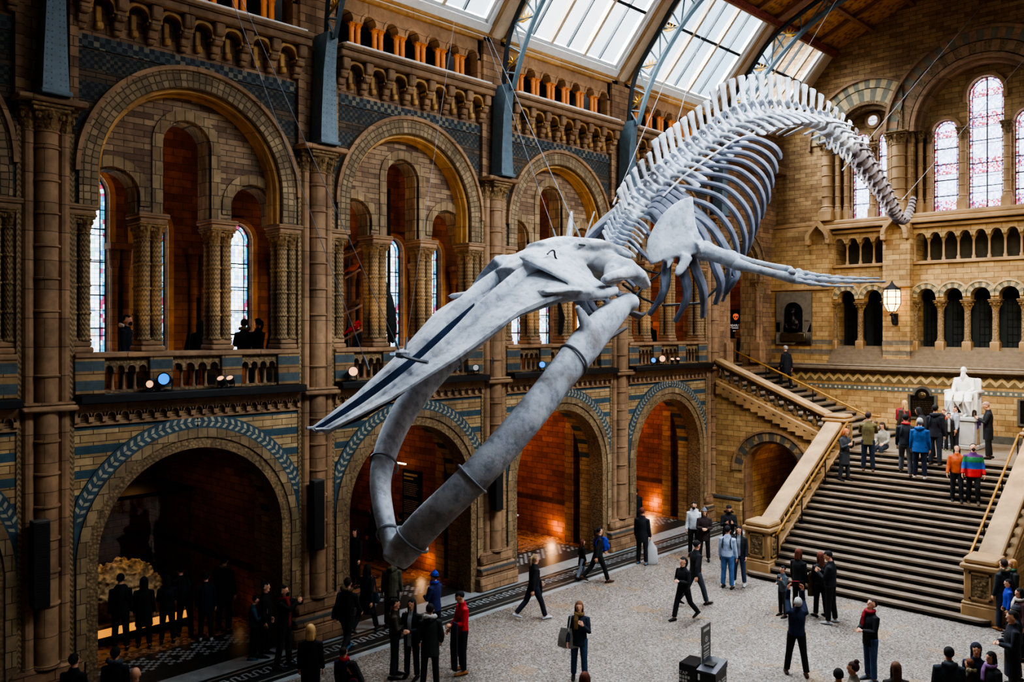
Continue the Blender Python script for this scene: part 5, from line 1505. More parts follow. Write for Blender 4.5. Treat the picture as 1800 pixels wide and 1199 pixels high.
# scapula -----------------------------------------------------------------------------------
SCP = [(1218, 344), (1197, 350), (1180, 361), (1163, 378), (1148, 400), (1138, 422), (1135, 440), (1138, 456), (1143, 467), (1156, 463), (1168, 457), (1182, 451), (1192, 452), (1205, 450), (1216, 448), (1228, 446), (1237, 436), (1236, 424), (1228, 410), (1222, 392), (1220, 368)]
SN = Vector((.75, -.65, .1)); SP0 = W(1230, 440, -8.35)
def PS(px, py, off=0):
    d = ray(px, py); c = Vector((0, 0, CAMZ)); t = (SP0 - c).dot(SN)/d.dot(SN); return c + d*t + SN*off
def scapula(mir):
    b = MB(TW); ctr = PS(1185, 410); n = len(SCP); A, B_ = [], []
    out = [PS(px, py) for px, py in SCP]
    gle = PS(1228, 438)
    ins = []
    for p in out:
        d = (p-gle).length; th = lerp(.12, .035, min(1, d/.7)); ins.append(th)
    def m(p): return mirw(p) if mir else p
    for sg in (1, -1):
        rim = [b.P(m(p + SN*(sg*t*.6))) for p, t in zip(out, ins)]
        mid = [b.P(m(p.lerp(ctr, .45) + SN*(sg*(t*.7+.03)))) for p, t in zip(out, ins)]
        c = b.P(m(ctr + SN*(sg*.045)))
        for k in range(n):
            b.F([rim[k], rim[(k+1) % n], mid[(k+1) % n], mid[k]]); b.F([mid[k], mid[(k+1) % n], c])
        (A if sg > 0 else B_).extend(rim)
    for k in range(n): b.F([A[k], A[(k+1) % n], B_[(k+1) % n], B_[k]])
    SU = tuple(SN) if not mir else (-SN.x, SN.y, SN.z)
    L = [(1206, 450), (1200, 466), (1192, 477), (1187, 485)]
    b.tube([m(PS(*p, .06)) for p in L], [(.13, .06), (.1, .045), (.1, .04), (.06, .03)], 8, up=SU)
    b.tube([m(PS(*p, -.03)) for p in ((1182, 451), (1177, 462), (1174, 472))], [(.07, .04), (.06, .03), (.03, .02)], 8, up=SU)
    b.tube([m(PS(1224, 440, .02)), m(PS(1236, 436, .03))], [(.2, .16), (.14, .12)], 10)
    return organic(b, .03, m_bone, smooth=2)
SCAP = [scapula(False), scapula(True)]
# flipper -----------------------------------------------------------------------------------
def flip_part(pts, rr, mir, vox=.024, fl=None):
    b = MB(TW); P = [W(*p) for p in pts]
    if mir: P = [mirw(p) for p in P]
    b.tube(P, rr, 10, up=fl or (0, 1, .3), rnd=True); return organic(b, vox, m_bone, smooth=1)
def phalanges(row, mir):
    """a digit: chain of waisted finger bones"""
    out = []
    for (a, e, r) in row:
        A, E_ = W(*a), W(*e); q = [A.lerp(E_, t) for t in (0.04, .16, .5, .84, .96)]
        out.append(flip_part_pts(q, [r, r*1.05, r*.62, r*.95, r*.9], mir))
    return out
def flip_part_pts(P, rr, mir):
    b = MB(TW)
    if mir: P = [mirw(p) for p in P]
    b.tube(P, rr, 8, rnd=True); return b
FLIP = []
for mir in (False, True):
    d = {}
    d['humerus'] = flip_part([(1238, 441, -8.3), (1254, 446, -8.12), (1272, 452, -7.92), (1285, 456, -7.75)], [(.2, .19), (.15, .15), (.14, .14), (.17, .16)], mir)
    d['radius'] = flip_part([(1293, 464, -7.66), (1320, 471, -7.4), (1360, 481, -7.08), (1392, 489, -6.86)], [(.12, .1), (.08, .07), (.075, .065), (.1, .085)], mir)
    d['ulna'] = flip_part([(1294, 452, -7.72), (1320, 458, -7.46), (1355, 466, -7.16), (1388, 474, -6.92)], [(.085, .07), (.045, .04), (.042, .038), (.07, .06)], mir)
    dg = []
    def digit(x0, y0, x1, y1, w0, w1, r, n):
        for i in range(n):
            t0, t1 = i/n, (i+1)/n
            a = (lerp(x0, x1, t0), lerp(y0, y1, t0) + 3*sin(PI*t0), lerp(w0, w1, t0)); e = (lerp(x0, x1, t1), lerp(y0, y1, t1) + 3*sin(PI*t1), lerp(w0, w1, t1))
            q = [W(*a).lerp(W(*e), t) for t in (.03, .14, .5, .86, .97)]; rr = r*lerp(1, .35, i/max(1, n-1))
            dg.append(flip_part_pts(q, [rr*.9, rr, rr*.5, rr*.95, rr*.85], mir))
    digit(1402, 476, 1460, 484, -6.84, -6.35, .05, 3); digit(1404, 481, 1545, 489, -6.82, -5.72, .06, 6); digit(1404, 488, 1556, 495, -6.78, -5.6, .07, 7); digit(1402, 494, 1500, 503, -6.76, -6.0, .055, 4)
    d['digits'] = dg
    cb = []
    for px, py in ((1392, 478), (1398, 486), (1397, 493), (1403, 481), (1405, 490)):
        b = MB(TW); p = W(px, py, -6.84); p = mirw(p) if mir else p; b.ell(p, (.075, .075, .06), n=10, m=6); cb.append(b)
    d['carpals'] = cb; FLIP.append(d)
flush()
# ---- assemble
sk = link('skull', SKULL['me'], whale)
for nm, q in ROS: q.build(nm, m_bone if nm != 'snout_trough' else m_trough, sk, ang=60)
for L in ([(962, 447), (968, 441), (974, 441), (976, 452), (985, 462), (1000, 470), (1016, 474)], [(1018, 430), (1040, 433), (1058, 440)]):
    b = MB(TW); b.tube(spline([W(px, py, -9.28) for px, py in L], 3), .016, 5); b.build('suture', m_black, sk)
b = MB(TW)   # dark cable and strap across the snout, staples
A = [W(688, 622, -10.3), W(702, 622, -9.9), W(715, 628, -9.7), W(735, 634, -9.45), W(752, 637, -9.3)]
b.tube(A, .03, 6); b.ell(W(706, 622, -9.88), (.12, .12, .07), n=8, m=5); b.build('snout_clamp', m_steel, sk)
for (slot, pts), nm in zip(MAN, ('mandible', 'mandible')):
    m = link(nm, slot['me'], whale)
    for i in (1, 3, 6):
        p, q = pts[i], pts[i+1]; d = (q-p).normalized(); up = Vector((0, -.35, 1)); sd = d.cross(up).normalized(); u2 = sd.cross(d)
        rr = [(.1, .2), (.13, .24), (.15, .25), (.165, .245), (.18, .25), (.19, .255), (.185, .26), (.17, .3)][i]
        b = MB(TW); b.tube([p.lerp(q, .5) + sd*(rr[0]+.035)*cos(2*PI*k/20) + u2*(rr[1]+.03)*sin(2*PI*k/20) for k in range(21)], .022, 6, caps=False); b.build('steel_band', m_steel, m)
for mir in (0, 1):
    s = link('scapula', SCAP[mir]['me'], whale)
    f = empty('flipper', (0, 0, 0), 0, whale)
    for nm in ('humerus', 'radius', 'ulna'): link(nm, FLIP[mir][nm]['me'], f)
    for b in FLIP[mir]['digits']: b.build('finger_bone', m_bone, f)
    for b in FLIP[mir]['carpals']: b.build('wrist_bone', m_bone, f)
# vertebrae
def spacing(s):
    return interp([(0, .11), (.8, .13), (1.3, .26), (4.2, .34), (6, .43), (12.2, .43), (13.6, .38), (TOT-2.5, .3), (TOT-1.2, .2), (TOT, .13)], s)
s = .06; verts = []
while s < TOT - .05:
    verts.append(s); s += spacing(s)
TAILM = {}
for i, s in enumerate(verts):
    p, tg = spine(s); X, T_, N = frame(tg)
    fr = TOT - s
    if s < .85: kind, sc = 'cervical', 1.0
    elif s < 2.2: kind, sc = 'thoracic_front', .95
    elif s < 4.6: kind, sc = 'thoracic', 1.0
    elif fr > 7.4: kind, sc = 'lumbar', interp([(4.6, .95), (6, 1.05), (11, 1.05), (13, .95)], s)
    elif fr > 5.0: kind, sc = 'caudal', interp([(5.0, .95), (7.4, 1.05)], fr)
    elif fr > 2.6: kind, sc = 'caudal_small', interp([(2.6, .78), (5.0, 1.0)], fr)
    else: kind, sc = 'tail_tip', interp([(0, .3), (1.0, .55), (2.6, .86)], fr)
    if kind == 'lumbar': pass
    q = Matrix((X, T_, N)).transposed().to_quaternion()
    o = link('vertebra', VT[kind]['me'], whale, wl(p)); o.rotation_mode = 'QUATERNION'; o.rotation_quaternion = q; 
    o.scale = (sc, sc, sc) if kind != 'lumbar' else (sc, sc, sc*interp([(fr, 1)], fr)*interp([(7.4, .8), (9.5, 1.0), (13, 1.05)], fr))
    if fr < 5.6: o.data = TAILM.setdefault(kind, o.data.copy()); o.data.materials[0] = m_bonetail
# ribs
nr = 15
RIB5 = [[(1171, 474, -8.9), (1166, 515, -8.9), (1142, 552, -9.2)], [(1200, 470, -8.7), (1208, 520, -8.65), (1188, 564, -8.95)], [(1220, 464, -8.55), (1236, 510, -8.5), (1236, 555, -8.7)], [(1258, 470, -8.45), (1267, 500, -8.45), (1258, 532, -8.65)], [(1292, 474, -8.4), (1288, 495, -8.45), (1276, 514, -8.65)]]
def s_at_y(y):
    for i in range(len(curve)-1):
        if curve[i].y <= y <= curve[i+1].y: return acc[i]
    return 2.0
for k in range(nr):
    s = .95 + .17*k if k < 5 else s_at_y(lerp(14.05, 16.75, (k-5)/9))
    p, tg = spine(s); X, T_, N = frame(tg)
    dy = interp([(5, 1.1), (8, 1.1), (11, 1.2), (14, 1.4)], k); dz = interp([(5, -1.75), (7, -1.55), (11, -.8), (14, -.2)], k)
    lat = interp([(5, 1.5), (8, 1.5), (11, 1.3), (14, 1.0)], k); le = interp([(5, 1.15), (8, 1.2), (11, 1.12), (14, .85)], k)
    for sg in (1, -1):
        if k < 5:
            lw = [W(*q) for q in RIB5[k]]
            if sg < 0: lw = [mirw(q) for q in lw]
            m0 = p + X*sg*.5 + N*.0; m1 = m0.lerp(lw[0], .5) + X*sg*.22 + N*.08
            pts = [p + X*sg*.28, m0, m1] + lw
        else:
            st = p + Vector((sg*.55, -.1, -.2)); D = Vector((0, dy, dz))
            pts = [st + Vector((sg*(a - .55), 0, z)) + D*f for a, f, z in ((.5, -.02, -.02), (.72, .06, .05), (lerp(.6, lat, .68), .2, .08), (lat*.98, .42, .06), (lat, .64, .03), (lerp(lat, le, .45), .84, 0), (le, 1.0, 0))]
        sp = spline(pts, 4); n = len(sp)
        wd_ = 1.5 if k < 5 else 1.0
        b = MB(TW); b.tube(sp, [(wd_*lerp(.04, .05, min(1, j/6)), wd_*lerp(.055, .075, min(1, j/(n*.6)))) if j < n-3 else (wd_*.036, wd_*.056) for j in range(n)], 8, up=tuple(T_), rnd=False)
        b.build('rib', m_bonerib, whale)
# pale rail tying the transverse processes together
b = MB(TW); b.tube([W(1165, 345, -9.3), W(1200, 311, -9.25), W(1245, 277, -9.25), W(1290, 247, -9.25), W(1350, 226, -9.25), W(1400, 222, -9.3)], .02, 6); b.build('support_rail', m_bone, whale)
# steel supports under the chest, hyoid bones
b = MB(TW)
b.tube([W(1108, 532, -9.0), W(1130, 505, -9.2), W(1163, 478, -9.2)], .022, 6); b.tube([W(1165, 537, -9.1), W(1232, 533, -9.1), W(1262, 505, -8.9), W(1295, 455, -8.7)], .025, 6)
b.tube([W(1095, 500, -9.6), W(1130, 525, -9.6), W(1150, 533, -9.5)], .025, 6); b.tube([W(1115, 465, -9.7), W(1140, 477, -9.6), W(1160, 481, -9.5)], .022, 6)
b.tube([curve[10], curve[60], curve[110]], .03, 6)
b.build('steel_armature', m_irondark, whale)
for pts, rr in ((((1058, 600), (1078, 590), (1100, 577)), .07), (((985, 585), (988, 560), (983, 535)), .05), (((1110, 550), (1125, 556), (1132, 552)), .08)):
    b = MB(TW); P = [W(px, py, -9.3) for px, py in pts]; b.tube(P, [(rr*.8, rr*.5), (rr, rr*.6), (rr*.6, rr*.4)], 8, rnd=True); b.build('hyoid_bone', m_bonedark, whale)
# suspension wires ----------------------------------------------------------------------------
def wire(label, a, e, r=.011):
    r *= .55; o = thing('suspension_wire', label, 'wire', tuple(e)); b = MB(Matrix.Translation(-Vector(e)))
    b.tube([a, e], r, 5); b.build('cable', m_steel, o)
    b = MB(Matrix.Translation(-Vector(e))); d = (Vector(a)-Vector(e)).normalized(); b.tube([e, Vector(e)+d*.2], .018, 6); b.build('turnbuckle', m_steel, o)
def up_to(px, py, x, z):   # roof end of a wire seen passing this pixel at depth x
    return onx(px, py, x)
wire('left wire of the pair running from the top left to the snout', W(408, 0, -11.3), W(648, 650, -9.95))
wire('right wire of the pair running from the top left to the snout clamp', W(425, 0, -11.0), W(703, 618, -9.9))
wire('steel wire leaning right from the snout clamp up past the second arch', W(800, 30, -10.6), W(712, 616, -9.85), .006)
wire('bold pale wire from the skylight down to the back of the skull', W(860, 66, -11.6), W(1020, 417, -10.2), .016)
wire('thin wire beside the bold pale wire, ending left of the skull', W(852, 60, -12.0), W(978, 420, -10.7), .01)
wire('vertical wire beside the upper jaw dropping to the lower jaw', W(873, 465, -9.3), W(866, 640, -10.9), .008)
wire('thin wire from the roof to the front of the back bone', W(1170, 140, -10.6), W(1078, 360, -9.9), .01)
wire('wire from the roof over the ribs to the middle of the back bone', W(1250, 0, -10.6), W(1170, 290, -9.9), .01)
wire('wire from the painted ceiling down to the highest vertebrae', W(1470, 0, -10.4), W(1345, 205, -9.9), .01)
wire('long bold wire from the top right down to the tail', W(1730, 5, -9.45), W(1480, 300, -9.9), .016)
wire('wire from the right edge down to the tail tip', W(1800, 105, -8.25), W(1585, 352, -9.9), .014)
wire('thin wire at the far skull side rising to the third arch', W(1045, 372, -10.4), W(1028, 420, -10.4), .03)
# ---------------------------------------------------------------- people
PQ = []
def rotx(v, a): c, s = cos(a), sin(a); return Vector((v.x, v.y*c - v.z*s, v.y*s + v.z*c))
def roty(v, a): c, s = cos(a), sin(a); return Vector((v.x*c + v.z*s, v.y, -v.x*s + v.z*c))
def rotz(v, a): c, s = cos(a), sin(a); return Vector((v.x*c - v.y*s, v.x*s + v.y*c, v.z))
POSES = {   # arms: (forward, outward, elbow bend, forearm inward); legs: (forward, outward, knee)
 'stand': dict(arms=((4, 7, 12, 5), (2, 7, 14, 5)), legs=((2, 3, 2), (-3, 3, 2))),
 'relaxed': dict(arms=((8, 8, 25, 10), (-6, 9, 20, 8)), legs=((6, 5, 4), (-5, 4, 8))),
 'walk': dict(arms=((26, 6, 22, 4), (-22, 7, 18, 4)), legs=((-24, 2, 22), (24, 2, 8)), lean=4),
 'walk2': dict(arms=((-20, 6, 18, 4), (24, 7, 26, 4)), legs=((25, 2, 8), (-26, 2, 26)), lean=4),
 'phone': dict(arms=((22, 8, 95, 28), (20, 8, 98, 28)), legs=((3, 3, 3), (-4, 3, 3)), head=(-24, 0)),
 'hands': dict(arms=((14, 9, 78, 38), (12, 9, 82, 38)), legs=((2, 3, 2), (-3, 4, 2))),
 'walkhands': dict(arms=((14, 9, 88, 38), (12, 9, 92, 38)), legs=((-20, 2, 24), (22, 2, 8)), lean=3, head=(6, 0)),
 'pockets': dict(arms=((-4, 15, 42, 22), (-4, 15, 42, 22)), legs=((2, 4, 2), (-4, 3, 2))),
 'photo': dict(arms=((132, 4, 48, 22), (128, 4, 52, 22)), legs=((6, 7, 2), (-6, 7, 2)), head=(24, 0), lean=-7),
 'camera': dict(arms=((38, 12, 118, 26), (38, 12, 118, 26)), legs=((2, 3, 2), (-3, 3, 2)), head=(-4, 0)),
 'head': dict(arms=((70, 62, 125, -40), (70, 62, 125, -40)), legs=((4, 4, 4), (-5, 5, 3)), head=(10, 0)),
 'bend': dict(arms=((35, 6, 30, 10), (35, 6, 30, 10)), legs=((6, 3, 6), (-4, 3, 2)), lean=34, head=(18, 0)),
 'look': dict(arms=((4, 8, 14, 6), (6, 8, 40, 20)), legs=((2, 4, 2), (-3, 4, 2)), head=(26, 0), lean=-3),
 'chin': dict(arms=((20, 6, 125, 20), (12, 7, 95, 35)), legs=((2, 3, 2), (-2, 5, 4))),
 'holdout': dict(arms=((16, 8, 70, 20), (10, 7, 30, 6)), legs=((3, 4, 3), (-3, 4, 3)), head=(-22, 0)),
 'hold_hand': dict(arms=((4, 40, 6, -6), (4, 9, 14, 4)), legs=((14, 3, 6), (-14, 3, 10)), lean=2),
 'descend': dict(arms=((6, 10, 16, 4), (8, 12, 20, 4)), legs=((16, 2, 22), (-4, 2, 6)), head=(24, 0)),
 'climb': dict(arms=((12, 7, 22, 6), (-6, 8, 14, 5)), legs=((34, 2, 40), (-6, 2, 6)), lean=6),
 'sit': dict(arms=((24, 10, 55, 18), (24, 10, 55, 18)), legs=((82, 8, 84), (84, 8, 80)), lean=6, head=(-10, 0)),
 'bagstrap': dict(arms=((24, 10, 112, 34), (4, 9, 24, 4)), legs=((5, 3, 4), (-5, 3, 6)), head=(2, 0)),
}
def skeleton(pose, build):
    P = POSES[pose]; J = {}; lean = -rad(P.get('lean', 0)); fw = build
    hip = Vector((0, 0, .93))
    up = lambda v: rotx(v - hip, lean) + hip
    for nm, v in (('pelvis', (0, 0, .95)), ('waist', (0, .005, 1.08)), ('chest', (0, .0, 1.28)), ('shline', (0, -.01, 1.405)), ('slope', (0, -.008, 1.452)), ('neck', (0, -.005, 1.485)), ('neck2', (0, .012, 1.54))): J[nm] = up(Vector(v))
    hp, hy = P.get('head', (0, 0)); hr = lambda v: rotz(rotx(v, rad(hp)), rad(hy))
    J['hr'] = (hp, hy, lean)
    def head(v): return up(Vector((0, .005, 1.53)) + hr(Vector(v) - Vector((0, .005, 1.53))))
    J['head'] = head
    for i, sg in ((0, -1), (1, 1)):
        f, o, bnd, inn = [rad(a) for a in P['arms'][i]]
        sh = Vector((sg*.178*fw, -.012, 1.392)); d = roty(rotx(Vector((0, 0, -1)), f), -sg*o)
        el = sh + d*.29
        fd = roty(rotx(Vector((0, 0, -1)), f + bnd), -sg*o); fd = rotz(fd, sg*inn); fd.normalize()
        wr = el + fd*.255; hd = wr + fd*.09
        for nm, v in (('sh', sh), ('el', el), ('wr', wr), ('hd', hd)): J[nm+str(i)] = up(v)
        J['fd'+str(i)] = (J['wr'+str(i)] - J['el'+str(i)]).normalized()
        f, o, kb = [rad(a) for a in P['legs'][i]]
        hpj = Vector((sg*.092, 0, .92)); d = roty(rotx(Vector((0, 0, -1)), f), -sg*o); kn = hpj + d*.43
        sd = roty(rotx(Vector((0, 0, -1)), f - kb), -sg*o); an = kn + sd*.41
        J['hip'+str(i)], J['kn'+str(i)], J['an'+str(i)] = hpj, kn, an
        ft = rotx(Vector((0, 1, 0)), (f-kb)*.45 if pose not in ('sit',) else 0); J['ft'+str(i)] = ft
    low = min(J['an0'].z, J['an1'].z) - .085
    J['low'] = low
    return J
def hand_mb(b, wr, d, palm_n, curl, sc=1.0):
    """palm, four unequal bent fingers and a thumb off the side of the palm"""
    d = d.normalized(); n = (palm_n - d*palm_n.dot(d)).normalized(); s = d.cross(n)
    b.tube([wr - d*.03, wr + d*.005, wr + d*.045, wr + d*.085], [(.024*sc, .02*sc), (.03*sc, .018*sc), (.042*sc, .016*sc), (.04*sc, .013*sc)], 8, up=n)
    for q, (off, ln) in enumerate(((-.031, .064), (-.011, .076), (.011, .072), (.031, .056))):
        p0 = wr + d*.08 + s*off*sc; pts = [p0]; dd = d
        for j in range(3):
            dd = (dd*cos(curl) + n*sin(curl)).normalized(); n2 = n; pts.append(pts[-1] + dd*ln*sc*(.42, .32, .26)[j])
        b.tube(pts, [.0105*sc, .0098*sc, .009*sc, .007*sc], 6, rnd=True)
    t0 = wr + d*.02 - s*.028*sc; td = (d*.75 - s*.62 + n*.25).normalized(); b.tube([t0, t0 + td*.035*sc, t0 + td*.035*sc + (td*.6 + d*.5 + n*.3).normalized()*.032*sc], [.013*sc, .012*sc, .009*sc], 6, rnd=True)
def person(label, at, face, h=1.72, pose='stand', top=(30, 30, 34), legs=(26, 28, 34), shoes=(24, 22, 22), hair=(40, 28, 22), hairstyle='short', coat=0.0, coatflare=0.0, build=1.0, dark=False,
           hood=None, hat=None, scarf=None, stripes=None, look=None, fur=None, skirt=False, group=None, open_front=None, sole=None, kneel=0.0, dz=0.0, beard=None, marble=False, bald=False):
    """face: heading in degrees, 0 = facing +y (towards the stair), 90 = facing -x (the left wall)"""
    J = skeleton(pose, build)
    if look: 
        hp, hy = look; POSES['_'] = dict(POSES[pose], head=(hp, hy)); J = skeleton('_', build)
    sc = h/1.75; H = J['head']; v = .0145
    skinm = m_marble if marble else (m_skin2 if dark else m_skin)
    # --- body
    b = MB()
    fb = build
    b.tube([J['pelvis'] + Vector((0, 0, -.08)), J['pelvis'], J['waist'], J['chest'], J['shline'], J['neck']], [(.1*fb, .08), (.13*fb, .092), (.125*fb, .088), (.148*fb, .1), (.125*fb, .075), (.06, .058)], 14, up=(0, 1, 0))
    b.tube([J['neck'] - Vector((0, 0, .03)), J['neck2'], H((0, .01, 1.6))], [.062, .058, .054], 10)
    for i, sg in ((0, -1), (1, 1)):
        b.tube([J['sh'+str(i)] + Vector((-sg*.05, 0, .0)), J['sh'+str(i)], J['sh'+str(i)].lerp(J['el'+str(i)], .5), J['el'+str(i)], J['el'+str(i)].lerp(J['wr'+str(i)], .4), J['wr'+str(i)]], [.05, .052, .044, .037, .037, .027], 10, rnd=True)
        b.tube([J['hip'+str(i)].lerp(J['kn'+str(i)], .1), J['hip'+str(i)].lerp(J['kn'+str(i)], .3), J['kn'+str(i)], J['kn'+str(i)].lerp(J['an'+str(i)], .3), J['an'+str(i)]], [.068, .07, .05, .052, .036], 10, rnd=False)
        ft = J['ft'+str(i)]; an = J['an'+str(i)]; b.tube([an + ft*-.05 + Vector((0, 0, -.045)), an + ft*.03 + Vector((0, 0, -.04)), an + ft*.12 + Vector((0, 0, -.055)), an + ft*.17 + Vector((0, 0, -.062))], [(.035, .035), (.04, .04), (.043, .026), (.035, .018)], 8, up=(0, 0, 1), rnd=True)
    hc = H((0, .02, 1.645)); R3 = (Matrix.Rotation(J['hr'][2], 3, 'X') @ Matrix.Rotation(rad(J['hr'][1]), 3, 'Z') @ Matrix.Rotation(rad(J['hr'][0]), 3, 'X'))
    b.ell(H((0, .01, 1.668)), (.08, .098, .098), R3, 14, 10); b.ell(H((0, .035, 1.605)), (.061, .066, .078), R3, 12, 8)   # skull, jaw
    b.ell(H((0, .085, 1.565)), (.026, .022, .02), R3, 8, 6)                                                        # chin
    b.tube([H((0, .1, 1.665)), H((0, .117, 1.635)), H((0, .112, 1.622))], [.011, .016, .014], 6)                  # nose
    b.tube([H((-.045, .085, 1.683)), H((0, .1, 1.683)), H((.045, .085, 1.683))], .012, 6)                          # brow
    for sg in (-1, 1): b.ell(H((sg*.082, .0, 1.64)), (.012, .022, .034), R3, 8, 6)                                  # ears
    eyes = [H((sg*.032, .099, 1.655)) for sg in (-1, 1)]; mouth = [H((x, .098, 1.592)) for x in (-.018, 0, .018)]
    fwd = H((0, 1, 1.6)) - H((0, 0, 1.6))
    hands = MB()
    for i, sg in ((0, -1), (1, 1)):
        fd = J['fd'+str(i)]; pn = Vector((-sg, 0, 0)) if fd.z < -.3 else Vector((-sg*.6, .0, -.5)) if fd.z < .4 else Vector((-sg*.5, -.5, 0))
        hand_mb(hands, J['wr'+str(i)], fd, pn, rad(24), 1.0)
    hme = hands
    brow = [H((sg*.034, .1, 1.682)) for sg in (-1, 1)]
    def post(me, eyes=eyes, mouth=mouth, hands=hands, fwd=fwd, marble=marble):
        if not marble:
            for p in me.polygons:
                c = p.center
                if any((c-e).length < .0088 for e in eyes): p.material_index = 1
                elif any((c-e).length < .0105 for e in mouth): p.material_index = 2
        bm = bmesh.new(); bm.from_mesh(me)
        vs = [bm.verts.new(v) for v in hands.v]
        for f in hands.f:
            try: q = bm.faces.new([vs[k] for k in f]); q.smooth = True
            except ValueError: pass
        bm.normal_update(); bm.to_mesh(me); bm.free()
    slots = {'body': organic(b, v, [skinm, m_eye, m_lip], post, 1)}
    mt = (lambda c: m_marble) if marble else (lambda c: cloth(*c))
    # --- trousers
    if not skirt or True:
        b = MB(); b.tube([J['pelvis'] + Vector((0, 0, -.09)), J['pelvis'] + Vector((0, 0, -.02)), J['waist']], [(.155*fb, .118), (.175*fb, .128), (.155*fb, .115)], 14, up=(0, 1, 0))
        for i in (0, 1):
            an = J['an'+str(i)]; kn = J['kn'+str(i)]
            b.tube([J['hip'+str(i)] + Vector((0, 0, .02)), J['hip'+str(i)].lerp(kn, .3), kn, kn.lerp(an, .35), an + (kn-an).normalized()*.02], [.108*min(fb, 1.15), .098, .074, .073, .066], 10)
        slots['trousers'] = organic(b, v, mt(legs), None, 1)
    # --- jacket / top
    b = MB(); hem = .9 - coat
    hz = [J['pelvis'] + Vector((0, 0, hem-.95))]
    prof = [(.186*fb + coatflare, .142 + coatflare)]
    if coat > .12: hz.append(J['pelvis'] + Vector((0, 0, -.04))); prof.append((.186*fb, .142))
    hz += [J['waist'], J['chest'], J['chest'].lerp(J['shline'], .6), J['shline'] + Vector((0, 0, .012)), J['slope'] + Vector((0, 0, .01)), J['neck'] + Vector((0, 0, .02)), J['neck'] + Vector((0, .004, .045))]; prof += [(.172*fb, .135), (.188*fb, .142), (.18*fb, .128), (.15*fb, .1), (.112, .088), (.082, .078), (.078, .075)]
    b.tube(hz, prof, 16, up=(0, 1, 0))
    for i, sg in ((0, -1), (1, 1)):
        b.tube([J['sh'+str(i)] + Vector((-sg*.06, 0, -.005)), J['sh'+str(i)], J['sh'+str(i)].lerp(J['el'+str(i)], .5), J['el'+str(i)], J['el'+str(i)].lerp(J['wr'+str(i)], .5), J['wr'+str(i)] - J['fd'+str(i)]*.005], [.07, .074, .066, .06, .054, .047], 10)
    if hood: b.tube([J['neck'] + Vector((-.1, -.06, .0)), J['neck'] + Vector((0, -.125, -.01)), J['neck'] + Vector((.1, -.06, .0))], [.045, .07, .045], 8, rnd=True)
    jm = [mt(top)]
    jpost = None
    if stripes or open_front:
        jm = [mt(top)] + [mt(c) for _, c in (stripes or [])] + ([mt(open_front)] if open_front else [])
        def jpost(me, st=stripes, of=open_front, z0=hem):
            for p in me.polygons:
                c = p.center
                if st:
                    for k, (zt, _) in enumerate(st):
                        if c.z < zt: p.material_index = k+1
                if of and c.y > .03 and abs(c.x) < .05: p.material_index = len(me.materials)-1
    slots['jacket'] = organic(b, v, jm, jpost, 2)
    # --- shoes
    for i in (0, 1):
        b = MB(); an = J['an'+str(i)]; ft = J['ft'+str(i)]
        b.tube([an + ft*-.07 + Vector((0, 0, -.045)), an + ft*.02 + Vector((0, 0, -.035)), an + ft*.11 + Vector((0, 0, -.052)), an + ft*.18 + Vector((0, 0, -.062))], [(.04, .04), (.047, .05), (.05, .034), (.042, .024)], 8, up=(0, 0, 1), rnd=True)
        slots['shoe%d' % i] = organic(b, v, mt(shoes), None, 1)
    # --- hair, hat, hood, scarf
    if not bald:
        b = MB(); b.ell(H((0, -.008, 1.685)), (.092, .108, .1), R3, 14, 10)
        if hairstyle in ('long', 'mid', 'bob'):
            L = {'long': .3, 'mid': .2, 'bob': .13}[hairstyle]
            b.tube([H((0, -.045, 1.68)), H((0, -.06, 1.6)), H((0, -.068, 1.54)), H((0, -.075, 1.6-L*.75)), H((0, -.075, 1.6-L))], [(.085, .06), (.088, .055), (.085, .045), (.09, .04), (.075, .03)], 12, up=(0, 1, 0))
            for sg in (-1, 1): b.tube([H((sg*.072, .0, 1.7)), H((sg*.08, .01, 1.63)), H((sg*.08, .005, 1.57)), H((sg*.082, .0, 1.6-L*.8))], [.024, .028, .027, .02], 8)
        elif hairstyle == 'pony':
            b.tube([H((0, -.1, 1.71)), H((0, -.14, 1.68)), H((0, -.145, 1.58)), H((0, -.12, 1.47))], [.03, .04, .04, .015], 8, rnd=True)
        elif hairstyle == 'bun': b.ell(H((0, -.06, 1.79)), (.05, .05, .045), R3)
        cut = MB()
        def hpost(me, c=H((0, .075, 1.63)), R=R3, cc=H((0, 0, 1.66)), hs=hairstyle):
            bm = bmesh.new(); bm.from_mesh(me); inv = R.transposed(); kill = []
            for q in bm.verts:
                l = inv @ (q.co - cc)
                if (l.y > .012 and l.z < .045 + (.02 if l.y < .05 else 0) and abs(l.x) < (.072 if hs in ('long', 'mid', 'bob') else .2)) or (hs in ('short', 'bun', 'pony') and l.z < -.035 and l.y > -.05) or (hs == 'short' and l.z < -.085): kill.append(q)
            bmesh.ops.delete(bm, geom=kill, context='VERTS'); bm.to_mesh(me); bm.free()
        slots['hair'] = organic(b, .0125, mt(hair), hpost, 1)
    if hat:
        b = MB(); kind_, hcol = hat
        if kind_ == 'beanie': b.ell(H((0, -.004, 1.705)), (.09, .106, .085), R3, 14, 8); b.tube([H((.09*cos(2*PI*k/14), -.0+.104*sin(2*PI*k/14), 1.69)) for k in range(15)], .018, 6); b.ell(H((0, -.01, 1.8)), (.03, .03, .025), R3)
        elif kind_ == 'cap': b.ell(H((0, .0, 1.71)), (.088, .102, .068), R3, 14, 8); b.tube([H((0, .07, 1.705)), H((0, .13, 1.7)), H((0, .175, 1.69))], [(.075, .012), (.07, .01), (.04, .008)], 8, up=(0, 0, 1))
        elif kind_ == 'hood': b.ell(H((0, -.03, 1.67)), (.112, .118, .128), R3, 14, 10); b.tube([H((0, -.06, 1.62)), J['neck'] + Vector((0, -.08, 0))], [(.1, .1), (.13, .08)], 10)
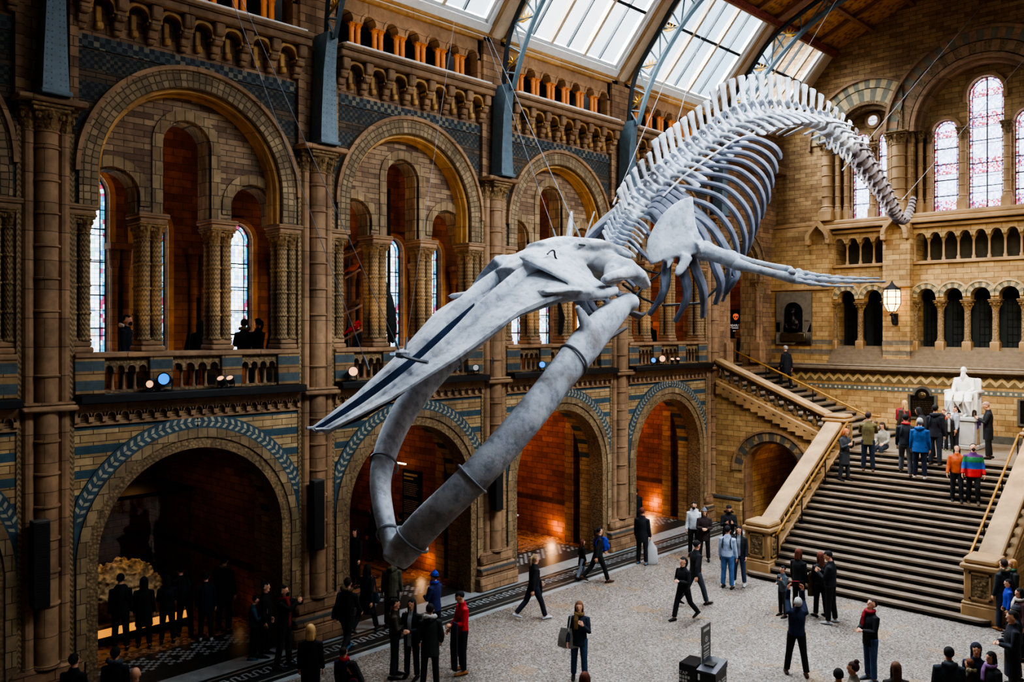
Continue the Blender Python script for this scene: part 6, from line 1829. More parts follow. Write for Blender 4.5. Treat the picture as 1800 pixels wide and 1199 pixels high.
        def hoodpost(me, R=R3, cc=H((0, 0, 1.65)), on=(kind_ == 'hood')):
            if not on: return
            bm = bmesh.new(); bm.from_mesh(me); inv = R.transposed()
            bmesh.ops.delete(bm, geom=[q for q in bm.verts if (lambda l: l.y > .045 and abs(l.x) < .07 and -.12 < l.z < .07)(inv @ (q.co - cc))], context='VERTS'); bm.to_mesh(me); bm.free()
        slots['hood' if kind_ == 'hood' else ('cap' if kind_ == 'cap' else 'beanie')] = organic(b, .0125, mt(hcol), hoodpost, 1)
    if scarf:
        b = MB(); nk = J['neck'] + Vector((0, .01, .02)); b.tube([nk + Vector((.085*cos(2*PI*k/12), .085*sin(2*PI*k/12), .012*sin(4*PI*k/12))) for k in range(13)], .042, 8)
        b.tube([nk + Vector((.05, .08, 0)), nk + Vector((.06, .135, -.12)), nk + Vector((.06, .15, -.32))], [(.05, .03), (.06, .02), (.06, .015)], 8, up=(0, 1, 0))
        slots['scarf'] = organic(b, v, mt(scarf), None, 1)
    if fur:
        b = MB(); nk = J['neck'] + Vector((0, -.03, .03)); rn = random.Random(len(PQ))
        for k in range(26):
            a = PI*.02 + PI*1.0*k/25 + PI*.98; q = nk + Vector((.125*cos(a), .1*sin(a)-.0, .02)); b.ell(q + Vector((rn.uniform(-.012, .012), rn.uniform(-.012, .012), rn.uniform(-.02, .03))), (.034, .034, .036), n=6, m=5)
        slots['fur_trim'] = organic(b, v, mt(fur), None, 0)
    if beard:
        b = MB(); b.ell(H((0, .085, 1.575)), (.058, .038, .05), R3); b.ell(H((0, .1, 1.607)), (.032, .02, .014), R3)
        if marble: b.tube([H((0, .1, 1.58)), H((0, .125, 1.48)), H((0, .12, 1.36))], [(.06, .04), (.07, .04), (.025, .02)], 8, rnd=True)
        slots['beard'] = organic(b, .0125, mt(beard), None, 1)
    PQ.append(dict(label=label, at=Vector(at), face=face, sc=sc, low=J['low'], slots=slots, group=group, J=J, dz=dz, marble=marble))
    return len(PQ) - 1
def ground(px, py, z=0.0): return onz(px, py, z)
def headat(px, py, h=1.7, z=0.0):   # foot position of someone whose crown shows at this pixel
    p = onz(px, py, z + h); return Vector((p.x, p.y, z))
def finish_people():
    for q in PQ:
        if q['marble']: continue
        o = link('person', q['slots']['body']['me']); o.location = q['at'] + Vector((0, 0, -q['low']*q['sc'] + q['dz'])); o.rotation_euler = (0, 0, rad(q['face'])); o.scale = (q['sc'],)*3
        tag(o, q['label'], 'person', q['group']); q['o'] = o
        for nm, s in q['slots'].items():
            if nm != 'body': link(nm.rstrip('01'), s['me'], o)
def held(i, build_fn, name, label, cat):
    """something carried by person i: built in that person's own frame"""
    q = PQ[i]; o = empty(name, q['o'].location, rad(q['face'])); o.scale = q['o'].scale; tag(o, label, cat); build_fn(o, q['J']); return o
# image-right = -46, image-left = 134, away from the viewer = 44, towards the viewer = 224
R_, L_, A_, T_ = -46, 134, 44, 224
G = ground; BK = (17, 17, 20); NAVY = (24, 28, 44); JEAN = (44, 66, 96); DKG = (34, 38, 34); BRN = (62, 48, 38)
HB, HK, HBL, HRD, HGR = (48, 32, 24), (22, 18, 18), (214, 176, 120), (104, 54, 36), (170, 168, 164)
P_ = {}
def pp(k, *a, **kw): P_[k] = person(*a, **kw)
# --- around the coral display in the first archway
pp('coralman', 'man with a dark backpack facing the coral display, nearest the left pillar', G(212, 1143), 66, 1.76, 'stand', BK, BK, hair=HK, coat=.1)
pp('c2', 'woman in a long black coat in front of the middle of the coral display', G(253, 1138), 60, 1.64, 'stand', BK, BK, hair=HK, hairstyle='mid', coat=.35, coatflare=.03)
pp('c3', 'dark figure at the display between the long coat and the bent backpacker', G(294, 1130), 70, 1.6, 'hands', (22, 22, 26), BK, hair=HK, hairstyle='long', coat=.15)
pp('c4', 'person bending forward under a large backpack at the right end of the display', G(325, 1118), 80, 1.72, 'bend', BK, (26, 26, 28), hair=HK)
pp('c5', 'person in dark clothes and white trainers right of the display', G(362, 1126), 60, 1.62, 'stand', (24, 26, 34), (28, 30, 34), (176, 176, 174), hair=HK, coat=.2)
pp('c6', 'tall man in a dark coat with a pale collar, standing inside the nearest archway', G(394, 1110), 40, 1.86, 'relaxed', (22, 23, 28), BK, hair=HK, coat=.2, scarf=(88, 72, 58))
pp('tealkid', 'child in a teal jacket looking down beside the mosaic border', G(446, 1158), -30, 1.42, 'phone', (42, 74, 84), (30, 34, 44), (56, 90, 110), hair=HK)
pp('c8', 'woman in black standing behind the child in teal', Vector((-17.9, 10.5, 0)), -46, 1.68, 'stand', BK, BK, hair=HK, hairstyle='bun', coat=.25)
pp('handshead', 'man in a black jacket lined with red, both hands behind his head', G(500, 1174), -60, 1.8, 'head', (22, 20, 24), (26, 28, 34), hair=HK, beard=HK, open_front=(120, 34, 34), scarf=(130, 34, 34))
pp('blonde', 'woman with straight blonde hair seen from behind in a black coat, bottom edge', headat(546, 1100, 1.7), 50, 1.7, 'stand', (12, 12, 14), BK, hair=HBL, hairstyle='bob', coat=.3)
pp('furcollar', 'man in black with a fur-trimmed hood and blue shoes, walking past the second pillar', G(610, 1150), 30, 1.78, 'walk2', (20, 21, 28), BK, (70, 110, 140), hair=HB, fur=(104, 82, 56), coat=.12)
pp('c12', 'woman in a long dark coat with a shoulder bag near the mosaic border', G(644, 1112), 20, 1.7, 'walk', (20, 22, 30), BK, hair=HK, hairstyle='long', coat=.35, coatflare=.03)
pp('parka', 'person in an olive green hooded parka seen from behind below the jaw tip', G(689, 1102), 50, 1.74, 'stand', (86, 84, 66), (22, 22, 24), hair=HB, hood=True, coat=.12)
pp('blueshirt', 'man in a dark jacket over a pale blue shirt inside the second archway', G(598, 1022), 200, 1.76, 'walk', (24, 26, 32), (30, 30, 38), hair=HK, open_front=(150, 170, 206))
pp('c14', 'woman with long black hair inside the second archway', G(625, 1032), 190, 1.68, 'stand', BK, BK, hair=HK, hairstyle='long', coat=.25)
pp('alc1', 'man in a dark jacket beside the black information board', Vector((-21.2, 17.1, 0)), 90, 1.76, 'stand', (20, 22, 24), BK, hair=HK)
pp('alc2', 'dim figure deep in the second archway', G(655, 985), 120, 1.7, 'stand', (26, 20, 18), BK, hair=HK, hairstyle='long', coat=.2)
# --- group below the jaw
pp('ponytail', 'young woman with a dark ponytail, brown leather jacket and hand at her chin', G(694, 1190), -40, 1.66, 'chin', (74, 62, 48), (44, 54, 58), (22, 22, 24), hair=HK, hairstyle='pony')
pp('g16', 'woman with long dark hair, white top under a black coat, among the friends', G(724, 1192), 205, 1.68, 'hands', BK, NAVY, hair=HK, hairstyle='long', coat=.15, open_front=(170, 176, 184))
pp('whitehood', 'person seen from behind with a white lined hood on a dark green coat', G(756, 1208), 50, 1.72, 'pockets', (32, 38, 34), BK, hair=HK, hood=True, fur=(190, 188, 184), coat=.22, coatflare=.02)
pp('bluehat', 'person in a bright blue hat and a navy and white jacket', G(764, 1130), 100, 1.68, 'hands', (34, 40, 92), NAVY, hair=HK, hat=('beanie', (30, 60, 170)), scarf=(40, 60, 170), open_front=(180, 186, 200), coat=.1)
pp('redman', 'man in a bright red top and tan shoes, long coat over his arm', G(812, 1182), 160, 1.76, 'holdout', (196, 40, 50), (20, 24, 26), (150, 96, 50), hair=HK, coat=.05)
pp('redcollar', 'child with short brown hair and a red collar, bottom edge beside the blonde woman', headat(604, 1140, 1.4), 20, 1.4, 'stand', (28, 30, 60), NAVY, hair=HB, scarf=(170, 34, 40))
pp('longhair', 'woman with long black hair looking down at the bottom edge', headat(624, 1164, 1.6), 130, 1.6, 'phone', (30, 32, 60), BK, hair=HK, hairstyle='long')
pp('baldleft', 'bald man at the bottom left corner', headat(238, 1176, 1.74), 60, 1.74, 'stand', (24, 24, 28), BK, bald=True)
pp('bl2', 'dark haired person in a dark coat with a pale collar at the bottom left', headat(203, 1140, 1.72), 50, 1.72, 'stand', (20, 22, 26), BK, hair=HK, fur=(70, 76, 84))
pp('bl3', 'dark figure at the foot of the nearest pillar', headat(130, 1152, 1.72), 40, 1.72, 'stand', (14, 14, 16), BK, hair=HK)
# --- across the open floor
pp('walker', 'woman in a black top and leggings striding along the border, coat on her arm', G(938, 1089), -20, 1.7, 'walk', (20, 20, 22), (26, 32, 46), (186, 190, 196), hair=(150, 120, 90), hairstyle='pony')
pp('girl', 'small girl in a black coat holding the hand of a woman', G(1023, 1018), -30, 1.18, 'hold_hand', (20, 20, 22), (150, 160, 176), hair=HRD, hairstyle='long', coat=.25, coatflare=.03)
pp('blueback', 'woman with a bright blue backpack holding the hand of a small girl', G(1051, 1024), -30, 1.66, 'walk', (22, 24, 26), BK, (70, 44, 30), hair=HK, hairstyle='pony', coat=.1)
pp('plasticbag', 'man in dark clothes carrying a clear plastic sack beside the fourth pillar', G(1129, 992), 20, 1.78, 'stand', (24, 26, 34), (22, 24, 30), (80, 100, 120), hair=HRD, coat=.2)
pp('behindplinth', 'dark figure in the shade of the fourth archway', Vector((-18.6, 25.86, 0)), 60, 1.72, 'stand', (18, 22, 26), BK, hair=HK)
pp('scarfbag', 'woman with a mustard scarf, patterned sleeves and a large grey shoulder bag', G(1018, 1196), 215, 1.66, 'bagstrap', (36, 42, 56), JEAN, (30, 28, 28), hair=(120, 74, 46), hairstyle='bob', scarf=(120, 90, 50), coat=.1)
pp('bottomhead', 'brown haired person cut off at the bottom edge in front of the grey bag', headat(1028, 1184, 1.66), 40, 1.66, 'stand', (60, 40, 36), BK, hair=(96, 48, 34), hairstyle='mid')
pp('blackwalk', 'woman in black trousers and a dark jacket walking left past the donation box', G(1202, 1090), 170, 1.64, 'walkhands', (22, 24, 28), BK, hair=HK, hairstyle='pony', coat=.06)
pp('capman', 'man in a black cap and dark jacket walking right', G(1222, 1064), -20, 1.78, 'walk', (28, 30, 36), (62, 70, 80), hair=HK, hat=('cap', (18, 18, 20)))
pp('whitehoodie', 'bearded man in a white hooded sweatshirt near the stair arch', G(1220, 978), 205, 1.78, 'stand', (206, 212, 218), (50, 52, 56), hair=HK, beard=HK, hood=True)
pp('beanie', 'woman in a grey beanie and a brown coat beside the white sweatshirt', G(1238, 986), 215, 1.68, 'hands', (54, 36, 34), (28, 24, 28), hair=(120, 80, 50), hairstyle='mid', hat=('beanie', (110, 112, 116)), coat=.22)
pp('furhood', 'man in a black parka with a fur hood looking at his phone', G(1281, 985), 215, 1.78, 'phone', (22, 22, 28), BK, hair=HK, beard=HK, fur=(92, 72, 50), coat=.15)
pp('whiteshirt', 'man in a pale blue sweater and jeans wearing a black backpack', G(1279, 1034), 15, 1.78, 'stand', (166, 184, 212), (70, 104, 150), (20, 20, 22), hair=HK)
pp('sherpa', 'woman in a black jacket with a cream collar, beside the left newel post', G(1299, 1028), 205, 1.7, 'relaxed', (26, 26, 32), (52, 66, 92), (206, 206, 206), hair=HK, hairstyle='bob', open_front=(128, 134, 142), fur=(208, 200, 190))
pp('striped', 'child in a grey sweater holding up a small camera by the bottom step', G(1376, 1084), 160, 1.3, 'chin', (84, 92, 100), (44, 46, 50), hair=HK)
pp('redhair', 'woman with bobbed copper hair in a black jacket beside the bottom step', G(1404, 1078), -10, 1.68, 'stand', (24, 24, 28), (22, 22, 24), hair=HRD, hairstyle='bob', coat=.12)
pp('couplew', 'woman with long brown hair beside the tall man in black', G(1442, 1084), 60, 1.66, 'hands', (26, 24, 24), BK, hair=HRD, hairstyle='long', coat=.1)
pp('tallblack', 'tall man all in black looking down at his hands, in front of the steps', G(1460, 1096), 100, 1.82, 'phone', (22, 24, 30), (18, 18, 22), (170, 172, 176), hair=HK)
pp('photographer', 'grey haired man in a navy quilted jacket raising a red phone overhead', G(1400, 1187), 38, 1.74, 'photo', (30, 40, 66), (22, 22, 26), (74, 48, 40), hair=HGR)
pp('redscarf', 'balding man in a black jacket with a dark red scarf and jeans, looking up', G(1530, 1198), 150, 1.74, 'hands', (26, 28, 32), (58, 78, 108), (70, 76, 84), hair=HB, scarf=(140, 28, 42), look=(22, 0), coat=.12, hairstyle='short')
# --- bottom right corner
pp('bunwoman', 'woman with brown hair in a bun at the bottom edge', headat(1500, 1166, 1.64), 100, 1.64, 'stand', (120, 110, 96), BK, hair=(70, 40, 34), hairstyle='bun')
pp('darkhead', 'dark haired person at the bottom edge left of the bun', headat(1474, 1178, 1.66), 20, 1.66, 'stand', BK, BK, hair=HK)
pp('longbrown', 'woman with long brown hair seen from behind at the bottom edge', headat(1575, 1166, 1.64), 40, 1.64, 'stand', (46, 36, 32), BK, hair=(104, 74, 52), hairstyle='long')
pp('bighood', 'broad person in a dark grey hooded coat seen from behind, bottom right', headat(1668, 1140, 1.74), 30, 1.74, 'stand', (44, 52, 58), BK, hair=HK, hood=True, build=1.15, coat=.2)
pp('navyhood', 'person with a navy hood pulled up, bottom right', headat(1716, 1134, 1.62), 200, 1.62, 'stand', (26, 30, 60), BK, hair=HK, hat=('hood', (26, 28, 54)), coat=.1)
pp('furchild', 'child with a brown cap and a fur edged coat, bottom right', headat(1704, 1160, 1.36), 70, 1.36, 'stand', (70, 62, 46), BK, hair=(110, 66, 40), fur=(150, 136, 100))
pp('lilac', 'woman with dark hair and a lilac scarf at the bottom right', headat(1742, 1148, 1.58), 150, 1.58, 'stand', (40, 40, 46), BK, hair=HK, hairstyle='bob', scarf=(150, 110, 160))
pp('profile', 'man in a long dark coat in profile at the right edge', headat(1780, 1076, 1.8), 120, 1.8, 'hands', (22, 24, 36), BK, hair=HK, coat=.4, dark=False)
pp('corner', 'dark haired child at the bottom right corner', headat(1752, 1178, 1.3), 60, 1.3, 'stand', (34, 30, 26), BK, hair=HK)
pp('boots', 'woman in a dark fur hooded coat and tan boots behind the right newel post', G(1764, 1108), 60, 1.74, 'stand', (40, 46, 50), (40, 50, 66), (140, 92, 52), hair=HB, hood=True, fur=(150, 130, 100), coat=.2, sole=None)
pp('r2', 'blonde person in a green scarf by the right side of the stairs', headat(1780, 985, 1.66), 130, 1.66, 'stand', (40, 40, 40), BK, hair=(190, 140, 84), hairstyle='mid', scarf=(50, 110, 80))
pp('r3', 'child in a bright blue jacket in the crowd by the right newel post', headat(1772, 1020, 1.36), 120, 1.36, 'stand', (34, 50, 150), BK, hair=HK)
pp('r4', 'person in maroon behind the blue jacket at the right edge', headat(1792, 1036, 1.6), 140, 1.6, 'stand', (70, 34, 38), BK, hair=HK, hairstyle='bob', scarf=(190, 180, 170))
pp('r5', 'dark coated person with a pale bobble hat at the right edge', headat(1786, 1066, 1.62), 100, 1.62, 'stand', (26, 30, 40), BK, hair=HK, hat=('beanie', (60, 58, 66)))
# --- on the stairs and the landing
def step_at(px, py):
    """the point of the main flight seen at this pixel"""
    best = None
    for i in range(NS):
        z = RZ*(i+1); p = onz(px, py, z)
        if SY0 + TR*i - .05 <= p.y <= SY0 + TR*(i+1) + .02: best = Vector((p.x, SY0 + TR*i + TR*.55, z))
    return best or onz(px, py, LZ)
pp('s1', 'woman in a dark padded coat reading her phone by the left stair balustrade', step_at(1484, 845), 250, 1.7, 'phone', (48, 52, 58), (40, 44, 50), hair=(176, 104, 60), hairstyle='bob', coat=.35)
pp('s2', 'person in an olive jacket at the top of the stairs near the left newel post', step_at(1526, 829), 20, 1.7, 'camera', (112, 100, 62), (34, 44, 62), (96, 70, 60), hair=HB, coat=.1)
q = onz(1506, 806, LZ); q.y = SY1 + .16; pp('s3', 'person sitting on the top step in dark trousers, behind the olive jacket', q, 175, 1.7, 'sit', (150, 146, 136), (34, 40, 50), (120, 80, 50), hair=HB, hairstyle='mid', dz=-.36)
pp('s4', 'person with a black backpack and a red hood, climbing in grey trousers', step_at(1592, 838), 20, 1.74, 'climb', (30, 32, 40), (86, 88, 90), hair=HK, scarf=(180, 40, 40))
pp('s5', 'grey haired person in a bright blue padded jacket', step_at(1617, 842), 10, 1.66, 'stand', (32, 86, 148), (30, 36, 56), (180, 170, 160), hair=HGR, hairstyle='short', hood=True, coat=.12, coatflare=.02, build=1.1)
pp('s6', 'man in navy with a black backpack at the head of the stairs', onz(1644, 818, LZ), 0, 1.82, 'stand', (26, 28, 40), (32, 40, 54), hair=HK, hood=True, coat=.08)
pp('s7', 'woman leaning left behind the navy backpack', onz(1634, 808, LZ), 80, 1.72, 'bend', (24, 24, 28), BK, hair=HK, hairstyle='long', coat=.15)
pp('s8', 'blonde woman with a red patterned backpack by the end wall', onz(1590, 790, LZ), 60, 1.66, 'stand', (60, 52, 44), (40, 36, 34), hair=(186, 148, 100), hairstyle='long')
pp('k1', 'smallest child of the three beside the statue, in an orange jacket', onz(1659, 790, LZ), 170, 1.36, 'stand', (150, 66, 40), (34, 34, 40), hair=HRD)
pp('k2', 'child in a black top with a white print between two others', onz(1668, 793, LZ), 200, 1.28, 'stand', (30, 30, 34), (26, 28, 34), (80, 90, 60), hair=HB, open_front=(150, 152, 156))
pp('k3', 'tallest child of the three, in pale grey beside the statue plinth', onz(1680, 793, LZ), 130, 1.5, 'stand', (150, 154, 166), (30, 32, 38), hair=HB)
pp('k4', 'child in a purple jumper right of the statue plinth', onz(1713, 790, LZ), 20, 1.34, 'chin', (62, 38, 96), (140, 116, 86), hair=HB, hairstyle='mid')
pp('oldman', 'balding man in a long black coat reading beside the statue', onz(1737, 807, LZ), 110, 1.8, 'phone', (24, 24, 30), (26, 26, 30), hair=(160, 130, 110), coat=.3)
pp('orange', 'woman in a rust orange top looking up as she comes down the stairs', step_at(1684, 881), 200, 1.68, 'descend', (178, 84, 40), (28, 32, 42), hair=HK, hairstyle='bob')
pp('rainbow', 'man in a rainbow striped jacket looking up as he comes down the stairs', step_at(1712, 885), 200, 1.76, 'descend', (84, 40, 100), (26, 26, 32), (70, 60, 44), hair=HB, hairstyle='short', beard=HB, coat=.1, coatflare=.03, build=1.1, stripes=[(1.38, (40, 110, 70)), (1.22, (40, 80, 160)), (1.04, (196, 40, 44))])
# upper flight: third of the way up
q = ony(1383, 692, 33.6); q.z = LZ + 2.7/16*round((-12.6 - q.x)/(6.6/16) + .5); pp('uf', 'man in a dark coat climbing the left flight by the brass handrail', q, 70, 1.76, 'climb', (24, 26, 36), BK, hair=HGR, coat=.25)
pp('tl1', 'person in black standing beside the exhibition sign', Vector((-19.35, 33.2, 6.06)), 250, 1.66, 'stand', BK, BK, hair=HK, coat=.3)
pp('tl2', 'person in cream sitting in front of the exhibition sign', Vector((-19.35, 34.75, 6.06)), 215, 1.66, 'hands', (176, 150, 120), (34, 32, 34), hair=(150, 80, 50), hairstyle='mid')
# gallery visitors
pp('ga1', 'bearded man in dark blue with a white collar, in profile behind the nearest balustrade', onx(223, 640, -19.9)*1, -50, 1.76, 'stand', (26, 32, 42), BK, hair=HK, beard=HK, fur=(196, 190, 184))
pp('ga2', 'dark figure half hidden by a gallery column', onx(352, 640, -20.0), 60, 1.66, 'stand', (20, 18, 18), BK, hair=HK, hairstyle='long')
pp('ga3', 'person in black with a fur trimmed hood leaning on the nearest gallery rail', onx(429, 650, -19.4), 80, 1.68, 'hands', (16, 16, 18), BK, hair=HK, fur=(110, 88, 60), coat=.1)
pp('ga4', 'woman in grey blue with dark tied hair talking beside the fur hood', onx(453, 650, -19.5), 110, 1.7, 'chin', (48, 52, 66), BK, hair=HK, hairstyle='pony')
pp('ga5', 'figure in a red hat behind the bird display', onx(629, 640, -20.4), 110, 1.66, 'stand', (24, 26, 34), BK, hair=HK, hat=('beanie', (190, 40, 44)))
pp('ga6', 'dark figure behind the gallery rail near the stair head', onx(1143, 640, -19.5), 200, 1.74, 'stand', (20, 20, 22), BK, hair=HK)
for k in ('ga1', 'ga2', 'ga3', 'ga4', 'ga5', 'ga6'): PQ[P_[k]]['at'].z = 6.03
# statue: seated bearded man
STI = person('', (HC+.1, 33.4, LZ), 180, 2.15, 'sit', top=(0, 0, 0), coat=.3, coatflare=.06, build=1.18, beard=(0, 0, 0), marble=True, bald=True, look=(-2, 0))
flush()
finish_people()
# ---- statue assembly
q = PQ[STI]
stt = thing('statue', 'white marble statue of a seated bearded man on a plinth above the stairs', 'statue', (HC+.12, 33.0, LZ))
b = MB(); b.cbox(-.62, .62, -.75, .75, 0, .16, .03); b.cbox(-.54, .54, -.68, .68, .16, .98, .03); b.cbox(-.6, .6, -.74, .74, .98, 1.12, .03); b.build('plinth', m_marblegrey, stt)
fg = link('seated_figure', q['slots']['body']['me'], stt, (0, .12, 1.12 - q['low']*q['sc']), (0, 0, PI), (q['sc'],)*3)
for nm, s in q['slots'].items():
    if nm != 'body': link({'jacket': 'coat'}.get(nm, nm.rstrip('01')), s['me'], fg)
hip = 1.12 + (.93 - q['low'])*q['sc']
b = MB(); b.cbox(-.42, .42, -.3, .42, 1.12, hip-.14, .04); b.cbox(-.4, .44, .4, .54, 1.12, hip+.6, .05)
for sg in (-1, 1): b.cbox(sg*.47-.07, sg*.47+.07, -.35, .5, hip+.1, hip+.2, .03); b.cbox(sg*.47-.06, sg*.47+.06, -.35, -.23, 1.12, hip+.14, .03)
b.build('chair', m_marble, stt)
b = MB()   # coat skirts falling between and beside the knees
for x, w_ in ((-.3, .12), (0, .14), (.3, .12)): b.tube([(x, -.1, hip+.12), (x, -.5, hip+.1), (x*1.05, -.62, hip-.15), (x*1.1, -.6, hip-.55)], [(w_, .05), (w_*1.1, .06), (w_, .06), (w_*.8, .05)], 8, up=(0, 0, 1))
b.build('coat_skirts', m_marble, stt)
# bust and coral from the queue
link('bust', BUST['me'], BUST_G)
o = link('coral', CORAL['me']); o.location = CORAL_LOC; tag(o, 'large pale dome of coral glowing on the lit plinth in the nearest archway', 'coral')
# ---- things carried
def backpack(i, col, label, sc=1.0, patch=None):
    def f(o, J):
        c = J['chest']; up = (J['shline'] - J['pelvis']).normalized(); bk = Vector((1, 0, 0)).cross(up); M4 = Matrix((Vector((1, 0, 0)), -bk if bk.y > 0 else bk, up)).transposed().to_4x4(); M4.translation = c + up*-.02
        b = MB(M4 @ Matrix.Scale(sc, 4)); b.cbox(-.15, .15, -.3, -.1, -.24, .2, .06); b.build('bag_body', cloth(*col), o)
        b = MB(M4 @ Matrix.Scale(sc, 4)); b.cbox(-.11, .11, -.36, -.28, -.2, .0, .035); b.build('pocket', cloth(*(patch or tuple(min(255, c_+14) for c_ in col))), o)
        for sg in (-1, 1):
            b = MB(M4); b.tube(spline([(sg*.1, -.14, .17), (sg*.105, .0, .2), (sg*.11, .135, .08), (sg*.13, .1, -.1), (sg*.14, -.1, -.17)], 3), [(.026, .01)]*13, 6); b.build('strap', cloth(*col), o)
    return held(P_[i], f, 'backpack', label, 'backpack')
def armbag(i, col, label, arm=0, L=.55, shape='coat'):
    def f(o, J):
        w = J['wr%d' % arm].lerp(J['el%d' % arm], .35); b = MB()
        if shape == 'coat':
            b.tube([w + Vector((0, 0, .06)), w + Vector((0, .02, -.02)), w + Vector((0, .03, -L*.5)), w + Vector((0, .02, -L))], [(.09, .05), (.13, .07), (.15, .07), (.13, .05)], 10, up=(0, 1, 0), rnd=False); b.build('folded_cloth', cloth(*col), o)
        else:
            h = J['hd%d' % arm]; b.tube([h + Vector((0, 0, .02)), h + Vector((0, 0, -.08)), h + Vector((0, 0, -.25)), h + Vector((0, 0, -L*.85)), h + Vector((0, 0, -L))], [(.03, .03), (.07, .05), (.2, .14), (.24, .16), (.12, .1)], 12, up=(0, 1, 0)); b.build('sack', shape if not isinstance(shape, str) else cloth(*col), o)
    return held(P_[i], f, 'bag' if shape != 'coat' else 'coat', label, 'bag' if shape != 'coat' else 'coat')
def shoulderbag(i, col, label, sg=-1, sc=1.0):
    def f(o, J):
        h = J['pelvis'] + Vector((sg*.22, .02, .04)); b = MB()
        b.tube([h + Vector((0, 0, -.2*sc)), h + Vector((0, 0, -.17*sc)), h, h + Vector((0, 0, .14*sc))], [(.05, .12*sc), (.08, .2*sc), (.08, .18*sc), (.04, .14*sc)], 12, up=(1, 0, 0)); b.build('bag_body', cloth(*col), o)
        b = MB(); b.tube(spline([h + Vector((0, -.13*sc, .13*sc)), J['sh%d' % (0 if sg < 0 else 1)] + Vector((0, -.07, .06)), J['sh%d' % (0 if sg < 0 else 1)] + Vector((0, .07, .06)), h + Vector((0, .13*sc, .13*sc))], 4), .014, 6); b.build('strap', cloth(*col), o)
    return held(P_[i], f, 'shoulder_bag', label, 'bag')
def phone(i, col, label, arm=1, lit=False, both=False, size=(.038, .006, .075)):
    def f(o, J):
        p = J['hd%d' % arm] if not both else (J['hd0'] + J['hd1'])/2; d = J['fd%d' % arm]
        b = MB(Matrix.Translation(p + Vector((0, .03, .03)))); b.cbox(-size[0], size[0], -size[1], size[1], -size[2], size[2], .004); b.build('case', cloth(*col, rough=.4), o)
        b = MB(Matrix.Translation(p + Vector((0, .03, .03)))); b.box(-size[0]*.9, size[0]*.9, -size[1]-.001, -size[1], -size[2]*.9, size[2]*.9); b.build('screen', m_lamp_peach if lit else m_black, o, smooth=False)
    return held(P_[i], f, 'phone', label, 'phone')
backpack('coralman', (20, 20, 22), 'dark backpack of the man nearest the left pillar')
backpack('c4', (38, 38, 40), 'large dark grey backpack on the bent figure at the coral display', 1.15)
backpack('blueback', (28, 48, 150), 'bright blue backpack on the woman leading a small girl', .95)
backpack('whiteshirt', (24, 26, 30), 'black backpack on the man in the pale blue sweater')
backpack('s4', (26, 28, 32), 'black backpack on the climber with the red hood', 1.1, (110, 110, 116))
backpack('s6', (24, 25, 28), 'large black backpack on the man at the head of the stairs', 1.2)
backpack('s8', (150, 40, 46), 'red patterned backpack by the end wall', 1.1, (200, 190, 186))
armbag('redman', (24, 30, 44), 'long navy coat hanging over the arm of the man in red', 0, .95)
armbag('walker', (18, 18, 20), 'black coat carried over the arm of the striding woman', 0, .5)
armbag('couplew', (104, 84, 60), 'brown fur coat held by the woman beside the tall man in black', 0, .6)
m_sack = NT('clear_plastic'); m_sack.b.inputs['Base Color'].default_value = srgb(200, 204, 204); m_sack.b.inputs['Roughness'].default_value = .25; m_sack.b.inputs['Alpha'].default_value = .62
armbag('plasticbag', (0, 0, 0), 'clear plastic sack of rubbish carried by the man near the fourth pillar', 1, .8, m_sack.m)
shoulderbag('scarfbag', (150, 146, 140), 'large pale grey shoulder bag on the woman with the mustard scarf', 1, 1.35)
shoulderbag('c12', (34, 50, 62), 'small blue grey shoulder bag on the woman in the long coat', 1, .8)
shoulderbag('longhair', (120, 28, 44), 'dark red shoulder bag at the bottom edge', -1, 1.1)
shoulderbag('furcollar', (110, 110, 170), 'lilac bag carried by the man with the fur hood', -1, .9)
phone('photographer', (190, 40, 50), 'red phone held overhead by the grey haired man', both=True, size=(.085, .008, .055))
phone('tealkid', (40, 40, 44), 'glowing phone held by the child in teal', lit=True)
phone('s1', (30, 30, 34), 'phone held by the woman against the left balustrade', both=True)
phone('furhood', (30, 30, 34), 'phone held by the man in the fur hooded parka', both=True)
phone('tallblack', (36, 36, 40), 'small camera held by the tall man in black', both=True, size=(.055, .03, .04))
phone('oldman', (120, 110, 100), 'leaflet held by the man in the long black coat by the statue', both=True, size=(.07, .004, .1))
phone('striped', (30, 30, 32), 'small camera held to the face of the child by the bottom step', arm=0, size=(.05, .03, .035))
# ---------------------------------------------------------------- light, sky, camera
def area(loc, target, sx, sy, e, col=(1, 1, 1), spread=180):
    l = bpy.data.lights.new('area', 'AREA'); l.shape = 'RECTANGLE'; l.size = sx; l.size_y = sy; l.energy = e; l.color = col; l.spread = rad(spread)
    o = bpy.data.objects.new('area_light', l); COL.objects.link(o); o.location = loc
    o.rotation_euler = (Vector(target) - Vector(loc)).to_track_quat('-Z', 'Y').to_euler(); return o
def point(loc, e, col, r=.15):
    l = bpy.data.lights.new('point', 'POINT'); l.energy = e; l.color = col; l.shadow_soft_size = r
    o = bpy.data.objects.new('point_light', l); COL.objects.link(o); o.location = loc; return o
def spotl(loc, target, e, col, ang=60, r=.1, blend=.6):
    l = bpy.data.lights.new('spot', 'SPOT'); l.energy = e; l.color = col; l.shadow_soft_size = r; l.spot_size = rad(ang); l.spot_blend = blend
    o = bpy.data.objects.new('spot_light', l); COL.objects.link(o); o.location = loc
    o.rotation_euler = (Vector(target) - Vector(loc)).to_track_quat('-Z', 'Y').to_euler(); return o
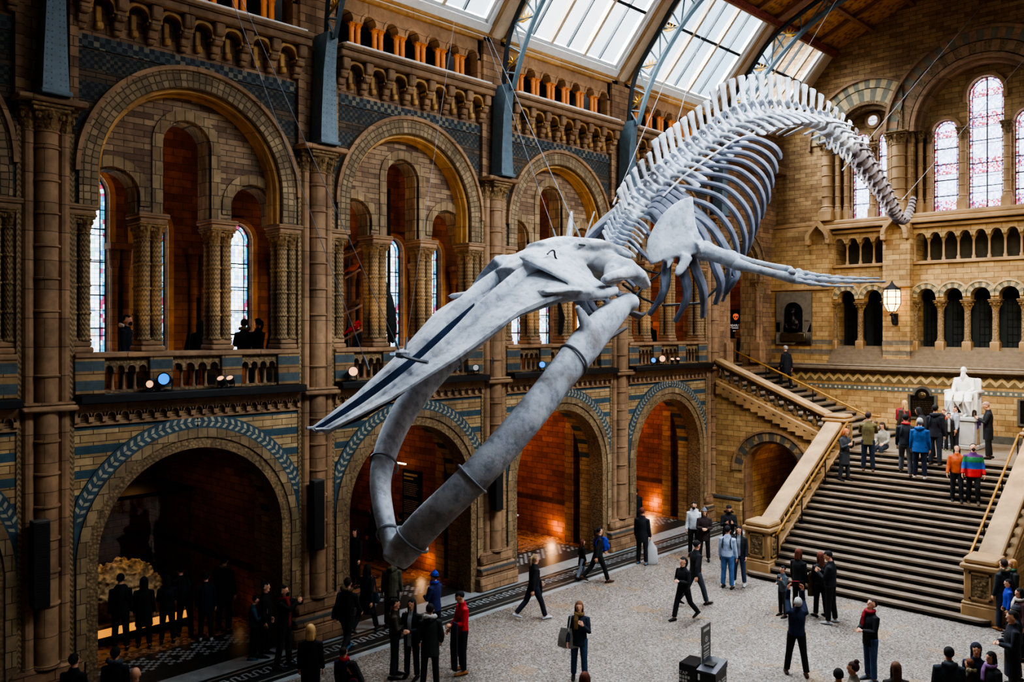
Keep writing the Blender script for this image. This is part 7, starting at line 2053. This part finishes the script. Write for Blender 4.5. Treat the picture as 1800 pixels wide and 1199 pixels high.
# sky: bright overcast with soft clouds
wd = bpy.data.worlds.new('sky'); SC.world = wd; wd.use_nodes = True; nt = wd.node_tree
bg = nt.nodes['Background']; tc = nt.nodes.new('ShaderNodeTexCoord'); ns = nt.nodes.new('ShaderNodeTexNoise'); ns.inputs['Scale'].default_value = 5.0; ns.inputs['Detail'].default_value = 5.0
rp = nt.nodes.new('ShaderNodeValToRGB'); rp.color_ramp.elements[0].position = .38; rp.color_ramp.elements[0].color = srgb(186, 214, 236); rp.color_ramp.elements[1].position = .62; rp.color_ramp.elements[1].color = srgb(250, 252, 254)
nt.links.new(tc.outputs['Generated'], ns.inputs['Vector']); nt.links.new(ns.outputs['Fac'], rp.inputs[0]); nt.links.new(rp.outputs[0], bg.inputs['Color']); bg.inputs['Strength'].default_value = 1.9
WARM, AMBER, COOL = (1.0, .66, .34), (1.0, .52, .22), (.85, .91, 1.0)
# daylight through the skylights (lamps above the glass, both slopes)
for k in range(6):
    y = (YS[k] + YS[k+1])/2
    e = [20, 130, 820, 1450, 1450, 700][k]
    area((-18.6, y, 19.6), (-11.5, y, 6), 4.6, 3.2, e*1.5, COOL, 120)
    area((2*HC+18.6, y, 19.6), (-14, y, 5), 4.6, 3.2, e*[1.05, 1.05, 1.1, 1.1, .7, .35][k], COOL, 120)
# warm gallery lighting
for k in range(5):
    c = PY[k] + 3.03
    e = [10, 32, 60, 70, 60][k]
    point((-20.4, c+.2, 12.4), e, AMBER, .3); point((-20.6, c-1.8, 7.2), e*.5, AMBER, .25); point((-20.6, c+1.8, 7.2), e*.5, AMBER, .25)
# warm uplights on the ledge washing the gallery arches
for k in range(5):
    c = PY[k] + 3.03; e = [8, 90, 170, 190, 150][k]
    spotl((-17.3, c-1.9, 6.5), (-18.3, c+1.4, 12.2), e, WARM, 70); spotl((-17.3, c+1.9, 6.5), (-18.3, c-.6, 12.4), e, WARM, 70)
# warm strips along the cornice under the triforium
for k in range(5):
    c = PY[k] + 3.03; area((-17.35, c, 14.7), (-18.1, c, 15.2), 4.6, .08, [1, 5, 7, 7, 6][k], WARM, 140)
# archways
for k, e in ((0, 2), (1, 4), (2, 34), (3, 90), (4, 110)):
    c = PY[k] + 3.03; point((-20.5, c+2.4, .4), e*.3, AMBER, .1); point((-22.8, c+.6, 4.4), e*2.0, AMBER, .3); point((-20.6, c+.9, 4.4), e*.35, AMBER, .3)
point((-22.0, 9.0, 3.1), 20, (1, .75, .45), .2)
point((-15.4, 31.5, 2.6), 14, AMBER, .2)
point((-20.8, 33.0, 10.5), 120, AMBER, .3)
point((-12.75, END_Y-.9, 8.75), 40, WARM, .15)
# warm wash on the end wall and stairs
area((-6.0, 22.0, 14.5), (-11.5, 34.5, 4.0), 4, 3, 300, (1.0, .8, .52), 70)
# blue-white beams on the skeleton from the ledge lights
spotl((-17.4, 9.5, 6.6), (-10.6, 10.5, 7.0), 500, (.35, .65, 1.0), 60); spotl((-17.4, 22.5, 6.6), (-10.2, 14, 8.5), 700, (.4, .68, 1.0), 60)
area((-2.8, 9.5, 14.8), (-9.6, 12.5, 8.5), 3, 2, 90, (.7, .84, 1.0), 80)  # added cool fill from the camera side, no fitting stands there
# camera
cd = bpy.data.cameras.new('camera'); co = bpy.data.objects.new('camera', cd); COL.objects.link(co)
co.location = (0, 0, CAMZ); co.rotation_euler = (PI/2, 0, YAW); cd.sensor_width = 36; cd.lens = FPX/1800*36
cd.shift_y = -(599.5 - HOR)/1800; cd.clip_start = .1; cd.clip_end = 200
SC.camera = co
SC.view_settings.view_transform = 'AgX'
try: SC.view_settings.look = 'AgX - High Contrast'
except Exception: pass
SC.view_settings.exposure = 0.2
SC.cycles.use_denoising = True
SC.cycles.max_bounces = 6; SC.cycles.diffuse_bounces = 3; SC.cycles.transparent_max_bounces = 8
SC.cycles.sample_clamp_indirect = 4.0; SC.cycles.caustics_reflective = False; SC.cycles.caustics_refractive = False
